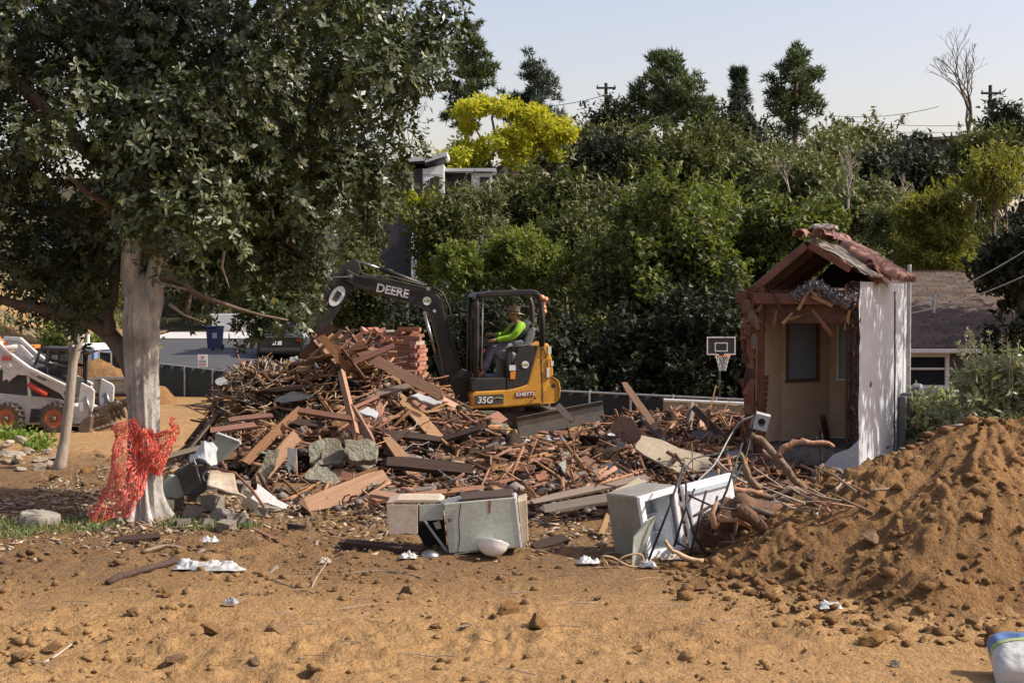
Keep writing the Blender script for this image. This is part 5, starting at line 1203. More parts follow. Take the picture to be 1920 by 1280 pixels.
# ------------------------------------------------------------------ the ruined corner of the house
def build_ruin():
    A = Vector((4.39, 18.0, 0)); Dv = Vector((.433, .901, 0)).normalized(); Lv = Vector((-Dv.y, Dv.x, 0))   # Dv into the depth, Lv to the left
    root = empty('ruined_house', A, 0, 'last standing corner of a stucco house with clay tiles on its broken gable', 'house ruin')
    rot = Matrix((( -Lv.x, Dv.x, 0), (-Lv.y, Dv.y, 0), (0, 0, 1)))                                             # local x = to the right, y = into the depth
    root.rotation_euler = rot.to_euler()
    inv = rot.transposed()
    def loc(px, py, d): return inv @ (W(px, py, d) - A)
    WD, DP = 1.38, 3.3
    def wall(name, p, q, z0, z1, th, mt, holes=(), parent=root, jag=0.0):
        """a wall from plan point p to q with rectangular openings (u0, u1, z0, z1)"""
        p = Vector((*p, 0)); q = Vector((*q, 0)); ln = (q - p).length; us = sorted({0, ln, *[h[0] for h in holes], *[h[1] for h in holes]}); zs = sorted({z0, z1, *[h[2] for h in holes], *[h[3] for h in holes]})
        mb = MB(); ang = math.atan2(q.y - p.y, q.x - p.x)
        T_ = Matrix.Translation(p) @ Matrix.Rotation(ang, 4, 'Z'); mb.M = T_
        for i in range(len(us) - 1):
            for j in range(len(zs) - 1):
                uc, zc = (us[i] + us[i + 1]) / 2, (zs[j] + zs[j + 1]) / 2
                if any(h[0] < uc < h[1] and h[2] < zc < h[3] for h in holes): continue
                mb.box((uc, th / 2, zc), (us[i + 1] - us[i], th, zs[j + 1] - zs[j]))
        o = mb.build(name, mt, parent); return o, T_
    # the white outer wall on the right, with a ragged front edge
    n = 46; g = random.Random(4); mb = MB(); edge = []
    zs = np.linspace(-.3, 2.62, n); ed = [0.03 + 0.05 * float(fbm(z * 3.1, 1.0, 0, 7, 4)) for z in zs]
    inn = [(ed[i], 0.0, zs[i]) for i in range(n)]
    front = [(0.0, ed[i], zs[i]) for i in range(n)]; back = [(0.0, DP, zs[i]) for i in range(n)]
    f2 = [(-.13, ed[i] + .02 + .04 * g.random(), zs[i]) for i in range(n)]; b2 = [(-.13, DP, zs[i]) for i in range(n)]
    mids = [[(0.0 + .006 * float(fbm(t * 5, zs[i] * 3, 0, 3, 3)), ed[i] + (DP - ed[i]) * t, zs[i]) for i in range(n)] for t in np.linspace(0, 1, 24)]
    mb.sheet(mids); mb.mi = 1; mb.sheet([f2, front]); mb.mi = 0; mb.sheet([back, b2]); mb.sheet([b2, f2]); mb.sheet([[f2[-1], b2[-1]], [front[-1], back[-1]]])
    ww = mb.build('stucco_wall', ['stucco', 'wood_dark'], root)
    MB().tube([(.012, 2.35, 0), (.012, 2.37, 1.2), (.012, 2.33, 2.5)], .010, 5).build('wall_crack', 'interior_dark', ww)
    # low broken stub of stucco in front of the wall and dark gap under it
    MB().prism([(-.75, -.35), (.02, -.35), (.02, .62), (-.1, .5), (-.3, .42), (-.5, .2), (-.7, .05)], -.02, .10).build('wall_stub', 'stucco', root, loc=(0, -.02, 0))
    # studs at the raw front edge
    for k, (x, y, w_) in enumerate(((-.075, .10, .05), (-WD - .03, .02, .10), (-WD + .10, .05, .07))):
        MB().box((x, y, 1.38), (w_, .10, 2.35), (0, R(.4 * (k - 1)), 0)).build('stud', 'interior_brown' if k else 'wood_dark', root, bevel=.006)
    MB().box((-.15, .03, 1.35), (.03, .05, 2.5)).build('torn_edge', 'wood_dark', root)
    mb = MB()
    for k in range(60): mb.box((-.08 + g.uniform(-.05, .06), .02 + g.uniform(-.03, .05), g.uniform(.2, 2.6)), (g.uniform(.02, .07), .02, g.uniform(.02, .09)), (g.uniform(-1, 1), g.uniform(-1, 1), g.uniform(-1, 1)))
    mb.build('torn_paper', 'wood_dark', root)['kind'] = 'stuff'
    mb = MB()
    for k in range(40): mb.box((-WD - .08 + g.uniform(-.05, .04), g.uniform(-.03, .1), g.uniform(.3, 2.4)), (g.uniform(.03, .09), .025, g.uniform(.06, .3)), (g.uniform(-.3, .3), g.uniform(-.2, .2), g.uniform(-1, 1)))
    mb.build('torn_lath', 'interior_brown', root)['kind'] = 'stuff'
    # floor and inner walls
    MB().box((-WD / 2 - .05, 1.8, .22), (WD + .05, 3.2, .48)).build('floor_slab', 'rubble_mix', root)
    P0 = (-WD, .2); P1v = loc(1466, 700, 19.3); P2v = loc(1556, 700, 19.75); P1 = (P1v.x, P1v.y); P2 = (P2v.x, P2v.y); P3v = loc(1622, 700, 19.7); P3 = (min(-.14, P3v.x), P3v.y)
    zf, zc = .48, 2.35
    wl1, _ = wall('inner_wall', P0, P1, zf, zc, .06, 'interior_tan')
    ln = math.hypot(P2[0] - P1[0], P2[1] - P1[1]); a0, a1 = ln * .10, ln * .74
    s = 19.55 / FPX; zt, zb = CAM_H - (605 - 560) * s, CAM_H - (713 - 560) * s
    wl2, T2 = wall('inner_wall', P1, P2, zf, zc, .06, 'interior_tan', ((a0, a1, zb, zt),))
    ln3 = math.hypot(P3[0] - P2[0], P3[1] - P2[1]); c0, c1 = ln3 * .22, ln3 * .85
    wl3, T3 = wall('inner_wall', P2, P3, zf, zc, .06, 'interior_tan', ((c0, c1, zb, zt),))
    wall('outer_wall', (P0[0] - .1, P0[1]), (P1[0] - .1, P1[1] + .1), zf, zc, .05, 'interior_brown'); 
    for u0, u1, T_, mt, nm in ((a0, a1, T2, 'blind_grey', 'a'), (c0, c1, T3, 'blind_pale', 'b')):
        w_ = empty('window', (0, 0, 0)); w_.parent = root; w_.matrix_local = T_; uc = (u0 + u1) / 2; wd = u1 - u0
        f = MB()
        for q, dd in (((uc, .0, zt), (wd + .06, .05, .035)), ((uc, .0, zb), (wd + .06, .05, .035)), ((u0, .0, (zt + zb) / 2), (.035, .05, zt - zb - .04)), ((u1, .0, (zt + zb) / 2), (.035, .05, zt - zb - .04))): f.box(q, dd)
        f.build('window_frame', 'interior_brown' if nm == 'a' else 'trim_white', w_, bevel=.004)
        sl = MB().box((0, 0, 0), (wd - .02, .004, .034), (R(24), 0, 0)); so = sl.build('slat', mt, w_, loc=(uc, .022, zt - .02))
        k = 1; z = zt - .052
        while z > zb + .02: link('slat', so.data, w_, (uc, .022, z)); z -= .032
        MB().box((uc, .05, (zt + zb) / 2), (wd, .006, zt - zb)).build('pane', 'window_glass', w_)
    # lath showing where the plaster has gone
    for k in range(9): MB().box((P0[0] + .05 + .004 * k, .30 + .01 * k, .75 + k * .075), (.014, .34 - .02 * k, .055)).build('lath', 'interior_brown', root)
    # head beam, upper wall, rafters
    zb0 = 2.40
    MB().box((-WD / 2 - .17, .03, zb0), (WD + .12, .12, .14), (0, R(1.0), 0)).build('head_beam', 'interior_brown', root, bevel=.01)
    MB().box((-WD / 2, .12, zb0 - .20), (WD, .05, .24)).build('header_board', 'interior_brown', root, bevel=.006)
    for k in range(3): MB().box((-WD / 2 - .05, .75 + .75 * k, 2.42), (WD - .2, .05, .13)).build('ceiling_joist', 'interior_brown', root)
    MB().box((-WD / 2 - .05, 1.75, 2.50), (WD - .12, 2.9, .02)).build('ceiling', 'interior_brown', root)
    ax, az = -.66, 3.05; el, er = (-WD + .0, 2.46), (.08, 2.60)
    def slope(p, q, y0, y1, th, mt, nm, off=0.0):
        a = math.atan2(q[1] - p[1], q[0] - p[0]); nx, nz = -math.sin(a), math.cos(a)
        if nz < 0: nx, nz = -nx, -nz
        pts = [(p[0] + nx * off, p[1] + nz * off), (q[0] + nx * off, q[1] + nz * off), (q[0] + nx * (off + th), q[1] + nz * (off + th)), (p[0] + nx * (off + th), p[1] + nz * (off + th))]
        return MB().prism(pts, y0, y1).build(nm, mt, root)
    slope((ax, az), er, .06, 2.1, .025, 'roof_felt', 'roof_deck', .09)
    slope((ax, az), el, .10, 2.1, .025, 'roof_felt', 'roof_deck', .09)
    for y in (.0, .62, 1.25, 1.9): 
        slope((ax, az), (-.14, er[1] + (ax * 0 + (az - er[1]) * (er[0] + .14) / (er[0] - ax))), y, y + .06, .088, 'interior_brown', 'rafter'); slope((ax, az), el, y + .02, y + .08, .088, 'interior_brown', 'rafter')
    MB().box((ax, 1.1, az + .03), (.05, 2.0, .16)).build('ridge_board', 'interior_brown', root)
    MB().prism([(ax, az - .02), (er[0] - .2, 2.55), (el[0] + .2, 2.55)], 2.02, 2.07).build('gable_shade_back', 'wood_dark', root)  # closes the gable, attic shade put into its dark colour
    # torn tar paper edge
    mb = MB(); k0 = len(mb.v)
    rows = []
    for i in range(22):
        t = i / 21; bx = ax + (er[0] - ax) * t; bz = az + (er[1] - az) * t + .135
        rows.append([(bx, .02 + .06 * float(vnoise(t * 9, 2, 0, 5)), bz - .03 + .03 * float(vnoise(t * 12, 7, 0, 9))), (bx, .14, bz), (bx, .85, bz)])
    mb.sheet(rows); mb.build('torn_felt', 'roof_felt', root, solid=.008)
    # clay barrel tiles
    tl = MB(); nseg = 9; L_, R0, R1 = .46, .085, .105; ring = []
    for t in (0, 1):
        for rr, of in ((0, 0), (-.014, 1)):
            ring.append([(t * L_, math.cos(math.pi * j / nseg) * ((R0 + (R1 - R0) * t) + rr), math.sin(math.pi * j / nseg) * ((R0 + (R1 - R0) * t) + rr)) for j in range(nseg + 1)])
    tl.sheet([ring[0], ring[2]]); tl.sheet([ring[3], ring[1]]); tl.sheet([ring[1], ring[0]]); tl.sheet([ring[2], ring[3]])
    proto = tl.build('roof_tile', 'clay_tile', root); tm = proto.data; smooth(tm); bpy.data.objects.remove(proto)
    sl = Vector((er[0] + .10 - ax, 0, er[1] - .06 - az)); ln = sl.length; sa = math.atan2(-sl.z, sl.x)
    def tile(t, y, rz=0.0, up=0.0, ry=0.0):
        p = Vector((ax, y, az)) + sl * t + Vector((math.sin(sa), 0, math.cos(sa))) * (.125 + up)
        return link('roof_tile', tm, root, p, (0, sa + ry - .04, rz))
    for y, ts in ((1.02, (.28, .56)), (1.24, (.22, .42, .62)), (1.46, (.04, .24, .44, .62)), (1.68, (.04, .24, .44, .62)), (1.9, (.04, .24, .44, .62))):
        for t in ts: tile(t, y, g.uniform(-.05, .05), g.uniform(0, .02))
    tile(.62, .82, 1.2, .02); tile(.70, .66, 1.35, .0, .1)
    # broken ridge tiles and mortar
    for k, (x, y, rz) in enumerate(((-.10, -.06, 1.5), (.14, .0, 1.62), (.02, .42, 1.5), (.05, .85, 1.6), (.02, 1.3, 1.55), (0, 1.7, 1.6))):
        link('ridge_tile', tm, root, (ax + x, y, az + .15 + .02 * k * (k < 3)), (0, 0, rz), (1, 1.05, 1.1))
    for k in range(7):
        rk = MB().lathe([(.001, -.03), (.09, -.02), (.10, .0), (.06, .025), (.001, .03)], 6).build('mortar_lump', 'concrete', root, loc=(ax + g.uniform(-.05, .25), g.uniform(-.05, .5), az + .265 + g.uniform(0, .02)), rot=(g.uniform(-.4, .4), g.uniform(-.4, .4), g.uniform(0, 3)))
    # torn insulation hanging under the gable
    C = np.stack([rng.uniform(-.85, -.02, 2000), rng.uniform(-.12, .16, 2000), np.zeros(2000)], 1)
    C[:, 2] = 2.50 + .07 * np.sin(C[:, 0] * 9) - .10 * (C[:, 0] > -.5) * rng.random(2000) + rng.normal(0, .035, 2000)
    V = rng.normal(size=(2000, 3)); Ls = rng.uniform(.015, .05, 2000)
    link('insulation', leaf_mesh('insulation', C, V, rng.normal(size=(2000, 3)), Ls, Ls * .8, 'insulation'), root)
    # splintered ends, hanging boards and lost plaster
    for k in range(16):
        x = g.uniform(-WD - .1, -.1); z = g.choice((2.44, 2.32, 2.2, 2.5)); L_ = g.uniform(.12, .42)
        MB().box((x, -.04 + g.uniform(-.05, .05), z - L_ * .25), (.035 + .03 * g.random(), .018, L_), (g.uniform(-.4, .4), g.uniform(-1.3, 1.3), g.uniform(-.5, .5)), tz=.5).build('broken_batten', g.choice(('interior_brown', 'interior_brown', 'wood_dark', 'wood_tan')), root)
    for k in range(14):
        z = .35 + k * .15; MB().box((-WD - .02 + g.uniform(-.05, .05), -.05 + g.uniform(-.02, .02), z), (g.uniform(.05, .16), .03, g.uniform(.1, .22)), (g.uniform(-.2, .2), g.uniform(-.5, .5), g.uniform(-.6, .6)), tz=g.uniform(.3, 1)).build('broken_board', g.choice(('interior_brown', 'interior_brown', 'wood_dark', 'wood_grey')), root)
    dv = Vector((P1[0] - P0[0], P1[1] - P0[1], 0)).normalized(); nv = Vector((dv.y, -dv.x, 0))
    for k, (u, z, r) in enumerate(((.06, .95, .17), (.10, .72, .13), (.04, 1.5, .12), (.08, 1.2, .09), (.05, 2.0, .14))):
        pts = []
        for j in range(11):
            a = 6.283 * j / 11; rr = r * g.uniform(.55, 1.15); pts.append(Vector((P0[0], P0[1], z)) + dv * (u + rr * .8 * math.cos(a) + .05) + Vector((0, 0, rr * 1.3 * math.sin(a))) + nv * .008)
        MB().add([tuple(p_) for p_ in pts], [tuple(range(11))]).build('bare_patch', 'interior_brown' if k % 2 else 'wood_dark', root, solid=.006)
    # meter box and conduit at the far end of the white wall
    mt_ = empty('electric_meter', (0, 0, 0)); mt_.parent = root
    MB().box((.09, 3.0, .78), (.16, .34, .52)).build('panel_box', 'meter_grey', mt_, bevel=.02)
    MB().lathe([(.09, 0), (.09, .10), (.07, .13)], 18, Matrix.Translation((.16, 3.02, 1.08)) @ Matrix.Rotation(R(90), 4, 'Y')).build('meter_dial', 'meter_grey', mt_, sm=False)
    MB().box((.06, 2.72, .55), (.10, .12, .9)).build('conduit_box', 'meter_grey', mt_, bevel=.01)
    MB().tube([(.07, 3.1, 1.0), (.07, 3.1, 2.9)], .03, 8).build('riser', 'galvanised', mt_)
    for y in (3.02, 3.14): MB().tube([(.05, y, -.1), (.05, y, .6)], .028, 8).build('riser', 'meter_grey', mt_)
    # broken vent on the wall face
    disc(.04, .02, 'meter_grey', 'pipe_stub', root, (.0, .72, 1.28), (0, R(90), 0))
    return root, A
build_ruin()

# ------------------------------------------------------------------ shingled house on the right
def build_shingle_house():
    d = 33.0; s = d / FPX
    E = lambda px, py, dd=d: W(px, py, dd)
    b = E(1790, 730); zg = -.6
    root = empty('neighbour_house', (b.x, d, zg), 0, 'low dark house with brown shingle roof and white framed window', 'house')
    L = lambda px, py, dd=d: E(px, py, dd) - Vector((b.x, d, zg))
    x0, x1 = L(1640, 0).x, L(2080, 0).x; ze = L(0, 655).z
    wx0, wx1, wz0, wz1 = L(1706, 0).x, L(1778, 0).x, L(0, 722).z, L(0, 668).z
    mb = MB()
    for a, c, lo, hi in ((x0, wx0, 0, ze), (wx1, x1, 0, ze), (wx0, wx1, 0, wz0), (wx0, wx1, wz1, ze)): mb.box(((a + c) / 2, .06, (lo + hi) / 2), (c - a, .12, hi - lo))
    wl_ = mb.build('wall', 'siding_dark', root)
    for k in range(14):
        z = ze - .06 - k * .16
        if z < .05: break
        for a, c in (((x0, wx0 - .09), (wx1 + .09, x1)) if wz0 - .1 < z < wz1 + .1 else ((x0, x1),)): MB().box(((a + c) / 2, -.012, z), (c - a, .022, .150), (R(-4), 0, 0)).build('siding_board', 'siding_dark', root)
    MB().box(((x0 + x1) / 2, 3.4, ze / 2), (x1 - x0 - .1, 6.4, ze - .1)).build('house_core', 'interior_dark', root)
    w_ = empty('window', (0, 0, 0)); w_.parent = root
    for q, dd in ((((wx0 + wx1) / 2, -.03, wz1 + .04), (wx1 - wx0 + .18, .08, .10)), ((wx0 - .04, -.03, (wz0 + wz1) / 2), (.09, .08, wz1 - wz0)), ((wx1 + .04, -.03, (wz0 + wz1) / 2), (.09, .08, wz1 - wz0)), (((wx0 + wx1) / 2, -.03, wz0 - .04), (wx1 - wx0 + .18, .08, .09))): MB().box(q, dd).build('window_frame', 'trim_white', w_, bevel=.006)
    MB().box(((wx0 + wx1) / 2, .03, (wz0 + wz1) / 2), (wx1 - wx0, .02, wz1 - wz0)).build('pane', 'window_glass', w_)
    MB().box(((wx0 + wx1) / 2, -.0, (wz0 + wz1) / 2 + .05), (wx1 - wx0, .04, .05)).build('sash_rail', 'trim_white', w_)
    w2 = empty('window', (0, 0, 0)); w2.parent = root; q = L(1885, 690)
    MB().box((q.x, -.03, q.z), (.9, .06, .75)).build('window_frame', 'trim_white', w2); MB().box((q.x, -.065, q.z), (.72, .01, .57)).build('pane', 'window_glass', w2)
    # roof: ridge higher and further back
    rise = (655 - 512) * s * 1.19; dep = 4.2
    zr = W(0, 512, d + dep).z - zg
    ov = .35
    ang = math.atan2(zr - ze, dep + ov); slen = math.hypot(zr - ze, dep + ov)
    rf = MB(); rf.M = Matrix.Translation((0, -ov, ze)) @ Matrix.Rotation(ang, 4, 'X')
    xr = L(1843, 0, d + dep).x                                    # hip end of the ridge
    rf.prism([(x0 - .2, 0), (x1, 0), (x1, slen * .4), (xr, slen), (x0 - .2, slen)], .0, .05, 'xy'); roof = rf.build('roof', 'shingle', root)
    sh = MB().box((.0, 0, 0), (.325, .17, .016)).build('shingle', 'shingle', roof, bevel=0); me = sh.data; bpy.data.objects.remove(sh)
    T_ = Matrix.Translation((0, -ov, ze)) @ Matrix.Rotation(ang, 4, 'X'); step = .155; n = 0
    eul = (ang + R(3.0), 0, 0)
    rows = int(slen / step)
    for r in range(rows):
        v = (r + .5) * step; x = x0 - .2 + .16 * (r % 2)
        xmax = min(x1, x1 if v < slen * .4 else x1 + (xr - x1) * (v - slen * .4) / (slen * .6)) - .17
        while x < min(xmax, L(1905, 0).x):
            if x > L(1690, 0).x + .0 and n < 430:
                p = T_ @ Vector((x + rnd.uniform(-.008, .008), v, .062)); o = link('shingle', me, roof, p, (eul[0], rnd.uniform(-.01, .01), 0)); n += 1
            x += .335
    MB().box(((x0 + xr) / 2, dep, zr + .05), (xr - x0, .25, .05)).build('ridge_cap', 'shingle', roof)
    MB().box(((x0 + x1) / 2, -ov - .05, ze - .02), (x1 - x0, .10, .10)).build('gutter', 'trim_white', root, bevel=.02)
    q = T_ @ Vector((L(1757, 0, d + 1.5).x, slen * .42, .05))
    MB().tube([q, q + Vector((0, 0, .45))], .04, 10).build('vent_pipe', 'galvanised', root)
build_shingle_house()

# ------------------------------------------------------------------ grey house on the slope
def build_grey_house():
    d = 56.0; b = W(790, 420, d); zg = float(gz(b.x, d)) - .3
    root = empty('grey_house', (b.x, d, zg), 0, 'tall grey and white modern house half hidden behind the shrubs', 'house'); o0 = Vector((b.x, d, zg)); L = lambda px, py, dd=d: W(px, py, dd) - o0
    def block(nm, x0, x1, ytop0, ytop1, dd, dep, mt, zb=0.0):
        a, c = L(x0, ytop0, dd), L(x1, ytop1, dd); y0 = dd - d
        return MB().prism([(a.x, zb), (c.x, zb), (c.x, c.z), (a.x, a.z)], y0, y0 + dep).build(nm, mt, root)
    wl_ = block('wall', 712, 792, 313, 316, d, 5, 'siding_violet'); wl2 = block('wall', 792, 832, 318, 308, d + .02, 5, 'siding_white'); block('wall', 834, 886, 322, 322, d + 1.5, 4, 'siding_violet'); block('wall', 884, 922, 325, 325, d + 1.0, 4, 'siding_white')
    block('wall', 768, 792, 430, 430, d - .3, .29, 'siding_violet'); block('corner_board', 771, 783, 430, 430, d - .34, .03, 'siding_white')
    def roof(x0, y0, x1, y1, dd, dep, th, mt):
        a, c = L(x0, y0, dd), L(x1, y1, dd); yy = dd - d
        return MB().prism([(a.x, a.z), (c.x, c.z), (c.x, c.z + th), (a.x, a.z + th)], yy, yy + dep).build('roof', mt, root)
    roof(700, 312, 796, 305, d - .5, 6, .10, 'siding_violet'); roof(696, 308, 798, 301, d - .6, 6.2, .16, 'roof_white')
    roof(796, 309, 836, 293, d - .5, 6, .10, 'siding_violet'); roof(797, 305, 838, 292, d - .6, 6.2, .18, 'roof_white'); roof(832, 321, 930, 321, d + .6, 5, .12, 'roof_white')
    p = L(945, 340, d + 3); q = L(1040, 312, d + 6)
    MB().add([tuple(L(900, 345, d + 2)), tuple(L(1050, 345, d + 2)), tuple(L(1010, 312, d + 6)), tuple(L(935, 312, d + 6))], [(0, 1, 2, 3)]).build('roof', 'roof_tan', root, solid=.12)
    MB().add([tuple(L(905, 344, d + 2.3)), tuple(L(1045, 344, d + 2.3)), tuple(L(1045, 420, d + 2.3)), tuple(L(905, 420, d + 2.3))], [(0, 1, 2, 3)]).build('wall', 'interior_tan', root, solid=.1)
    for k in range(9):                                             # boards of the white siding
        a, c = L(793, 322 + k * 12, d - .02), L(831, 322 + k * 12, d - .02); MB().box(((a.x + c.x) / 2, -.03, a.z), (c.x - a.x, .03, .225), (R(-4), 0, 0)).build('siding_board', 'siding_white', root)
        a, c = L(885, 330 + k * 12, d + 1), L(921, 330 + k * 12, d + 1); MB().box(((a.x + c.x) / 2, .97, a.z), (c.x - a.x, .03, .225), (R(-4), 0, 0)).build('siding_board', 'siding_white', root)
    for x0, x1, y0, y1, dd in ((806, 824, 334, 392, d - .1), (900, 918, 332, 372, d + .85)):
        w_ = empty('window', (0, 0, 0)); w_.parent = root; a, c = L(x0, y0, dd), L(x1, y1, dd); xc, zc = (a.x + c.x) / 2, (a.z + c.z) / 2
        MB().box((xc, dd - d, zc), (c.x - a.x, .06, a.z - c.z)).build('window_frame', 'black_paint', w_); MB().box((xc + .04, dd - d - .035, zc - .03), (c.x - a.x - .16, .02, a.z - c.z - .16)).build('pane', 'window_glass', w_)
build_grey_house()
# dark long roof on the ridge
a = W(1632, 268, 104); c = W(1800, 252, 104)
rh = empty('ridge_building', ((a.x + c.x) / 2, 104, a.z - 3), 0, 'long dark flat roofed building on the ridge line', 'building')
MB().prism([(a.x - c.x - 1, 0), (c.x - a.x + 1, 0), (c.x - a.x + 1, 3 + (c.z - a.z) * 1.4 - .1), (a.x - c.x - 1, 2.6)], 0, 6).build('wall', 'siding_dark', rh)
MB().prism([(a.x - c.x - 1.3, 2.6), (c.x - a.x + 1.3, 3.55), (c.x - a.x + 1.3, 3.78), (a.x - c.x - 1.3, 2.85)], -.4, 6.4).build('roof', 'siding_dark', rh)
for k in range(5): MB().box((-2.6 + k * 1.3, -.02, 1.7), (.7, .06, .8)).build('window', 'window_glass', rh)

# ------------------------------------------------------------------ fences and walls
def fence(pts, d0, d1, top_py, h, mt, label, name='screen_fence', npost=5, rail='galvanised'):
    p0 = W(pts[0], top_py[0], d0); p1 = W(pts[1], top_py[1], d1); root = empty(name, (p0.x, p0.y, p0.z - h), 0, label, 'fence'); v = p1 - p0
    mb = MB(); n = 40; rows = []
    for j in range(7): rows.append([Vector((v.x * i / n, v.y * i / n + .03 * math.sin(i * 2.1 + j * .7), v.z * i / n + h * j / 6)) for i in range(n + 1)])
    mb.sheet(rows); mb.build('screen_fabric', mt, root, sm=True, solid=.01)
    MB().tube([(0, -.03, h + .02), (v.x, v.y - .03, v.z + h + .02)], .024, 8).build('top_rail', rail, root)
    for k in range(npost + 1):
        t = k / npost; MB().tube([(v.x * t, v.y * t - .05, v.z * t - .3), (v.x * t, v.y * t - .05, v.z * t + h + .06)], .03, 8).build('post', rail, root)
    return root
fence((295, 560), 45, 43.5, (682, 712), 1.15, 'screen_green', 'low green screened fence behind the dirt lot', npost=5)
fence((1030, 1425), 33.5, 31.5, (733, 752), .75, 'screen_dark', 'low dark screened fence behind the excavator', npost=5)
fence((186, 232), 46, 46, (660, 664), 1.3, 'screen_green', 'short chain link fence beside the blue portable toilet', npost=2)
sg = W(380, 676, 44.4); so = empty('fence_sign', sg, 0, 'small white warning sign fixed on the green fence', 'sign')
MB().box((0, 0, 0), (.30, .02, .38)).build('sign_board', 'decal_white', so, bevel=.004)
text('H', .11, 'red_paint', so, (0, -.012, .10), FRONT, bold=.006)
for k, (w_, z) in enumerate(((.24, -.0), (.22, -.04), (.25, -.10), (.20, -.14))): MB().box((0, -.0125, z), (w_, .003, .016)).build('lettering', 'decal_red' if k > 1 else 'decal_dark', so)
q0, q1 = W(1245, 752, 30.5), W(1425, 760, 29.5)
rw = MB(); v = q1 - q0; nn = 30
rows = [[Vector((v.x * i / nn, v.y * i / nn, -.95)) for i in range(nn + 1)], [Vector((v.x * i / nn, v.y * i / nn, v.z * i / nn + .02 * float(vnoise(i * .7, 0, 0, 3)))) for i in range(nn + 1)], [Vector((v.x * i / nn, v.y * i / nn + .2, v.z * i / nn + .02 * float(vnoise(i * .7, 0, 0, 3)))) for i in range(nn + 1)], [Vector((v.x * i / nn, v.y * i / nn + .2, -.95)) for i in range(nn + 1)]]
rw.sheet(rows); ro = rw.build('retaining_wall', 'concrete', loc=q0); tag(ro, 'low pale concrete wall before the dark screened fence', 'wall')
rc_ = MB(); rc_.tube([Vector((0, -.02, .03)), v + Vector((0, -.02, .03))], .035, 6); rc_.build('coping', 'trim_white', ro)

# ------------------------------------------------------------------ basketball hoop
def hoop():
    d = 34.0; c = W(1352, 648, d); zg = float(gz(c.x, d)); root = empty('basketball_hoop', (c.x, d, zg), 0, 'basketball hoop with clear backboard and white net before the dark thicket', 'hoop'); z = c.z - zg
    s = d / FPX; w, h = 54 * s, 34 * s
    MB().box((0, 0, z), (w, .03, h)).build('backboard', 'sheet_dark', root)
    def frame(nm, w_, h_, zc, t, y): 
        mb = MB(); mb.box((0, y, zc + h_ / 2 - t / 2), (w_, .02, t)).box((0, y, zc - h_ / 2 + t / 2), (w_, .02, t)).box((-w_ / 2 + t / 2, y, zc), (t, .02, h_ - 2 * t)).box((w_ / 2 - t / 2, y, zc), (t, .02, h_ - 2 * t)); mb.build(nm, 'trim_white', root)
    frame('border', w, h, z, .03, -.027); frame('target_square', w * .45, h * .5, z - .03, .025, -.027)
    zr = z - h * .52; rr = .18
    MB().tube([(rr * math.cos(a), -.26 + rr * math.sin(a), zr) for a in np.linspace(0, 2 * math.pi, 25)], .012, 6).build('rim', 'orange_paint', root)
    mb = MB()
    for k in range(10):
        for s_ in (1, -1):
            mb.tube([((rr - .10 * t ** .7) * math.cos(k * .628 + s_ * t * 1.0), -.26 + (rr - .10 * t ** .7) * math.sin(k * .628 + s_ * t * 1.0), zr - .36 * t) for t in (0, .25, .5, .75, 1)], .0075, 4, cap=False)
    mb.build('net', 'trim_white', root)
    MB().box((0, -.04, zr + .02), (.12, .12, .1)).build('bracket', 'black_paint', root)
    MB().tube([(0, .35, 0), (0, .35, z - .5), (0, .05, z)], .05, 8).build('pole', 'black_paint', root)
hoop()

# ------------------------------------------------------------------ utility poles and wires
def pole(px, y0, y1, d, arms, label):
    t = W(px, y0, d); b = W(px, y1, d); zb = min(b.z, float(gz(b.x, d))); root = empty('utility_pole', (b.x, d, zb), 0, label, 'utility pole'); h = t.z - zb
    MB().tube([(0, 0, -.3), (0, 0, h)], [.16, .11], 8).build('pole_shaft', 'pole_wood', root)
    for z, w_ in arms:
        MB().box((0, -.14, h - z), (w_, .10, .13)).build('crossarm', 'pole_wood', root)
        for x in (-.45, .45): MB().lathe([(.03, 0), (.05, .06), (.02, .14)], 8, Matrix.Translation((x * w_, -.14, h - z + .06))).build('insulator', 'pole_wood', root)
    MB().lathe([(.16, 0), (.16, .5), (.05, .58)], 10, Matrix.Translation((.26, 0, h - 1.35))).build('transformer', 'pole_wood', root)
    return t
t1 = pole(1136, 156, 300, 96, ((.35, 1.3), (1.9, 1.0)), 'dark wooden utility pole between the skyline trees')
t2 = pole(1856, 160, 260, 86, ((.5, 1.2), (1.4, .8)), 'dark utility pole behind the tall leafless tree')
def wire(label, a, b, sag, r, mt='wire_dark', name='overhead_wire'):
    pts = [a.lerp(b, t) - Vector((0, 0, sag * 4 * t * (1 - t))) for t in np.linspace(0, 1, 17)]
    o = MB().tube([p - a for p in pts], r, 5, cap=False).build(name, mt, loc=a, sm=True); tag(o, label, 'wire'); return o
wire('thin wire running from the skyline pole down behind the broad dark tree', W(1136, 178, 96), W(960, 200, 100), .3, .022)
wire('upper thin wire crossing the sky towards the leafless tree', W(1560, 217, 90), W(1760, 200, 88), .3, .018)
wire('middle thin wire crossing the sky above the dark ridge roof', W(1600, 228, 90), W(1860, 232, 88), .2, .015)
wire('lowest thin wire crossing the sky above the dark ridge roof', W(1600, 242, 92), W(1860, 244, 88), .2, .013)
wire('upper pale service cable sloping down to the white wall', W(1701, 578, 21.4), W(1990, 425, 19), .10, .010, 'wire_pale', 'service_cable')
wire('lower pale service cable sloping down to the white wall', W(1703, 588, 21.4), W(1990, 482, 19), .10, .008, 'wire_pale', 'service_cable')

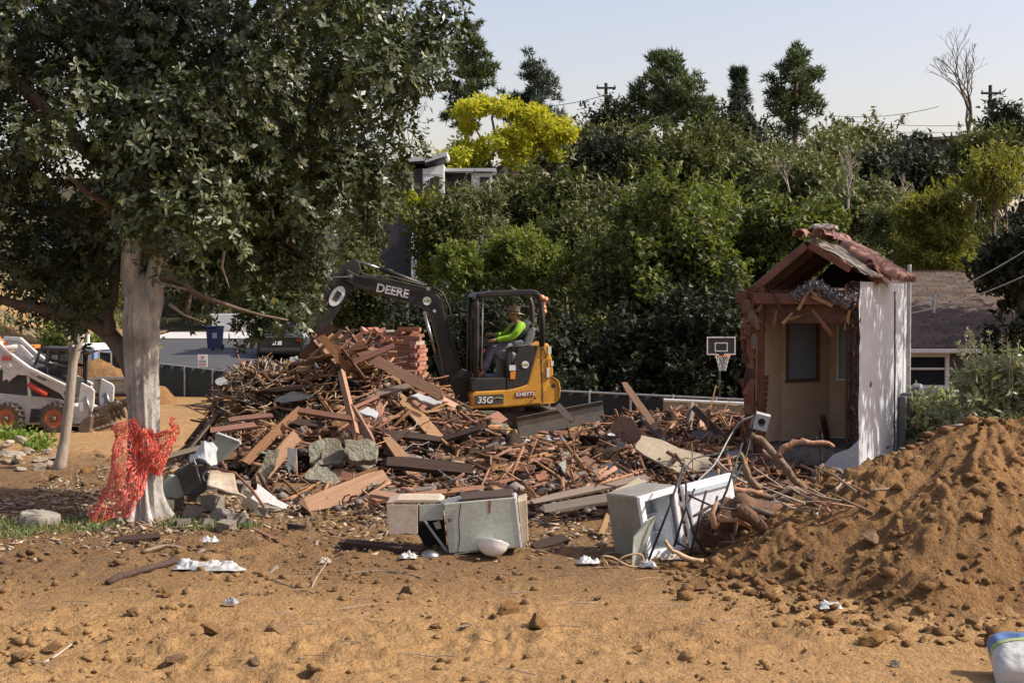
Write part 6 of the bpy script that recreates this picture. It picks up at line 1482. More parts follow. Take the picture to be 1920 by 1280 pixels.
# ------------------------------------------------------------------ things along the road
def car():
    d = 54.0; b = W(480, 672, d); z = float(gz(b.x + .9, d)) + .05; root = empty('parked_car', (b.x + .9, d, z), R(8), 'dark hatchback parked on the road seen from behind', 'car')
    # stations along the length (y): list of (halfwidth, z) outlines
    def ring(y, hw, zb, zs, hr, zr): return [Vector((x * s_, y, z_)) for s_, seq in ((-1, [(hw * .92, zb), (hw, zb + .22), (hw, zs - .05), (hw * .95, zs), (hr, zr - .05), (hr * .85, zr)]), (1, [(hr * .85, zr), (hr, zr - .05), (hw * .95, zs), (hw, zs - .05), (hw, zb + .22), (hw * .92, zb)])) for x, z_ in seq]
    st = [ring(0, .78, .32, .92, .62, .98), ring(.08, .86, .24, .98, .66, 1.06), ring(.9, .88, .22, .98, .62, 1.44), ring(2.0, .88, .22, .96, .62, 1.49), ring(2.9, .88, .22, .95, .6, 1.38), ring(3.5, .87, .22, .93, .66, .98), ring(4.3, .80, .24, .82, .6, .84), ring(4.45, .70, .3, .7, .5, .72)]
    mb = MB(); mb.sheet([r + [r[0]] for r in st]); n = len(st[0]); mb.add(st[0], [tuple(range(n))]); mb.add(st[-1], [tuple(range(n - 1, -1, -1))]); mb.build('body', 'car_paint', root, sm=True)
    MB().add([(-.60, .16, 1.06), (.60, .16, 1.06), (.54, .82, 1.39), (-.54, .82, 1.39)], [(0, 1, 2, 3)]).build('rear_window', 'car_glass', root, solid=.02, loc=(0, -.03, .03))
    for s_ in (-1, 1):
        MB().box((s_ * .70, -.01, .84), (.16, .06, .20)).build('tail_light', 'lamp_red', root, bevel=.02)
        MB().add([(s_ * .845, .9, 1.0), (s_ * .845, 3.0, .98), (s_ * .62, 2.8, 1.36), (s_ * .63, 1.0, 1.38)], [(0, 1, 2, 3)]).build('side_window', 'car_glass', root, solid=.02, loc=(s_ * .03, 0, 0))
        for y in (.85, 3.55): wheel(root, (s_ * .78, y, .31), .31, .2, 'grey_plastic', 0)
        for w_ in root.children:
            if w_.name.startswith('wheel'): w_.rotation_euler = (R(90), 0, R(90))
    MB().box((-.1, -.03, .70), (.36, .02, .15)).build('number_plate', 'decal_white', root); MB().box((0, -.02, .42), (1.5, .10, .16)).build('bumper', 'black_plastic', root, bevel=.03)
    MB().box((0, -.03, .93), (1.2, .02, .03)).build('trim_strip', 'steel', root)
car()
def bin_():
    d = 60.0; b = W(403, 650, d); z = float(gz(b.x, d)) + .06; root = empty('wheelie_bin', (b.x, d, z), R(-12), 'dark blue wheelie bin standing at the road edge', 'bin')
    MB().box((0, 0, .50), (.46, .5, .86), tz=1.22).build('bin_body', 'bin_blue', root, bevel=.02); MB().box((0, -.02, .98), (.62, .70, .08)).build('lid', 'bin_blue', root, bevel=.03)
    MB().box((.12, -.31, .62), (.2, .01, .22)).build('label_panel', 'sheet_white', root)
    for x in (-.22, .22): MB().lathe([(.12, -.04), (.12, .04)], 14, Matrix.Translation((x, .28, .12)) @ Matrix.Rotation(R(90), 4, 'Y')).build('bin_wheel', 'rubber', root)
    MB().tube([(-.25, .38, .95), (.25, .38, .95)], .02, 6).build('handle', 'bin_blue', root)
bin_()
def toilet():
    d = 47.0; b = W(172, 690, d); z = float(gz(b.x, d)); z = W(172, 700, d).z - .25; root = empty('portable_toilet', (b.x, d, z), R(-20), 'blue portable toilet with white roof beyond the loader', 'portable toilet'); h = W(172, 655, d).z - z
    MB().box((0, 0, h / 2), (.95, .95, h)).build('cabin', 'toilet_blue', root, bevel=.03)
    MB().box((0, 0, h + .06), (1.1, 1.1, .12), tz=.9).box((0, 0, h + .16), (.98, .98, .1), tz=.7).build('roof', 'trim_white', root, bevel=.03)
    MB().box((.05, -.49, h / 2 + .0), (.62, .03, h * .86)).build('door', 'plastic_white', root, bevel=.01); MB().box((.28, -.52, h / 2), (.05, .03, .12)).build('door_latch', 'black_plastic', root)
    for x in (-.44, .44): MB().box((x, -.48, h / 2), (.06, .05, h)).build('corner_post', 'toilet_blue', root)
    MB().tube([(-.35, .3, h), (-.35, .3, h + .5)], .05, 8).build('vent_pipe', 'trim_white', root)
toilet()
def trailer_box():
    d = 39.0; b = W(200, 743, d); z = b.z; root = empty('tipper_trailer', (b.x, d, z), R(-6), 'weathered grey trailer bed with side boards beyond the grapple bucket', 'trailer'); s = d / FPX
    w = 78 * s; h = 36 * s
    MB().box((0, .6, h * .1), (w, 1.2, .08)).build('bed', 'wood_weathered', root)
    for k in range(3): MB().box((w * .14, -.03, h * (.22 + .30 * k)), (w * .70, .05, h * .28), (0, 0, 0)).build('side_board', 'wood_weathered', root, bevel=.006)
    for k in range(3): MB().box((-w * .38, .0, h * (.22 + .30 * k)), (w * .24, .05, h * .28), (0, 0, R(-18))).build('side_board', 'galvanised', root, bevel=.006)
    for x in (-.22, .5): MB().box((w * x, -.08, h * .5), (.07, .05, h)).build('side_post', 'wood_weathered', root)
    MB().box((w * .14, -.09, h * .97), (w * .74, .08, .07)).build('top_rail', 'galvanised', root); MB().box((w * .14, -.09, .05), (w * .78, .1, .09)).build('bottom_rail', 'wood_dark', root)
trailer_box()
# far soil bank behind the trailer
X, Y = np.meshgrid(np.linspace(-2.6, 2.6, 90), np.linspace(-1.6, 1.6, 60)); rr = (X / 2.4) ** 2 + (Y / 1.5) ** 2
Z = 1.25 * np.clip(1 - rr, -.1, 1) ** 1 * (rr < 1.1) + .12 * fbm(X * 1.5, Y * 1.5, 0, 8, 4) - .05
fb = W(185, 742, 41.5); o = link('soil_bank', np_mesh('soil_bank', np.stack([X, Y, Z], -1).reshape(-1, 3), grid_faces(60, 90), 'mound_soil', True), None, (fb.x, 41.5, float(gz(fb.x, 41.5)) - .0)); tag(o, 'small far heap of brown soil behind the trailer bed', 'dirt mound')
def orange_machine():
    d = 42.0; b = W(10, 700, d); z = float(gz(b.x, d)); root = empty('orange_machine', (b.x, d, z), 0, 'orange machine with a raised frame partly hidden behind the loader arms', 'machine'); L = lambda px, py, y=0: W(px, py, d + y) - Vector((b.x, d, z)); P2 = lambda px, py: (L(px, py).x, L(px, py).z)
    MB().prism([P2(*q) for q in ((-60, 642), (24, 640), (26, 646), (70, 646), (70, 653), (22, 656), (-60, 652))], -.2, .3).build('frame', 'orange_paint', root, bevel=.02)
    MB().prism([P2(*q) for q in ((-60, 652), (10, 654), (10, 690), (-60, 690))], -.5, .6).build('body', 'orange_paint', root, bevel=.04)
    MB().tube([L(-6, 628), L(4, 642)], .06, 6).build('strut', 'orange_paint', root)
    for px in (-45, -5): wheel(root, L(px, 690, -.7), .45, .3, 'grey_plastic', 0)
orange_machine()
# low white garden wall across the road
a = W(452, 634, 79.5); c = W(500, 634, 79.5)
gw = MB().box((0, 0, .45), (4.6, .25, 1.0)).box((0, 0, 1.0), (4.8, .35, .1)).build('garden_wall', 'trim_white', loc=((a.x + c.x) / 2, 79.5, float(gz(a.x, 79.5)))); tag(gw, 'low sunlit white wall on the far side of the road', 'wall')
# ------------------------------------------------------------------ brick chimney stump behind the pile
def build_brick():
    d = 24.2; s = d / FPX; b = W(738, 720, d); z0 = W(738, 712, d).z; root = empty('brick_chimney', (b.x, d, z0 - .9), R(-14), 'broken red brick chimney base at the back of the pile', 'chimney')
    w, dp = .80, .55; g = random.Random(2)
    pr = MB().box((0, 0, 0), (.205, .095, .062)).build('brick', 'brick_red', root, bevel=.004, seg=1); me = pr.data; bpy.data.objects.remove(pr)
    core = MB().box((0, dp / 2, .78), (w - .03, dp - .03, 1.55)).build('mortar_core', 'mortar', root)
    for r in range(24):
        z = .06 + r * .074; cut = -w / 2 if z < 1.42 else -w / 2 + (z - 1.42) * 1.6
        for face in (0, 1, 2):
            n = 4 if face == 0 else 3
            for k in range(n):
                u = (k + .5) / n - .5 + (.11 if r % 2 else -.02)
                if face == 0:
                    p = (u * (w - .04), 0.03, z)
                    if p[0] < cut or (z > 1.62 and g.random() < .45): continue
                    o = link('brick', me, root, (p[0] + g.uniform(-.004, .004), p[1] + g.uniform(-.008, .008), z), (0, g.uniform(-.02, .02), g.uniform(-.03, .03)))
                elif z < 1.5:
                    x = (w / 2 - .03) * (1 if face == 1 else -1)
                    link('brick', me, root, (x + g.uniform(-.006, .006), .12 + k * .2 - (.1 if r % 2 else 0), z), (0, 0, R(90) + g.uniform(-.03, .03)))
    for k in range(26):
        link('brick', me, root, (g.uniform(-.75, .42), g.uniform(-.05, .5), 1.58 + g.uniform(-.05, .16) - .0), (g.uniform(-.5, .5), g.uniform(-.5, .5), g.uniform(0, 3)))
    for k, (x, z) in enumerate(((.22, 1.74), (-.15, 1.70), (-.5, 1.62))): link('mortar_chunk', rock_mesh(40 + k, .13, 'slab_concrete', .5), root, (x, .2, z))

import bmesh
def rock_mesh(seed, r=1.0, mt='rock', flat=.7, sub=3, cuts=11, noise=.16):
    """an angular stone: a ball chopped by a few planes and roughened"""
    bm = bmesh.new(); bmesh.ops.create_icosphere(bm, subdivisions=sub, radius=1.0); g = random.Random(seed)
    pl = [(Vector((g.gauss(0, 1), g.gauss(0, 1), g.gauss(0, 1))).normalized(), g.uniform(.42, .78)) for _ in range(cuts)]
    for v in bm.verts:
        for n, dd in pl:
            k = v.co.dot(n) - dd
            if k > 0: v.co -= n * k
    co = np.array([v.co[:] for v in bm.verts]); nz = fbm(co[:, 0] * 2.2 + seed, co[:, 1] * 2.2, co[:, 2] * 2.2, seed, 3)
    for v, k in zip(bm.verts, nz): v.co *= (1 + noise * k); v.co.z *= flat; v.co *= r
    me = bpy.data.meshes.new('rock'); bm.to_mesh(me); bm.free(); me.materials.append(M[mt]); return me
build_brick()

# ------------------------------------------------------------------ timber
def plank_mesh(seed, mt):
    g = random.Random(seed); mb = MB(); xs = [-.5, -.3, 0, .3, .5]; V = []
    for i, x in enumerate(xs):
        bow = .06 * math.sin((x + .5) * math.pi) * g.uniform(-1, 1)
        for (y, z) in ((-.5, -.5), (.5, -.5), (.5, .5), (-.5, .5)):
            jx = g.uniform(-.04, .04) if i in (0, 4) else 0
            V.append((x + jx, y * (1 + g.uniform(-.06, .06)) * (g.uniform(.35, 1) if i in (0, 4) and g.random() < .5 else 1), z * (1 + g.uniform(-.06, .06)) + bow))
    F = [(i * 4 + j, i * 4 + (j + 1) % 4, i * 4 + 4 + (j + 1) % 4, i * 4 + 4 + j) for i in range(4) for j in range(4)] + [(3, 2, 1, 0), (16, 17, 18, 19)]
    me = bpy.data.meshes.new('plank'); me.from_pydata(V, [], F); me.materials.append(M[mt]); me.update(); return me
PL = {mt: [plank_mesh(k * 13 + i, mt) for i in range(4)] for k, mt in enumerate(('wood_red', 'wood_tan', 'wood_grey', 'wood_dark'))}
def place(name, me, a, b, w, t, roll=0.0):
    a, b = Vector(a), Vector(b); x = (b - a); L_ = x.length; x.normalize(); up = Vector((0, 0, 1))
    y = up.cross(x); y = y.normalized() if y.length > 1e-3 else Vector((0, 1, 0)); z = x.cross(y)
    m = Matrix((x, y, z)).transposed().to_4x4() @ Matrix.Rotation(roll, 4, 'X')
    o = link(name, me); o.matrix_world = Matrix.Translation((a + b) / 2) @ m @ Matrix.Diagonal((L_, w, t, 1)); return o
def beam(p, q, d0, d1, w, t, mt, label, roll=0.0, name='timber_beam', cat='timber', i=0):
    o = place(name, PL[mt][i % 4], W(*p, d0), W(*q, d1), w, t, roll); return tag(o, label, cat)
beam((655, 648), (830, 742), 20.6, 20.0, .15, .05, 'wood_tan', 'long pale beam sloping down from the pile top towards the excavator', 1.2)
beam((480, 905), (555, 815), 17.6, 18.6, .17, .05, 'wood_tan', 'upright brown board leaning on the pile before the black cavity', 1.1)
beam((575, 952), (722, 893), 15.6, 17.0, .22, .06, 'wood_tan', 'wide heavy plank lying at the front foot of the pile', .9, i=1)
beam((640, 700), (668, 820), 19.6, 18.4, .13, .05, 'wood_tan', 'weathered board standing on the pile above the concrete slabs', 1.3, i=2)
beam((660, 765), (700, 835), 18.9, 18.2, .12, .05, 'wood_tan', 'short board leaning beside the broken concrete slabs', 1.2, i=3)
beam((395, 808), (480, 797), 18.4, 18.6, .10, .04, 'wood_red', 'red painted plank across the left flank of the pile', .6)
beam((430, 787), (510, 778), 18.7, 18.9, .12, .03, 'wood_red', 'short pinkish plank on the left flank of the pile', .4, i=1)
beam((455, 870), (560, 770), 18.0, 19.4, .12, .05, 'wood_red', 'long dark red board leaning up the left flank of the pile', .9, i=2)
beam((720, 865), (885, 882), 17.2, 17.4, .17, .07, 'wood_dark', 'long dark beam lying across the middle of the debris', .7)
beam((560, 770), (690, 790), 18.9, 18.6, .11, .04, 'wood_red', 'flat red board across the pile above the slabs', .5, i=3)
beam((1172, 722), (1235, 810), 23.0, 20.5, .10, .10, 'wood_tan', 'square post leaning up out of the debris right of the blade', .5, i=1)
beam((1155, 790), (1200, 830), 19.6, 18.8, .28, .06, 'wood_red', 'splintered reddish board end beside the dozer blade', .9, i=2)
beam((1290, 800), (1298, 755), 22.0, 22.4, .12, .05, 'wood_grey', 'grey board propped against the low pale wall', 1.2)
beam((1300, 762), (1350, 815), 22.2, 21.0, .10, .05, 'wood_dark', 'dark board slanting down from the low pale wall', 1.0)
beam((700, 925), (780, 938), 15.2, 15.0, .12, .04, 'wood_tan', 'short clean board lying behind the kitchen cabinets', .3, i=2)
beam((640, 1018), (790, 1032), 13.6, 13.3, .10, .06, 'wood_dark', 'dark timber lying on the dirt under the kitchen cabinets', .2, i=1)
beam((700, 938), (905, 915), 15.6, 16.4, .08, .04, 'wood_red', 'long thin splintered lath behind the kitchen cabinets', .5, i=3)
beam((1000, 940), (1210, 895), 15.4, 16.4, .10, .03, 'wood_grey', 'long grey board running up behind the refrigerator', .5, i=2)
beam((1045, 760), (1075, 790), 22.6, 22.2, .10, .05, 'wood_grey', 'pale board end poking out behind the excavator counterweight', .8)
beam((1125, 1005), (1140, 965), 14.2, 14.6, .06, .02, 'wood_tan', 'small pale stick standing in the rubble left of the refrigerator', .8, i=1)
beam((488, 1100), (520, 1062), 12.3, 12.7, .06, .025, 'wood_grey', 'short board standing in the dirt before the debris', 1.3, name='board')
beam((475, 990), (545, 1025), 14.4, 13.6, .035, .02, 'wood_red', 'thin stick slanting beside the black basin', .3, name='stick')
beam((0, 1050), (72, 1085), 12.9, 12.2, .04, .02, 'wood_red', 'pale lath lying in the dirt at the frame edge', .3, name='lath')
beam((215, 1012), (300, 1005), 13.9, 14.0, .18, .03, 'wood_dark', 'flat dark charred board below the pale tree trunk', .1, name='board')
beam((1000, 1030), (1060, 1012), 13.6, 13.8, .14, .08, 'wood_dark', 'dark metal trough lying beside the green cabinet', .3, name='trough', i=3)
beam((1020, 955), (1190, 925), 15.0, 15.6, .16, .03, 'wood_grey', 'grey weathered siding board pointing at the refrigerator', .35, i=1)
g = random.Random(31)
def heap_spot(g):
    while True:
        x = g.uniform(-5.0, 4.6); y = g.uniform(15.8, 24.5); h = float(heap(x, y))
        if h > .07 and g.random() < .30 + h * .6 and not (y > 22.2 and x < 1.0): return x, y
GRP = [('wood_red', 'broken reddish timber board jumbled in the debris', 'reddish boards in the debris'), ('wood_tan', 'broken tan timber board jumbled in the debris', 'tan boards in the debris'),
       ('wood_grey', 'broken grey timber board jumbled in the debris', 'grey boards in the debris'), ('wood_dark', 'broken dark timber board jumbled in the debris', 'dark boards in the debris')]
MARKS = [('on the left shoulder of the pile', -3.7, 21.4), ('below the pile top', -2.4, 20.6), ('on the slope towards the excavator', -1.4, 20.8), ('above the broken concrete slabs', -2.4, 19.0), ('beside the broken concrete slabs', -1.9, 17.7), ('on the left foot of the pile', -3.6, 18.8),
         ('behind the kitchen cabinets', -.6, 16.4), ('before the dozer blade', 1.0, 20.6), ('under the excavator front', -.4, 20.4), ('in the middle of the debris field', .6, 18.3), ('left of the beige door panel', 1.0, 17.2), ('beside the beige door panel', 2.0, 18.6), ('behind the refrigerator', 1.6, 16.2), ('before the low pale wall', 3.0, 23.2), ('on the ruin side of the debris', 3.4, 20.0), ('near the excavator counterweight', 1.6, 23.4)]
def mark(x, y): return min(MARKS, key=lambda m: (m[1] - x) ** 2 + (m[2] - y) ** 2)[0]
for k in range(262):
    x, y = heap_spot(g); mt, lab, grp = GRP[g.choices(range(4), (4, 4, 2.2, 1.8))[0]]
    L_ = min(2.2, max(.3, g.lognormvariate(-.25, .5))); a = g.uniform(0, math.pi); dv = Vector((math.cos(a), math.sin(a) * .8, 0))
    p0 = Vector((x, y, 0)) - dv * L_ / 2; p1 = Vector((x, y, 0)) + dv * L_ / 2
    t = g.uniform(-.35, .35) if g.random() < .8 else g.uniform(-1.1, 1.1)
    p0.z = topz(p0.x, p0.y) + g.uniform(.0, .10) - t * L_ * .25; p1.z = topz(p1.x, p1.y) + g.uniform(.0, .10) + t * L_ * .25
    zc = topz(x, y)
    if (p0.z + p1.z) / 2 < zc - .02: p0.z += .12; p1.z += .12
    for q in (p0, p1):
        if q.y > 18.5 and -.038 < q.x / q.y < .034: q.z = min(q.z, 2.4 - 216 / FPX * q.y)
    wd_ = g.uniform(.05, .20); col_ = lab.split()[1]
    lab = 'broken %s %s %s %s' % (col_, 'short' if L_ < .5 else ('long' if L_ > .85 else 'middling'), 'lath' if wd_ < .09 else 'board', mark(x, y))
    o = place('broken_plank', PL[mt][k % 4], p0, p1, wd_, g.uniform(.018, .05), g.uniform(-.9, .9)); tag(o, lab, 'timber', grp)
# boards hooked up by the bucket at the top of the pile
for k in range(34):
    c = W(g.uniform(585, 690), g.uniform(640, 700), 20.9 + g.uniform(-.6, .5)); a = g.choice((.45, .75, 2.4, .6)) + g.uniform(-.25, .25); L_ = g.uniform(.3, .95)
    dv = Vector((math.cos(a), g.uniform(-.5, .5), math.sin(a))).normalized() * L_ / 2; mt = g.choice(('wood_red', 'wood_red', 'wood_tan'))
    o = place('broken_plank', PL[mt][k % 4], c - dv, c + dv, g.uniform(.04, .13), g.uniform(.02, .045), g.uniform(-1.4, 1.4)); tag(o, 'broken %s %s bristling from the pile top %s' % ('reddish' if mt == 'wood_red' else 'tan', 'long board' if L_ > .85 else 'board', ('under the bucket' if c.x < -2.75 else ('at the peak' if c.x < -2.4 else 'beside the brick'))), 'timber', 'boards at the pile top')

def sheet_mesh(seed, mt, th):
    gg = random.Random(seed); n = 9; V = []; mb = MB(); rr = []
    for j in range(n): a = 6.283 * j / n; m = gg.uniform(.55, 1.0); rr.append((math.cos(a) * m * .6, math.sin(a) * m * .42))
    mb.prism(rr, -th / 2, th / 2, 'xy'); V = [(x, y, z + .10 * math.sin(x * 4 + seed) * gg.uniform(.5, 1)) for x, y, z in mb.v]
    me = bpy.data.meshes.new('sheet'); me.from_pydata(V, [], mb.f); me.materials.append(M[mt]); me.update(); return me
SHK = [('gap_shade', 'black sheet standing for shaded gap %s', 'sheet_dark', 22, .008, 'gap shade'), ('plaster_piece', 'torn grey plaster piece %s', 'slab_concrete', 20, .035, 'plaster'), ('wallboard_piece', 'pale torn wallboard piece %s', 'sheet_white', 12, .02, 'wallboard'), ('felt_piece', 'brown torn roofing felt %s', 'roof_felt', 14, .012, 'roofing felt')]  # first kind: black sheets added so gaps in the debris read shaded
for q, (nm, lab, mt, cnt, th, cat) in enumerate(SHK):
    ms = [sheet_mesh(q * 10 + i, mt, th / .6) for i in range(3)]
    for k in range(cnt):
        x, y = heap_spot(g)
        if k % 2: x = g.uniform(.5, 4.2); y = g.uniform(16.6, 22.5)
        s_ = g.uniform(.16, .46) * (1.5 if q == 0 else (.75 if q == 2 else 1)); o = link(nm, ms[k % 3], None, (x, y, topz(x, y) + .11), (g.uniform(-.1, .75), g.uniform(-.5, .5), g.uniform(0, 6.2)), (s_ * 1.3, s_, .6)); tag(o, lab % mark(x, y), cat, nm.replace('_', ' ') + ' in the debris')
for k in range(26):
    x, y = heap_spot(g); z = topz(x, y) + .05; a = g.uniform(0, 6.28); pts = [Vector((0, 0, 0))]
    for j in range(5): a += g.uniform(-.7, .7); pts.append(pts[-1] + Vector((math.cos(a) * .16, math.sin(a) * .12, g.uniform(-.05, .12))))
    o = MB().tube(pts, g.choice((.005, .007, .012)), 5).build('loose_wire', g.choice(('black_plastic', 'conduit_grey', 'wire_pale', 'rust')), loc=(x, y, z), sm=True); tag(o, 'thin loose wire curling out of the debris ' + mark(x, y), 'wire', 'loose wires in the debris')

# splinters, chips, brush and small rubble that nobody could count
def boxes(name, P, D, N, L_, Wd, Th, mt, label, cat):
    D = unit(D); S = unit(np.cross(D, N)); N = np.cross(S, D); n = len(P); V = []
    for sx in (-.5, .5):
        for sy, sz in ((-.5, -.5), (.5, -.5), (.5, .5), (-.5, .5)): V.append(P + D * (L_ * sx)[:, None] + S * (Wd * sy)[:, None] + N * (Th * sz)[:, None])
    V = np.stack(V, 1).reshape(-1, 3); b = (np.arange(n) * 8)[:, None]
    F = np.concatenate([b + np.array([q]) for q in ((0, 1, 2, 3), (7, 6, 5, 4), (0, 4, 5, 1), (1, 5, 6, 2), (2, 6, 7, 3), (3, 7, 4, 0))], 0)
    o = link(name, np_mesh(name, V, F, mt)); return tag(o, label, cat, kind='stuff')
def spots(n, xr, yr, keep, g=rng):
    X = g.uniform(*xr, n * 6); Y = g.uniform(*yr, n * 6); k = g.random(n * 6) < keep(X, Y); X, Y = X[k][:n], Y[k][:n]; return X, Y
dens = lambda x, y: np.clip(.06 + heap(x, y) * .8, 0, 1) * (heap(x, y) > .05)
X, Y = spots(4000, (-5.2, 4.8), (15.2, 24.8), lambda x, y: dens(x, y) * (.35 + .65 * sstep(-.35, .25, fbm(x * 1.1, y * 1.1, 0, 91, 3)))); n = len(X)
D = rng.normal(size=(n, 3)) * np.array([1, .8, .38]); P = np.stack([X, Y, top(X, Y) + rng.uniform(.0, .13, n)], 1)
k_ = (Y > 18.5) & (np.abs(X / Y) < .036); P[:, 2] = np.where(k_, np.minimum(P[:, 2], 2.4 - 218 / FPX * Y), P[:, 2]); D[:, 2] *= np.where(k_, .2, 1)
boxes('splinters', P, D, rng.normal(size=(n, 3)), rng.lognormal(-1.45, .65, n), rng.uniform(.006, .05, n), rng.uniform(.005, .02, n), 'splinters', 'countless split wood fragments strewn over the debris', 'wood fragments')
X, Y = spots(1500, (.6, 4.6), (16.2, 22.6), lambda x, y: (.3 + .7 * sstep(-.3, .3, fbm(x * 1.3, y * 1.3, 0, 95, 3))) * (heap(x, y) > .03)); n = len(X); P = np.stack([X, Y, top(X, Y) + rng.uniform(.0, .15, n)], 1)
boxes('splinters', P, rng.normal(size=(n, 3)) * np.array([1, .8, .4]), rng.normal(size=(n, 3)), rng.lognormal(-1.3, .6, n), rng.uniform(.006, .06, n), rng.uniform(.005, .025, n), 'splinters', 'split wood fragments strewn between the door panel and the ruin', 'wood fragments')
X, Y = spots(1500, (-4.6, -2.2), (19.8, 22.4), lambda x, y: np.clip(np.exp(-((x + 3.55) / .9) ** 4), 0, 1)); n = len(X)
P = np.stack([X, Y, top(X, Y) + rng.uniform(.0, .14, n)], 1)
boxes('brush', P, rng.normal(size=(n, 3)) * np.array([1, 1, .5]), rng.normal(size=(n, 3)), rng.uniform(.08, .42, n), rng.uniform(.006, .02, n), rng.uniform(.004, .012, n), 'chips', 'tangled straw and brush on the shoulder of the pile', 'brush')
X, Y = spots(7500, (-6, 4.6), (12.6, 20), lambda x, y: np.clip(sstep(12.6, 15.5, y) * (.35 + .65 * sstep(-.2, .4, fbm(x * .8, y * .8, 0, 77, 3))) * (1 - .55 * sstep(0, .5, heap(x, y))), 0, 1)); n = len(X)
P = np.stack([X, Y, top(X, Y) + rng.uniform(.0, .035, n)], 1)
boxes('wood_chips', P, rng.normal(size=(n, 3)) * np.array([1, 1, .25]), rng.normal(size=(n, 3)) * .4 + np.array([0, 0, 1]), rng.uniform(.02, .13, n), rng.uniform(.008, .04, n), rng.uniform(.003, .012, n), 'chips', 'chips, leaves and litter trampled into the dirt', 'litter')
ICO = bmesh.new(); bmesh.ops.create_icosphere(ICO, subdivisions=1, radius=1.0); IV = np.array([v.co[:] for v in ICO.verts]); IF = np.array([[v.index for v in f.verts] for f in ICO.faces]); ICO.free()
def lumps(name, X, Y, Z, r, mt, label, cat, flat=.75, jit=.22):
    n = len(X); j = 1 + rng.uniform(-jit, jit, (n, len(IV), 1)); V = IV[None] * j
    a = rng.uniform(0, 6.3, n); c, s = np.cos(a), np.sin(a); sx = rng.uniform(.8, 1.3, n)
    V = np.stack([(V[..., 0] * c[:, None] - V[..., 1] * s[:, None]) * sx[:, None], V[..., 0] * s[:, None] + V[..., 1] * c[:, None], V[..., 2] * flat], -1) * r[:, None, None] + np.stack([X, Y, Z], 1)[:, None, :]
    F = (np.arange(n) * len(IV))[:, None, None] + IF[None]
    o = link(name, np_mesh(name, V.reshape(-1, 3), F.reshape(-1, 3), mt)); return tag(o, label, cat, kind='stuff')
X, Y = spots(2600, (-5, 4.8), (15.2, 24.5), lambda x, y: np.clip(.25 + sstep(.5, 3.5, x) * .5 + .3 * sstep(18, 16, y), 0, 1) * (heap(x, y) > .04)); r = rng.lognormal(-3.6, .55, len(X))
lumps('rubble', X, Y, top(X, Y) + rng.uniform(-.01, .07, len(X)), r, 'rubble_mix', 'small mixed rubble scattered through the debris', 'rubble', .7)
X, Y = spots(6800, (-6.5, 6), (6.6, 17.5), lambda x, y: np.clip(.10 + .9 * sstep(.0, .55, fbm(x * .6 + 3, y * .8, 0, 21, 3) + .4 * sstep(.5, -3, x) + .2) , 0, 1) * (mound(x, y) < -.02)); r = np.clip(rng.lognormal(-4.6, .75, len(X)), .004, .06)
lumps('dirt_clods', X, Y, gz(X, Y) + relief(X, Y) + r * .15, r, 'soil', 'loose clods of dry orange soil over the bare lot', 'soil clods', .65, .42)
X, Y = spots(4200, (1.3, 7.5), (9.8, 15.5), lambda x, y: (.45 + .55 * (mound(x, y) < .25)) * (mound(x, y) > -.10)); r = np.clip(rng.lognormal(-4.35, .75, len(X)), .006, .075)
lumps('mound_clods', X, Y, np.maximum(mound(X, Y) + mrelief(X, Y), gz(X, Y) + relief(X, Y)) + r * .2, r, 'mound_soil', 'loose clods lying over the soil mound and round its foot', 'soil clods', .7, .42)

# ------------------------------------------------------------------ stones
ROCKS = {mt: [rock_mesh(i + k * 20, 1, mt, .75) for i in range(6)] for k, mt in enumerate(('rock', 'pale_rock'))}
def rock(px, py, w, label, mt='rock', group=None, i=0, sc=(1, .85, .8), cat='rock', name='rock'):
    b = G(px, py); s = b.y / FPX; r = w * s / 2
    o = link(name, ROCKS[mt][i % 6], None, (b.x, b.y + r * .6, b.z + r * .22 + max(0, float(relief(b.x, b.y)) if b.z < .05 else float(mrelief(b.x, b.y))) * .6), (g.uniform(-.3, .3), g.uniform(-.3, .3), g.uniform(0, 6)), (r * sc[0], r * sc[1], r * sc[2])); return tag(o, label, cat, group)
rock(1010, 1178, 50, 'dark angular rock alone in the open dirt, front of a pair', i=0, sc=(1, 1, 1.05))
rock(955, 1160, 56, 'rough brown rock just behind the lone dark rock', i=1, sc=(1, .9, .9))
rock(925, 1162, 24, 'small round stone beside the pair of dark rocks', i=2)
rock(765, 1118, 36, 'blocky brown rock in the dirt before the white bowl', i=3, sc=(1, .9, 1))
rock(1310, 1108, 52, 'tan rock at the mound foot below the curved branch', i=4)
rock(1330, 1082, 34, 'upright tan stone at the end of the curved branch', i=5, sc=(.7, .7, 1.5))
rock(1440, 1118, 44, 'brown stone at the mound foot in shadow', i=1)
rock(1512, 1098, 30, 'lit triangular stone on the mound flank', i=3)
rock(1640, 1020, 52, 'large brown stone halfway up the mound', i=0)
rock(1612, 1055, 36, 'flat faced stone below the large mound stone', i=2)
rock(1755, 995, 34, 'round stone high on the mound face', i=4)
rock(1895, 935, 48, 'stone near the mound crest at the frame edge', i=5)
rock(1640, 1215, 74, 'wide flat rock lying on the dirt before the mound', i=3, sc=(1, .8, .62))
rock(1730, 1150, 34, 'tan stone among clods at the mound foot', i=1)
rock(1825, 1175, 36, 'rounded stone at the mound foot near the bag', i=2)
rock(1680, 1250, 28, 'pale stone lying on the dirt in front of the mound', 'pale_rock', i=4)
rock(1195, 1222, 30, 'small clod of pale earth on the smooth dirt', i=5, sc=(1, .8, .5))
rock(515, 1198, 60, 'broad tan clod in the rough dirt', i=0, sc=(1, .9, .8))
rock(392, 1190, 54, 'flat topped tan lump beneath the leaning scraps', i=2, sc=(1, .8, .6))
rock(310, 1120, 40, 'tan lump below the dark log', i=4)
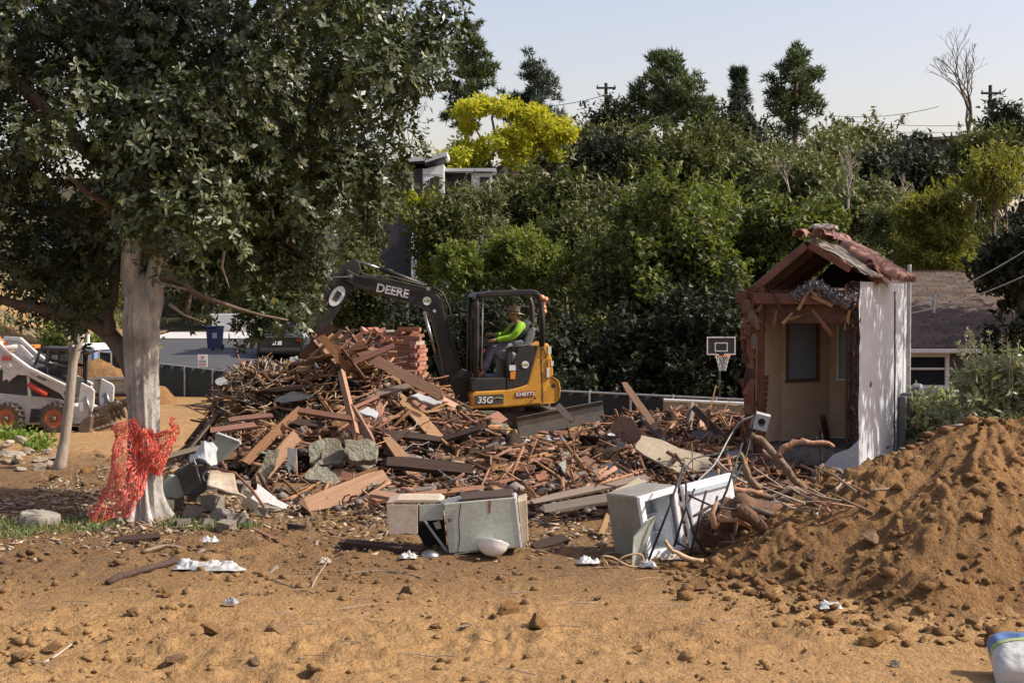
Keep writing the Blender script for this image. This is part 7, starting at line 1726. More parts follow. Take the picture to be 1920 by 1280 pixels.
rock(245, 1155, 42, 'dark shard shaped stone in the rough dirt', i=5, sc=(.9, .6, 1.0))
rock(475, 1250, 46, 'dark brown clod near the lower dirt', i=1)
rock(330, 1245, 50, 'brown flattish clod with deep shadow', i=3, sc=(1, .8, .6))
rock(90, 1225, 44, 'brown clod with a stick beside it', i=4)
rock(30, 1245, 60, 'broad low lump of soil in the corner', i=2, sc=(1, .9, .5))
rock(815, 1180, 32, 'small flat tan stone in the middle dirt', i=5, sc=(1, .8, .5))
rock(565, 1236, 14, 'tiny white pebble on the orange dirt', 'pale_rock', i=0)
rock(868, 1180, 24, 'pale pebble left of the pair of dark rocks', 'pale_rock', i=1, sc=(1, .8, .6))
for k in range(70):                                               # smaller stones
    px = g.uniform(0, 1400); py = g.uniform(1085, 1275); rock(px, py, g.uniform(8, 19), 'small brown stone lying in the open dirt', group='small stones in the dirt', i=k)
for k in range(46):
    px = g.uniform(1300, 1900); py = 1085 + (px - 1300) * .15 + g.uniform(-40, 60); rock(px, py, g.uniform(12, 28), 'small stone among the clods along the mound foot', group='small stones at the mound foot', i=k)
for k in range(30):
    px = g.uniform(1500, 1915); py = g.uniform(860, 1120)
    if py > 800 + (1815 - px) * .68: rock(px, py, g.uniform(12, 30), 'small stone stuck in the mound face', group='small stones in the mound', i=k)
for k, (px, py, w_) in enumerate(((8, 838, 36), (38, 830, 30), (20, 858, 40), (52, 852, 34), (30, 872, 42), (66, 868, 36), (84, 850, 26), (8, 872, 26), (48, 836, 22), (88, 874, 24), (70, 884, 30), (5, 852, 30), (40, 884, 26), (96, 862, 24))):
    rock(px, py, w_ * 1.1, 'pale rough stone in the low stone edging under the weeds', 'pale_rock', 'stones of the low edging', k, name='edging_stone')
for k, (px, py, w_) in enumerate(((70, 905, 40), (160, 890, 36), (185, 862, 22), (205, 866, 20), (100, 900, 30), (165, 915, 50))): rock(px, py, w_, 'brown stone on the rough bank left of the big tree', group='stones on the bank', i=k)

# broken concrete by the tree
def chunk_mesh(seed, mt='concrete'):
    bm = bmesh.new(); bmesh.ops.create_cube(bm, size=2.0); gg = random.Random(seed)
    for v in bm.verts: v.co += Vector((gg.uniform(-.35, .2) * v.co.x, gg.uniform(-.35, .2) * v.co.y, gg.uniform(-.2, .1) * v.co.z))
    bmesh.ops.bevel(bm, geom=bm.edges[:], offset=.07, segments=1, affect='EDGES'); bmesh.ops.triangulate(bm, faces=bm.faces[:]); bmesh.ops.subdivide_edges(bm, edges=bm.edges[:], cuts=1, use_grid_fill=True)
    co = np.array([v.co[:] for v in bm.verts]); nz = fbm(co[:, 0] * 1.8 + seed, co[:, 1] * 1.8, co[:, 2] * 1.8, seed, 4)
    for v, k in zip(bm.verts, nz): v.co *= 1 + .07 * k
    me = bpy.data.meshes.new('chunk'); bm.to_mesh(me); bm.free(); me.materials.append(M[mt]); return me
CH = [chunk_mesh(i) for i in range(6)]
for k, (px, py, w_, h_, z, rot) in enumerate(((326, 955, 30, 34, .0, .1), (356, 970, 34, 24, .0, .4), (372, 938, 52, 18, .10, -.15), (396, 962, 40, 28, .04, .2), (432, 952, 58, 26, .16, .12), (470, 962, 30, 34, .06, .5), (412, 975, 36, 20, 0, .3),
        (440, 978, 40, 16, 0, -.2), (486, 968, 26, 18, 0, .2), (340, 985, 30, 14, 0, .1), (418, 995, 36, 20, 0, .2), (505, 958, 50, 10, 0, .1), (385, 985, 22, 14, 0, .6), (312, 965, 18, 30, 0, .2), (455, 985, 22, 16, 0, .8), (362, 948, 30, 20, .06, .3))):
    b = G(px, py + 4); s = b.y / FPX; o = link('concrete_chunk', CH[k % 6], None, (b.x, b.y + .1, b.z + h_ * s / 2 + z), (g.uniform(-.25, .25), rot * .5, g.uniform(-.5, .5)), (w_ * s / 2, w_ * s / 2 * .8, h_ * s / 2))
    tag(o, ('%s pale concrete chunk %s' % (('blocky', 'wedge shaped', 'flat', 'rounded', 'long', 'jagged')[k % 6], ('against the trunk foot', 'at the front of the concrete heap by the tree', 'on top of the concrete heap by the tree')[0 if px < 345 else (1 if py > 962 else 2)])), 'concrete chunk', 'concrete chunks by the tree')
def slab(pts, d0, th, lean, mt, label, name='concrete_slab'):
    c = W(sum(p[0] for p in pts) / len(pts), sum(p[1] for p in pts) / len(pts), d0); mb = MB(); q = []
    zc = c.z
    for i in range(len(pts)):                                     # a ragged outline
        a, b = Vector(pts[i]), Vector(pts[(i + 1) % len(pts)])
        for t in (0, .25, .5, .75): r_ = a.lerp(b, t); q.append((r_.x + g.uniform(-3.2, 3.2), r_.y + g.uniform(-3.2, 3.2)))
    w_ = [W(x, y, d0) - c for x, y in q]; mb.prism([(v.x, v.z) for v in w_], 0, th)
    o = mb.build(name, mt, loc=c, rot=(R(lean), 0, 0), bevel=.005, seg=1); return tag(o, label, name.replace('_', ' '))
slab(((577, 832), (600, 818), (636, 822), (652, 850), (640, 872), (580, 870)), 18.1, .14, -32, 'slab_concrete', 'broken grey green concrete slab on the pile, the darker of two')
slab(((642, 820), (690, 818), (708, 838), (704, 866), (660, 870), (648, 850)), 17.9, .12, -40, 'slab_concrete', 'broken grey green concrete slab on the pile, the larger flat one')
slab(((570, 895), (585, 862), (612, 870), (640, 905), (620, 915)), 17.2, .12, -50, 'slab_concrete', 'rough concrete lump under the two grey green slabs')
slab(((1045, 845), (1085, 838), (1100, 860), (1060, 872)), 18.4, .06, -50, 'slab_concrete', 'dark grey plaster slab in the middle of the debris')
slab(((485, 905), (500, 838), (520, 842), (512, 880), (498, 908)), 17.5, .03, -25, 'slab_concrete', 'grey green wallboard leaning in the dark cavity', 'wall_board')
slab(((672, 770), (690, 752), (712, 775), (704, 792)), 18.8, .03, -62, 'sheet_white', 'crumpled pale blue sheet on the pile middle', 'metal_sheet')
slab(((768, 735), (785, 728), (830, 758), (812, 768)), 20.2, .03, -60, 'sheet_white', 'white sheet glinting on the pile slope below the brick', 'metal_sheet')
slab(((720, 690), (752, 688), (748, 702), (725, 703)), 21.0, .05, -30, 'sheet_white', 'small pale bundle lying below the brick chimney', 'plastic_bundle')
slab(((1190, 840), (1206, 806), (1345, 862), (1312, 896), (1280, 900)), 17.6, .05, -38, 'panel_beige', 'long beige door panel tilted in the debris', 'door_panel')
slab(((1110, 945), (1200, 890), (1218, 895), (1150, 940)), 15.9, .03, -45, 'panel_beige', 'narrow pale trim board lying before the beige door panel', 'trim_board')
slab(((540, 672), (556, 664), (566, 684), (548, 690)), 21.3, .06, -15, 'sheet_white', 'crumpled white and blue rag at the back of the pile', 'cloth_rag')
slab(((403, 712), (418, 706), (436, 714), (430, 724), (408, 722)), 20.8, .08, -20, 'sheet_white', 'grey plastic sheet on the far shoulder of the pile', 'plastic_sheet')
slab(((470, 935), (478, 903), (540, 950), (532, 958)), 15.4, .02, -35, 'trim_white', 'long white trim strip lying beside the concrete chunks', 'trim_strip')
slab(((980, 940), (1000, 930), (1030, 936), (1010, 950)), 15.5, .02, -60, 'clay_tile', 'broken pinkish roof tile behind the green cabinet', 'roof_tile')
slab(((1005, 890), (1022, 882), (1026, 894), (1010, 904)), 16.5, .03, -40, 'brick_red', 'square red brick lying in the middle debris', 'loose_brick')
slab(((1050, 866), (1062, 864), (1062, 886), (1052, 888)), 17.0, .03, -20, 'blind_pale', 'small grey green metal plate in the debris', 'metal_plate')
slab(((535, 840), (552, 838), (556, 880), (540, 884)), 17.4, .05, -15, 'conduit_grey', 'narrow pale metal box in the pile cavity', 'metal_box')

# ------------------------------------------------------------------ wrecked appliances and fittings
def poly3(mb, pts, d0, d1, c): mb.prism([((W(x, y, d0) - c).x, (W(x, y, d0) - c).z) for x, y in pts], d0 - c.y, d1 - c.y)
def wreck():
    c = G(365, 925); c = Vector((c.x, 16.2, 0)); root = empty('wrecked_appliance', c, 0, 'crumpled white metal appliance with a dark torn opening beside the tree', 'appliance'); L = lambda px, py, d=16.2: W(px, py, d) - c
    mb = MB(); rows = []
    for j, (row, d) in enumerate((((358, 862), (370, 845), (383, 826), (398, 830), (407, 842)), ((360, 866), (373, 850), (384, 833), (398, 838), (408, 856)), ((364, 868), (376, 862), (388, 860), (398, 862), (407, 872)), ((370, 872), (380, 874), (392, 870), (402, 880), (412, 886))) ) if False else []: pass
    top_ = [((356, 866), 16.6), ((372, 845), 16.5), ((384, 826), 16.4), ((398, 831), 16.3), ((408, 842), 16.2)]; low = [((358, 868), 15.9), ((372, 862), 15.75), ((386, 864), 15.65), ((396, 872), 15.7), ((407, 868), 15.8)]
    rows = []
    for t in np.linspace(0, 1, 9):
        r_ = []
        for i in np.linspace(0, 4, 17):
            a = min(3, int(i)); f = i - a
            p = Vector(L(*top_[a][0], top_[a][1])).lerp(L(*top_[a + 1][0], top_[a + 1][1]), f).lerp(Vector(L(*low[a][0], low[a][1])).lerp(L(*low[a + 1][0], low[a + 1][1]), f), t)
            r_.append(p + Vector((0, -.05 * math.sin(t * 3.1), .06 * math.sin(t * 3.1) + .025 * float(vnoise(i * 1.3, t * 4, 0, 3)))))
        rows.append(r_)
    mb.sheet(rows); mb.build('crumpled_top', 'sheet_white', root, solid=.012)
    mb = MB(); poly3(mb, ((330, 885), (358, 866), (388, 868), (392, 905), (380, 925), (345, 930)), 15.75, 16.3, c); mb.build('dark_casing', 'sheet_dark', root, bevel=.015)
    MB().tube([L(388 + 7 * math.cos(a), 893 + 9 * math.sin(a), 15.7) for a in np.linspace(0, 5.4, 18)], .012, 6).build('seal_ring', 'steel', root, sm=True)
    MB().tube([L(362, 858, 15.7), L(368, 872, 15.7), L(372, 890, 15.7), L(377, 905, 15.7)], .010, 5).build('cable', 'conduit_grey', root, sm=True)
    MB().tube([L(362, 872, 15.7), L(381, 871, 15.7)], .012, 5).build('bracket', 'bark_pale', root, sm=True)
    mb = MB(); poly3(mb, ((300, 908), (318, 889), (332, 893), (346, 902), (346, 930), (330, 936), (302, 930)), 15.9, 15.97, c); mb.build('side_panel', 'cabinet_green', root, bevel=.02)
wreck()
def tub():
    c = Vector((W(430, 930, 15.6).x, 15.6, 0)); root = empty('enamel_tub', c, 0, 'rust stained enamel tub lying on its side by the concrete chunks', 'tub'); L = lambda px, py, d=15.6: W(px, py, d) - c
    mb = MB(); rows = []
    for t in np.linspace(0, 1, 12):
        a = L(393, 880, 15.9).lerp(L(440, 888, 15.9), t); b = L(392, 910, 15.2).lerp(L(462, 932, 15.1), t); rows.append([a.lerp(b, s_) + Vector((0, -.13 * math.sin(s_ * math.pi), -.05 * math.sin(s_ * math.pi) + .01 * float(vnoise(t * 6, s_ * 6, 0, 2)))) for s_ in np.linspace(0, 1, 10)])
    mb.sheet(rows); mb.build('basin_shell', 'tub_rust', root, sm=True, solid=.02)
    MB().tube([L(393, 878, 15.9), L(440, 886, 15.9), L(470, 915, 15.4), L(494, 948, 14.9)], .016, 6).build('rim_edge', 'rust', root, sm=True)
tub()
def scrap_panel():
    c = Vector((W(425, 840, 17.4).x, 17.4, 0)); mb = MB(); poly3(mb, ((400, 846), (404, 812), (408, 812), (448, 826), (452, 832), (420, 862), (404, 870)), 17.3, 17.36, c); o = mb.build('bent_sheet', 'cabinet_green', loc=c, bevel=.01); tag(o, 'bent grey green metal panel behind the crumpled white appliance', 'metal sheet')
    MB().tube([W(408, 812, 17.28) - c, W(450, 828, 17.28) - c], .02, 6).build('folded_edge', 'sheet_white', o)
scrap_panel()
def cabinets():
    d = 13.35; c = Vector((W(780, 1005, d).x, d, 0)); root = empty('kitchen_cabinet', c, 0, 'cream base cabinet with missing drawer tipped in the dirt', 'cabinet')
    def q(nm, pts, d0, d1, mt, bev=.006, par=root, cc=c): mb = MB(); poly3(mb, pts, d0, d1, cc); return mb.build(nm, mt, par, bevel=bev)
    q('side_panel', ((724, 945), (784, 945), (783, 1004), (764, 1000), (729, 1003)), d, d + .02, 'cabinet_cream'); q('drawer_front', ((786, 946), (831, 943), (831, 974), (786, 977)), d, d + .02, 'cabinet_green')
    q('top_panel', ((724, 943), (745, 936), (822, 936), (831, 942)), d + .0, d + .42, 'cabinet_cream'); q('inner_back', ((735, 948), (830, 948), (838, 1030), (800, 1030), (785, 1003), (735, 1000)), d + .36, d + .40, 'interior_dark')
    q('torn_flap', ((823, 938), (862, 929), (866, 938), (833, 948)), d - .02, d - .005, 'sheet_white', .003); q('brace', ((794, 977), (799, 977), (843, 1036), (838, 1038)), d + .05, d + .08, 'galvanised', .003); q('hinge_plate', ((812, 980), (824, 976), (828, 990), (818, 992)), d + .1, d + .12, 'sheet_white', .003)
    d2 = 13.25; c2 = Vector((W(905, 1035, d2).x, d2, 0)); r2 = empty('kitchen_cabinet', c2, 0, 'pale green stained cabinet with its large door face to the camera', 'cabinet')
    door = q('door_panel', ((832, 944), (965, 932), (975, 1026), (842, 1037)), d2 - .03, d2 + .0, 'cabinet_green', .008, r2, c2); q('body', ((836, 950), (966, 936), (972, 1020), (846, 1030)), d2 + .004, d2 + .5, 'cabinet_green', .006, r2, c2)
    q('edge_strip', ((964, 933), (968, 932), (979, 1026), (975, 1027)), d2 - .035, d2 + .3, 'trim_white', .003, r2, c2); q('side_panel', ((971, 941), (988, 936), (991, 1014), (980, 1020)), d2 + .02, d2 + .45, 'panel_beige', .006, r2, c2)
    q('top_rail', ((860, 936), (960, 928), (962, 933), (862, 941)), d2 + .02, d2 + .5, 'wood_dark', .004, r2, c2)
    MB().tube([W(864, 944, d2 - .04) - c2, W(860, 975, d2 - .04) - c2, W(862, 1010, d2 - .04) - c2, W(858, 1036, d2 - .04) - c2], .005, 5).build('power_cord', 'black_plastic', door)
    for px, py, w_, h_ in ((918, 950, 7, 24), (843, 975, 8, 7)): mb = MB(); poly3(mb, ((px - w_ / 2, py - h_ / 2), (px + w_ / 2, py - h_ / 2), (px + w_ * .2, py + h_ / 2), (px - w_ * .3, py + h_ / 2)), d2 - .0325, d2 - .02, c2); mb.build('rust_stain', 'rust', door)
cabinets()
def bowl():
    b = G(920, 1052); o = empty('ceramic_basin', (b.x, b.y, b.z), 0, 'white ceramic sink bowl lying upturned before the green cabinet', 'sink')
    prof = [(.001, 0), (.05, .002), (.10, .03), (.135, .075), (.15, .118), (.156, .125), (.145, .125), (.13, .085), (.09, .04), (.001, .02)]
    k = MB().lathe(prof, 32, cap=False).build('bowl', 'ceramic', o, sm=True, loc=(0, .1, .03), rot=(R(-24), R(9), 0)); k.scale = (1.0, .9, 1.0)
    k2 = MB().lathe([(.02, 0), (.02, .012)], 12).build('drain', 'steel', k, loc=(0, 0, .021))
bowl()
b = G(806, 1045); o = MB().lathe([(.001, .055), (.04, .052), (.075, .03), (.088, 0)], 20).build('metal_pot', 'steel', loc=(b.x, b.y + .05, b.z), rot=(.15, .1, 0), sm=True); o.scale = (1.1, .9, 1); tag(o, 'shiny upturned metal pot lid by the kitchen cabinets', 'pot')
b = G(552, 1003); r_ = empty('black_basin', (b.x, b.y + .08, b.z - .01), 0, 'shallow black plastic basin half buried in the dirt', 'basin'); MB().lathe([(.08, 0), (.10, .09), (.115, .095), (.115, .105), (.095, .1), (.075, .02), (.001, .015)], 24, cap=False).build('tub', 'black_plastic', r_, sm=False, rot=(R(-8), R(6), 0)); MB().tube([(-.12, 0, .05), (-.17, .02, .03), (-.19, .05, .06)], .02, 6).build('lip', 'black_plastic', r_)
def fridge():
    d = 13.2; c = G(1240, 1040); root = empty('refrigerator', (W(1250, 1030, d).x, d, .02), R(33), 'white refrigerator lying open with a grimy side coloured shade grey', 'refrigerator')
    t = empty('cabinet_box', (0, 0, 0)); t.parent = root; t.rotation_euler = (R(-3), R(-9), 0)
    w, dp, h, th = .46, .48, .60, .045
    mb = MB().box((-w / 2 + th / 2, dp / 2, h / 2), (th, dp, h)).box((w / 2 - th / 2, dp / 2, h / 2), (th, dp, h)).box((0, dp / 2, th / 2), (w - 2 * th, dp, th)).box((0, dp / 2, h - th / 2), (w - 2 * th, dp, th)); mb.build('shell', 'fridge_white', t, bevel=.008)
    MB().box((-w / 2 - .004, dp / 2 + .01, h / 2), (.006, dp - .02, h - .01)).build('side_skin', 'fridge_shade_side', t); MB().box((0, dp / 2 + .01, h + .004), (w, dp - .02, .006)).build('top_skin', 'fridge_shade_side', t)
    MB().box((0, dp * .62, h / 2), (w - 2 * th, .02, h - 2 * th)).build('liner_back', 'fridge_inner', t); MB().box((w / 2 - th - .05, dp * .3, h / 2), (.03, .25, h - 2 * th)).build('liner_side', 'fridge_inner', t)
    for k in range(5): MB().box((-w / 2 + th + .02, .10, h - .1 - k * .022), (.04, .05, .010)).build('vent_slot', 'meter_grey', t)
    for z in (.18, .36): MB().box((.02, dp * .5, z), (w - 2 * th - .08, .1, .008)).build('shelf_ledge', 'fridge_inner', t)
    fr = MB()
    for q, dd in (((0, -.012, h - .028), (w, .024, .056)), ((0, -.012, .028), (w, .024, .056)), ((-w / 2 + .028, -.012, h / 2), (.056, .024, h - .112)), ((w / 2 - .028, -.012, h / 2), (.056, .024, h - .112))): fr.box(q, dd)
    fr.build('face_frame', 'fridge_white', t, bevel=.005)
    dr = empty('door', (w / 2 + .01, -.03, 0)); dr.parent = t; dr.rotation_euler = (0, 0, R(-8))
    MB().box((.30, 0, h / 2), (.56, .05, h)).build('door_skin', 'fridge_white', dr, bevel=.012); MB().box((.30, -.03, h / 2), (.48, .02, h - .1)).build('door_liner', 'fridge_white', dr, bevel=.02); MB().box((.30, -.045, h - .08), (.44, .03, .04)).build('door_shelf', 'fridge_inner', dr)
    MB().add([(-.50, -.10, .0), (-.46, -.16, .30), (-.34, -.22, .42), (-.20, -.20, .44), (-.30, -.14, .22), (-.42, -.09, 0)], [(0, 1, 2, 3, 4, 5)]).build('bent_flap', 'cabinet_green', t, solid=.012)
fridge()
def irons():
    d = 12.85; c = Vector((W(1300, 1040, d).x, d, 0)); root = empty('iron_railing', c, 0, 'bent black wrought iron railing with scrolls lying over the refrigerator', 'railing'); L = lambda p, dd=d: W(*p, dd) - c
    for k, pts in enumerate((((1283, 868), (1255, 950), (1214, 1055)), ((1324, 920), (1312, 965), (1294, 1042)), ((1302, 916), (1283, 960), (1264, 1024)), ((1286, 905), (1287, 950), (1300, 1000), (1322, 1036)), ((1392, 830), (1362, 920), (1340, 970), (1336, 1000)), ((1345, 930), (1330, 990)))):
        MB().tube([L(p, d + .25 * (i == 0)) for i, p in enumerate(pts)], .011, 6).build('bar', 'wrought_iron', root, sm=True)
    for pts in (((1290, 928), (1335, 948), (1386, 956)), ((1272, 1018), (1296, 1032), (1322, 1036)), ((1306, 990), (1330, 1004))): MB().tube([L(p, d - .03) for p in pts], .010, 6).build('cross_bar', 'wrought_iron', root, sm=True)
    for px, py, s_ in ((1352, 957, 1), (1324, 978, -1), (1318, 1003, 1), (1340, 1012, -1), (1320, 965, 1)):
        MB().tube([L((px + s_ * (7 - t) * math.cos(t * 1.25), py + (7 - t) * .8 * math.sin(t * 1.25)), d - .02) for t in np.linspace(0, 6, 22)], .006, 5).build('scroll', 'wrought_iron', root, sm=True)
    for k, (px, py) in enumerate(((1272, 1018), (1316, 1010))): MB().lathe([(.001, -.02), (.022, 0), (.001, .02)], 6).build('rosette', 'wrought_iron', root, loc=L((px, py), d - .03))
irons()
def pipe(pts, d, r, mt, label, name='bent_pipe', cat='pipe'):
    a = W(*pts[0], d if not isinstance(d, (list, tuple)) else d[0]); dd = d if isinstance(d, (list, tuple)) else [d] * len(pts)
    P = [W(*p, q) - a for p, q in zip(pts, dd)]; sp = []
    if name in ('log', 'dry_branch', 'stick', 'twig', 'garden_hose'):                # lies on the dirt
        r0 = max(r) if isinstance(r, tuple) else r
        for p in P: x_, y_ = p.x + a.x, p.y; p.z = max(p.z, float(gz(x_, a.y + y_) + relief(x_, a.y + y_)) + r0 * .7 - a.z)
    for i in range(len(P) - 1):
        for t in (0, .34, .67):
            p0, p1, p2, p3 = P[max(0, i - 1)], P[i], P[i + 1], P[min(len(P) - 1, i + 2)]
            sp.append(.5 * ((2 * p1) + (p2 - p0) * t + (2 * p0 - 5 * p1 + 4 * p2 - p3) * t * t + (3 * p1 - p0 - 3 * p2 + p3) * t ** 3))
    sp.append(P[-1]); rs = r if not isinstance(r, tuple) else [r[0] + (r[1] - r[0]) * i / (len(sp) - 1) for i in range(len(sp))]
    if 'branch' in name or name == 'log':
        rs = rs if isinstance(rs, list) else [rs] * len(sp); gg = random.Random(len(label)); rs = [q * gg.uniform(.72, 1.25) for q in rs]; sp = [p + Vector((gg.uniform(-1, 1), gg.uniform(-1, 1), gg.uniform(-1, 1))) * rs[0] * .35 for p in sp]
    o = MB().tube(sp, rs, 8).build(name, mt, loc=a, sm=True); return tag(o, label, cat)
pipe([(1418, 778), (1390, 790), (1370, 815), (1340, 870), (1310, 900), (1290, 940)], [15.0, 15.0, 15, 14.6, 14, 13.4], .010, 'conduit_grey', 'pale grey conduit arching from the loose electrical box')
pipe([(1416, 792), (1390, 830), (1350, 850), (1305, 858), (1285, 880), (1265, 930)], [15, 15, 15, 14.8, 14.4, 14], .008, 'black_plastic', 'black cable drooping from the loose electrical box', 'cable', 'cable')
pipe([(1412, 795), (1400, 850), (1375, 905), (1355, 960)], [15, 14.8, 14.2, 13.4], .008, 'black_plastic', 'second black cable hanging straight down over the refrigerator', 'cable', 'cable')
pipe([(1200, 780), (1215, 800), (1255, 835), (1285, 880), (1300, 900)], [19, 18.6, 18, 17, 16.6], .016, 'black_plastic', 'thin dark pipe lying along the beige door panel')
pipe([(1112, 1066), (1140, 1060), (1128, 1043), (1150, 1045), (1178, 1060), (1203, 1060), (1205, 1042), (1190, 1038), (1165, 1046), (1158, 1066), (1195, 1068)], 12.65, .009, 'hose_tan', 'tan garden hose coiled on the dirt left of the refrigerator', 'garden_hose', 'hose')
for x in (1570, 1537): pipe([(x - 8, 818), (x, 840), (x + 3, 862), (x + 2, 878)] if x < 1560 else [(1541, 812), (1540, 850), (1541, 868)], 17.2, .010, 'wrought_iron', 'curved black rod standing on the ruin floor' if x < 1560 else 'straight black rod standing on the ruin floor', 'iron_rod', 'rod')
def ebox():
    c = W(1428, 790, 15.0); root = empty('electrical_box', c, 0, 'loose pale electrical box with a round hole on bent conduit', 'electrical box', rot=(R(10), R(14), R(-8)))
    n = 24; o = MB()
    w_, h_ = .075, .085; out_ = []; inn = []
    for k in range(n):
        a = 2 * math.pi * k / n; m = 1 / max(abs(math.cos(a)), abs(math.sin(a))); out_.append((math.cos(a) * m * w_, math.sin(a) * m * h_)); inn.append((.040 * math.cos(a), .045 * math.sin(a)))
    V = [(x, -.05, z) for x, z in out_] + [(x, -.05, z) for x, z in inn] + [(x, .05, z) for x, z in out_] + [(x, .04, z) for x, z in inn]
    F = []
    for k in range(n): j = (k + 1) % n; F += [(k, j, n + j, n + k), (k, 2 * n + k, 2 * n + j, j), (n + k, n + j, 3 * n + j, 3 * n + k)]
    F += [tuple(range(3 * n, 4 * n)), tuple(range(3 * n - 1, 2 * n - 1, -1))]
    o.add(V, F).build('case', 'sheet_white', root); MB().lathe([(.038, 0), (.036, .01)], 16, Matrix.Translation((0, .035, 0)) @ Matrix.Rotation(R(90), 4, 'X')).build('meter_socket', 'sheet_dark', root)
    MB().tube([(-.05, 0, -.08), (-.07, 0, -.28), (-.1, .1, -.6)], .016, 6).build('mounting_post', 'wrought_iron', root)
ebox()

# ------------------------------------------------------------------ uprooted stump and torn branches before the ruin
def stump():
    c = Vector((W(1400, 1040, 12.9).x, 13.0, .05)); root = empty('uprooted_stump', c, 0, 'uprooted tree stump with dark hollow root plate beside the soil mound', 'stump'); L = lambda px, py, d=13.0: W(px, py, d) - c
    co = []; bm = bmesh.new(); bmesh.ops.create_icosphere(bm, subdivisions=4, radius=1.0); V = np.array([v.co[:] for v in bm.verts]); nz = fbm(V[:, 0] * 2, V[:, 1] * 2, V[:, 2] * 2, 3, 4)
    for v, k in zip(bm.verts, nz):
        r = 1 + .28 * k; hollow = max(0, -v.co.y) ** 2 * .9 * max(0, 1 - abs(v.co.x + .25)) * max(0, 1 - abs(v.co.z + .1))
        v.co = Vector((v.co.x * .42 * r, v.co.y * .32 * r * (1 - hollow), (v.co.z * .28 * r) + .22))
    me = bpy.data.meshes.new('root_plate'); bm.to_mesh(me); bm.free(); me.materials.append(M['root_dirt']); smooth(me); link('root_plate', me, root, (0, .18, 0))
    for k, (pts, r) in enumerate(((((1385, 955), (1410, 970), (1440, 1000), (1475, 1010)), .075), (((1340, 990), (1335, 960), (1345, 940)), .03), (((1345, 975), (1385, 975), (1425, 995)), .022), (((1385, 945), (1380, 985), (1376, 1010)), .02), (((1350, 968), (1400, 985), (1420, 1000)), .016), (((1348, 1020), (1390, 1018), (1425, 1020)), .026), (((1330, 985), (1345, 985), (1352, 960)), .02), (((1400, 950), (1450, 965), (1490, 960)), .03), (((1360, 1030), (1356, 1045), (1362, 1052)), .008), (((1370, 1000), (1380, 1020), (1378, 1040)), .008))):
        MB().tube([L(*p, 12.75 + .04 * k % .3) for p in pts], [r, r * .85, r * .6, r * .45][:len(pts)], 8).build('root', 'torn_wood' if k in (1, 2, 4, 6) else ('root_dirt' if k in (0, 5) else 'branch_wood'), root, sm=True)
stump()
BR = [([(1412, 815), (1432, 832), (1462, 862), (1482, 888), (1505, 915), (1520, 932)], 14.6, (.032, .05), 'branch_wood', 'long forked grey branch rising before the ruin floor'),
      ([(1462, 853), (1470, 838), (1490, 830), (1515, 827), (1545, 831), (1562, 836)], 14.5, (.035, .022), 'torn_wood', 'torn orange limb bending away from the forked branch'),
      ([(1388, 848), (1396, 870), (1404, 895), (1425, 915)], 14.7, (.022, .045), 'branch_wood', 'dark broken limb with splintered orange tip'),
      ([(1380, 930), (1410, 925), (1445, 932), (1475, 918), (1500, 918), (1540, 940)], 13.9, (.035, .03), 'branch_wood', 'pale peeled branch lying over the stump'),
      ([(1372, 918), (1400, 920), (1428, 925)], 13.7, (.035, .025), 'torn_wood', 'short thick torn branch above the refrigerator door'),
      ([(1430, 843), (1460, 868), (1480, 882)], 14.8, .012, 'bark_pale', 'thin pale stick beside the forked branch'),
      ([(1412, 875), (1440, 895), (1465, 912)], 14.3, .010, 'bark_pale', 'thin straight pale twig before the dark floor'),
      ([(1618, 868), (1620, 890), (1624, 915)], 13.9, (.012, .02), 'branch_wood', 'short upright twig at the foot of the white wall'),
      ([(1582, 886), (1592, 900), (1598, 925)], 14.0, (.012, .025), 'branch_wood', 'short pale branch stub beside the splintered stump'),
      ([(1246, 1012), (1262, 1032), (1290, 1046), (1318, 1052)], 12.6, (.016, .026), 'hose_tan', 'curved tan branch resting on the stone before the refrigerator'),
      ([(1300, 968), (1330, 950), (1350, 945)], 12.8, (.012, .02), 'branch_wood', 'short mossy stick over the refrigerator door'),
      ([(1340, 860), (1380, 895), (1400, 905)], 15.2, .016, 'bark_pale', 'pale straight branch behind the black railing'),
      ([(1440, 905), (1500, 925), (1560, 935)], 13.9, (.02, .012), 'branch_wood', 'low branch running under the forked branch'),
      ([(1455, 945), (1500, 950), (1535, 960)], 13.4, (.03, .02), 'branch_wood', 'stubby log end beside the uprooted stump')]
for pts, d, r, mt, lab in BR: pipe(pts, d, r, mt, lab, 'broken_branch', 'branch')
def splinter_stump():
    c = Vector((W(1552, 950, 14.0).x, 14.0, .0)); root = empty('splintered_stump', c, 0, 'upright stump torn into reddish splinters before the white wall', 'stump'); gg = random.Random(8); L = lambda px, py, d=14.0: W(px, py, d) - c
    for k in range(26):
        px = gg.uniform(1533, 1570); y0 = 955; y1 = gg.uniform(868, 915) + abs(px - 1550) * .6; dd = 14 + gg.uniform(-.1, .1); m = gg.choice(('torn_wood', 'torn_wood', 'root_dirt', 'branch_wood'))
        MB().tube([L(px, y0, dd), L(px + gg.uniform(-3, 3), (y0 + y1) / 2, dd), L(px + gg.uniform(-7, 5), y1, dd)], [.024, .018, .004], 5).build('splinter', m, root)
    for pts in (((1555, 880), (1575, 882), (1590, 905)), ((1540, 890), (1533, 878), (1545, 870))): MB().tube([L(*p) for p in pts], [.035, .025, .015], 7).build('root', 'branch_wood', root, sm=True)
splinter_stump()
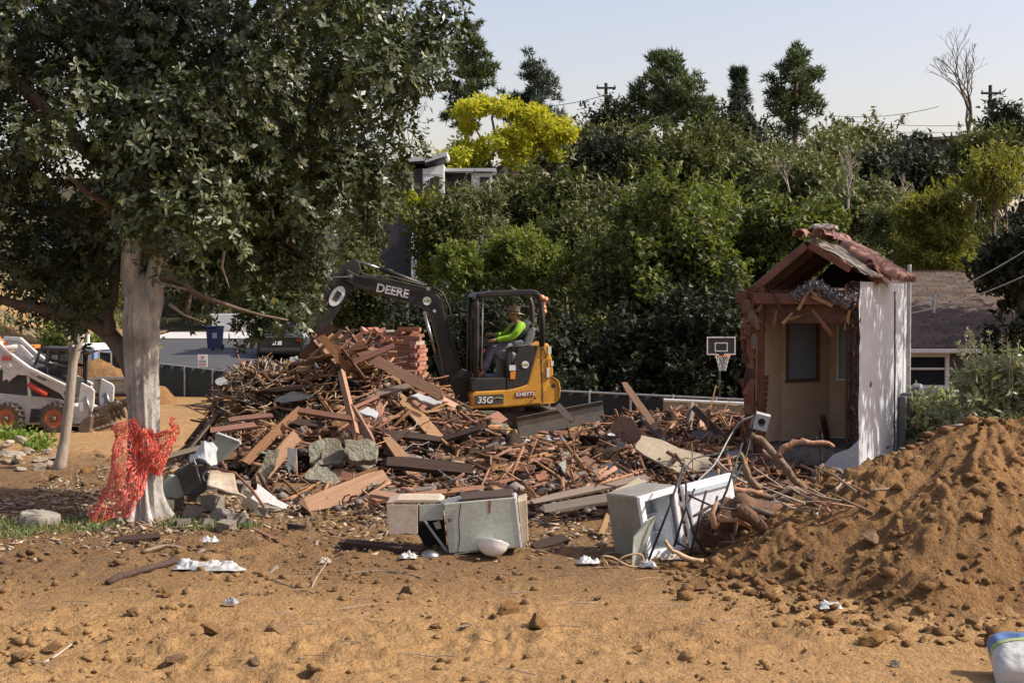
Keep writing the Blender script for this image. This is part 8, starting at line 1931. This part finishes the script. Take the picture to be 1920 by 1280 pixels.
for k in range(40):                                               # broken twigs round the stump
    a = G(g.uniform(1380, 1640), g.uniform(915, 975)); L_ = g.uniform(.15, .5); an = g.uniform(0, 3.1); P = a + Vector((0, 0, g.uniform(.0, .12))); v = Vector((math.cos(an), math.sin(an) * .6, g.uniform(-.1, .35))).normalized() * L_
    o = MB().tube([(0, 0, 0), v * .5 + Vector((0, 0, g.uniform(-.03, .03))), v], [.014, .011, .005], 5).build('broken_twig', g.choice(('branch_wood', 'bark_pale', 'torn_wood')), loc=P); tag(o, 'broken twig in the brushwood between stump and white wall', 'twig', 'twigs by the white wall')

# ------------------------------------------------------------------ litter in the foreground
pipe([(200, 1112), (240, 1095), (285, 1075), (330, 1050)], [11.9, 12.2, 12.5, 12.9], (.028, .045), 'wood_dark', 'dark charred log lying slantwise in the dirt', 'log', 'log')
pipe([(268, 1040), (310, 1028), (360, 1030), (420, 1042)], [13.3, 13.5, 13.5, 13.3], (.02, .012), 'branch_wood', 'long dry branch lying behind the white plastic bag', 'dry_branch', 'branch')
pipe([(640, 1078), (690, 1072), (730, 1075), (790, 1090)], [12.4, 12.5, 12.5, 12.2], (.008, .010), 'branch_wood', 'long thin dry branch before the kitchen cabinets', 'dry_branch', 'branch')
pipe([(495, 1190), (560, 1178), (630, 1172), (690, 1150)], [10.2, 10.3, 10.4, 10.7], (.006, .008), 'branch_wood', 'dry straw coloured branch in the lower dirt', 'dry_branch', 'branch')
pipe([(935, 1115), (960, 1120), (985, 1122)], 11.5, .005, 'bark_pale', 'short pale stick above the pair of dark rocks', 'stick', 'stick')
pipe([(575, 1120), (595, 1080), (612, 1055)], [11.6, 12, 12.2], (.006, .005), 'bark_pale', 'dry stalk with a pale tuft standing in the dirt', 'dry_stalk', 'stalk')
pipe([(510, 1085), (550, 1108), (590, 1125)], [12.1, 11.8, 11.5], .006, 'branch_wood', 'thin twig crossing the dirt beside the standing board', 'twig', 'twig')
pipe([(80, 1245), (110, 1225), (140, 1205)], [9.4, 9.6, 9.9], (.012, .006), 'bark_pale', 'pale stick lying by a clod in the lower corner', 'stick', 'stick')
pipe([(1065, 1130), (1120, 1136)], 11.2, .004, 'bark_pale', 'thin straight straw on the smooth dirt', 'stick', 'stick')
for k in range(70):
    a = G(g.uniform(0, 1380), g.uniform(1010, 1270)); L_ = g.uniform(.08, .34); a.z += max(0, float(relief(a.x, a.y))); an = g.uniform(-.5, .5) + (math.pi if g.random() < .5 else 0); v = Vector((math.cos(an), math.sin(an), g.uniform(-.02, .10))) * L_
    o = MB().tube([(0, 0, .012), v * .5 + Vector((0, g.uniform(-.02, .02), .02)), v + Vector((0, 0, .012))], [.0045, .004, .002], 4).build('dry_twig', g.choice(('bark_pale', 'branch_wood', 'hose_tan')), loc=a); tag(o, 'short dry twig lying on the open dirt', 'twig', 'twigs on the open dirt')
def crumple(px, py, w_, dep, h, mt, label, name, cat, seed, d=None):
    b = G(px, py); s = b.y / FPX; n = 26; X, Y = np.meshgrid(np.linspace(-1, 1, n), np.linspace(-1, 1, n)); rr = np.clip(1 - (np.abs(X) ** 3 + np.abs(Y) ** 3), 0, 1)
    nz = fbm(X * 2.4 + seed, Y * 2.4, 0, seed, 4, .6); Z = rr ** .5 * h * (.55 + .5 * nz) + .004; X2 = X * (1 + .18 * vnoise(Y * 2.3, seed, 0, 1)) * w_ * s / 2; Y2 = Y * (1 + .2 * vnoise(X * 2.3, seed, 0, 2)) * dep
    o = link(name, np_mesh(name, np.stack([X2, Y2, Z], -1).reshape(-1, 3), grid_faces(n, n), mt, True), None, (b.x, b.y + dep, b.z + .01 + max(0, float(relief(b.x, b.y))))); return tag(o, label, cat)
crumple(408, 1074, 92, .09, .085, 'plastic_white', 'crumpled white plastic bag lying on the dirt', 'plastic_bag', 'bag', 3)
crumple(350, 1070, 52, .09, .08, 'sheet_white', 'crumpled bluish white wrapper beside the plastic bag', 'plastic_wrapper', 'wrapper', 5)
crumple(392, 1030, 28, .06, .05, 'plastic_white', 'small white paper scrap above the plastic bag', 'paper_scrap', 'scrap', 7)
crumple(765, 1050, 34, .07, .06, 'plastic_white', 'broken white plaster bits left of the shiny pot', 'plaster_bits', 'plaster', 9)
crumple(1105, 1060, 38, .07, .05, 'sheet_white', 'crushed grey cup lying before the hose', 'crushed_cup', 'cup', 11)
crumple(1215, 1066, 34, .05, .05, 'sheet_white', 'pale blue torn sheet under the refrigerator corner', 'torn_sheet', 'scrap', 13)
crumple(430, 1142, 30, .04, .05, 'conduit_grey', 'small grey scrap lying on the orange dirt', 'metal_scrap', 'scrap', 15)
crumple(608, 1058, 22, .04, .05, 'bark_pale', 'tuft of pale straw at the dry stalk', 'straw_tuft', 'straw', 17)
crumple(68, 1054, 18, .03, .02, 'plastic_white', 'small white paper fleck on the dirt', 'paper_fleck', 'scrap', 19)
crumple(1560, 1145, 40, .07, .05, 'sheet_white', 'greenish torn plastic at the mound foot', 'torn_plastic', 'scrap', 21)
crumple(1265, 1052, 52, .07, .05, 'cabinet_cream', 'pale curled board scrap under the refrigerator door', 'board_scrap', 'scrap', 23)
def log_round():
    b = G(62, 990); root = empty('log_round', (b.x, b.y + .2, b.z), R(20), 'weathered grey sawn log round lying in the grass', 'log'); n = 30; gg = random.Random(3); pr = [1 + .08 * math.sin(3 * k) + gg.uniform(-.04, .04) for k in range(n)]
    V = [(.21 * pr[k] * f * math.cos(2 * math.pi * k / n), .16 * pr[k] * f * math.sin(2 * math.pi * k / n), z) for z, f in ((-.02, 1.05), (.10, 1.0), (.125, .95)) for k in range(n)]
    mb = MB().add(V, [(i * n + k, i * n + (k + 1) % n, (i + 1) * n + (k + 1) % n, (i + 1) * n + k) for i in range(2) for k in range(n)] + [tuple(range(2 * n, 3 * n))]); mb.build('log_body', 'wood_weathered', root, rot=(R(10), R(6), 0))
log_round()
def soil_bag():
    b = G(1910, 1279); c = Vector((W(1925, 1270, 8.9).x, 8.95, 0.10)); root = empty('printed_bag', c, R(-10), 'white printed plastic sack lying at the frame corner', 'sack', rot=(R(24), R(-6), R(-12)))
    n = 24; X, Y = np.meshgrid(np.linspace(-1, 1, n), np.linspace(-1, 1, n)); rr = np.clip(1 - X ** 4, 0, 1) ** .4 * np.clip(1 - Y ** 4, 0, 1) ** .4
    Z = .13 * rr + .02 * fbm(X * 2, Y * 2, 0, 4, 3) * rr + .005
    for nm, lo, hi, mt in (('sack_body', 0, 14, 'plastic_white'), ('sack_print', 13, 24, 'plastic_blue')):
        P = np.stack([X * .20, Y * .22, Z], -1)[lo:hi]; link(nm, np_mesh(nm, P.reshape(-1, 3), grid_faces(hi - lo, n), mt, True), root)
    P = np.stack([X[13:16] * .20, Y[13:16] * .22, Z[13:16] + .004], -1); link('sack_stripe', np_mesh('sack_stripe', P.reshape(-1, 3), grid_faces(3, n), 'decal_green', True), root)
soil_bag()
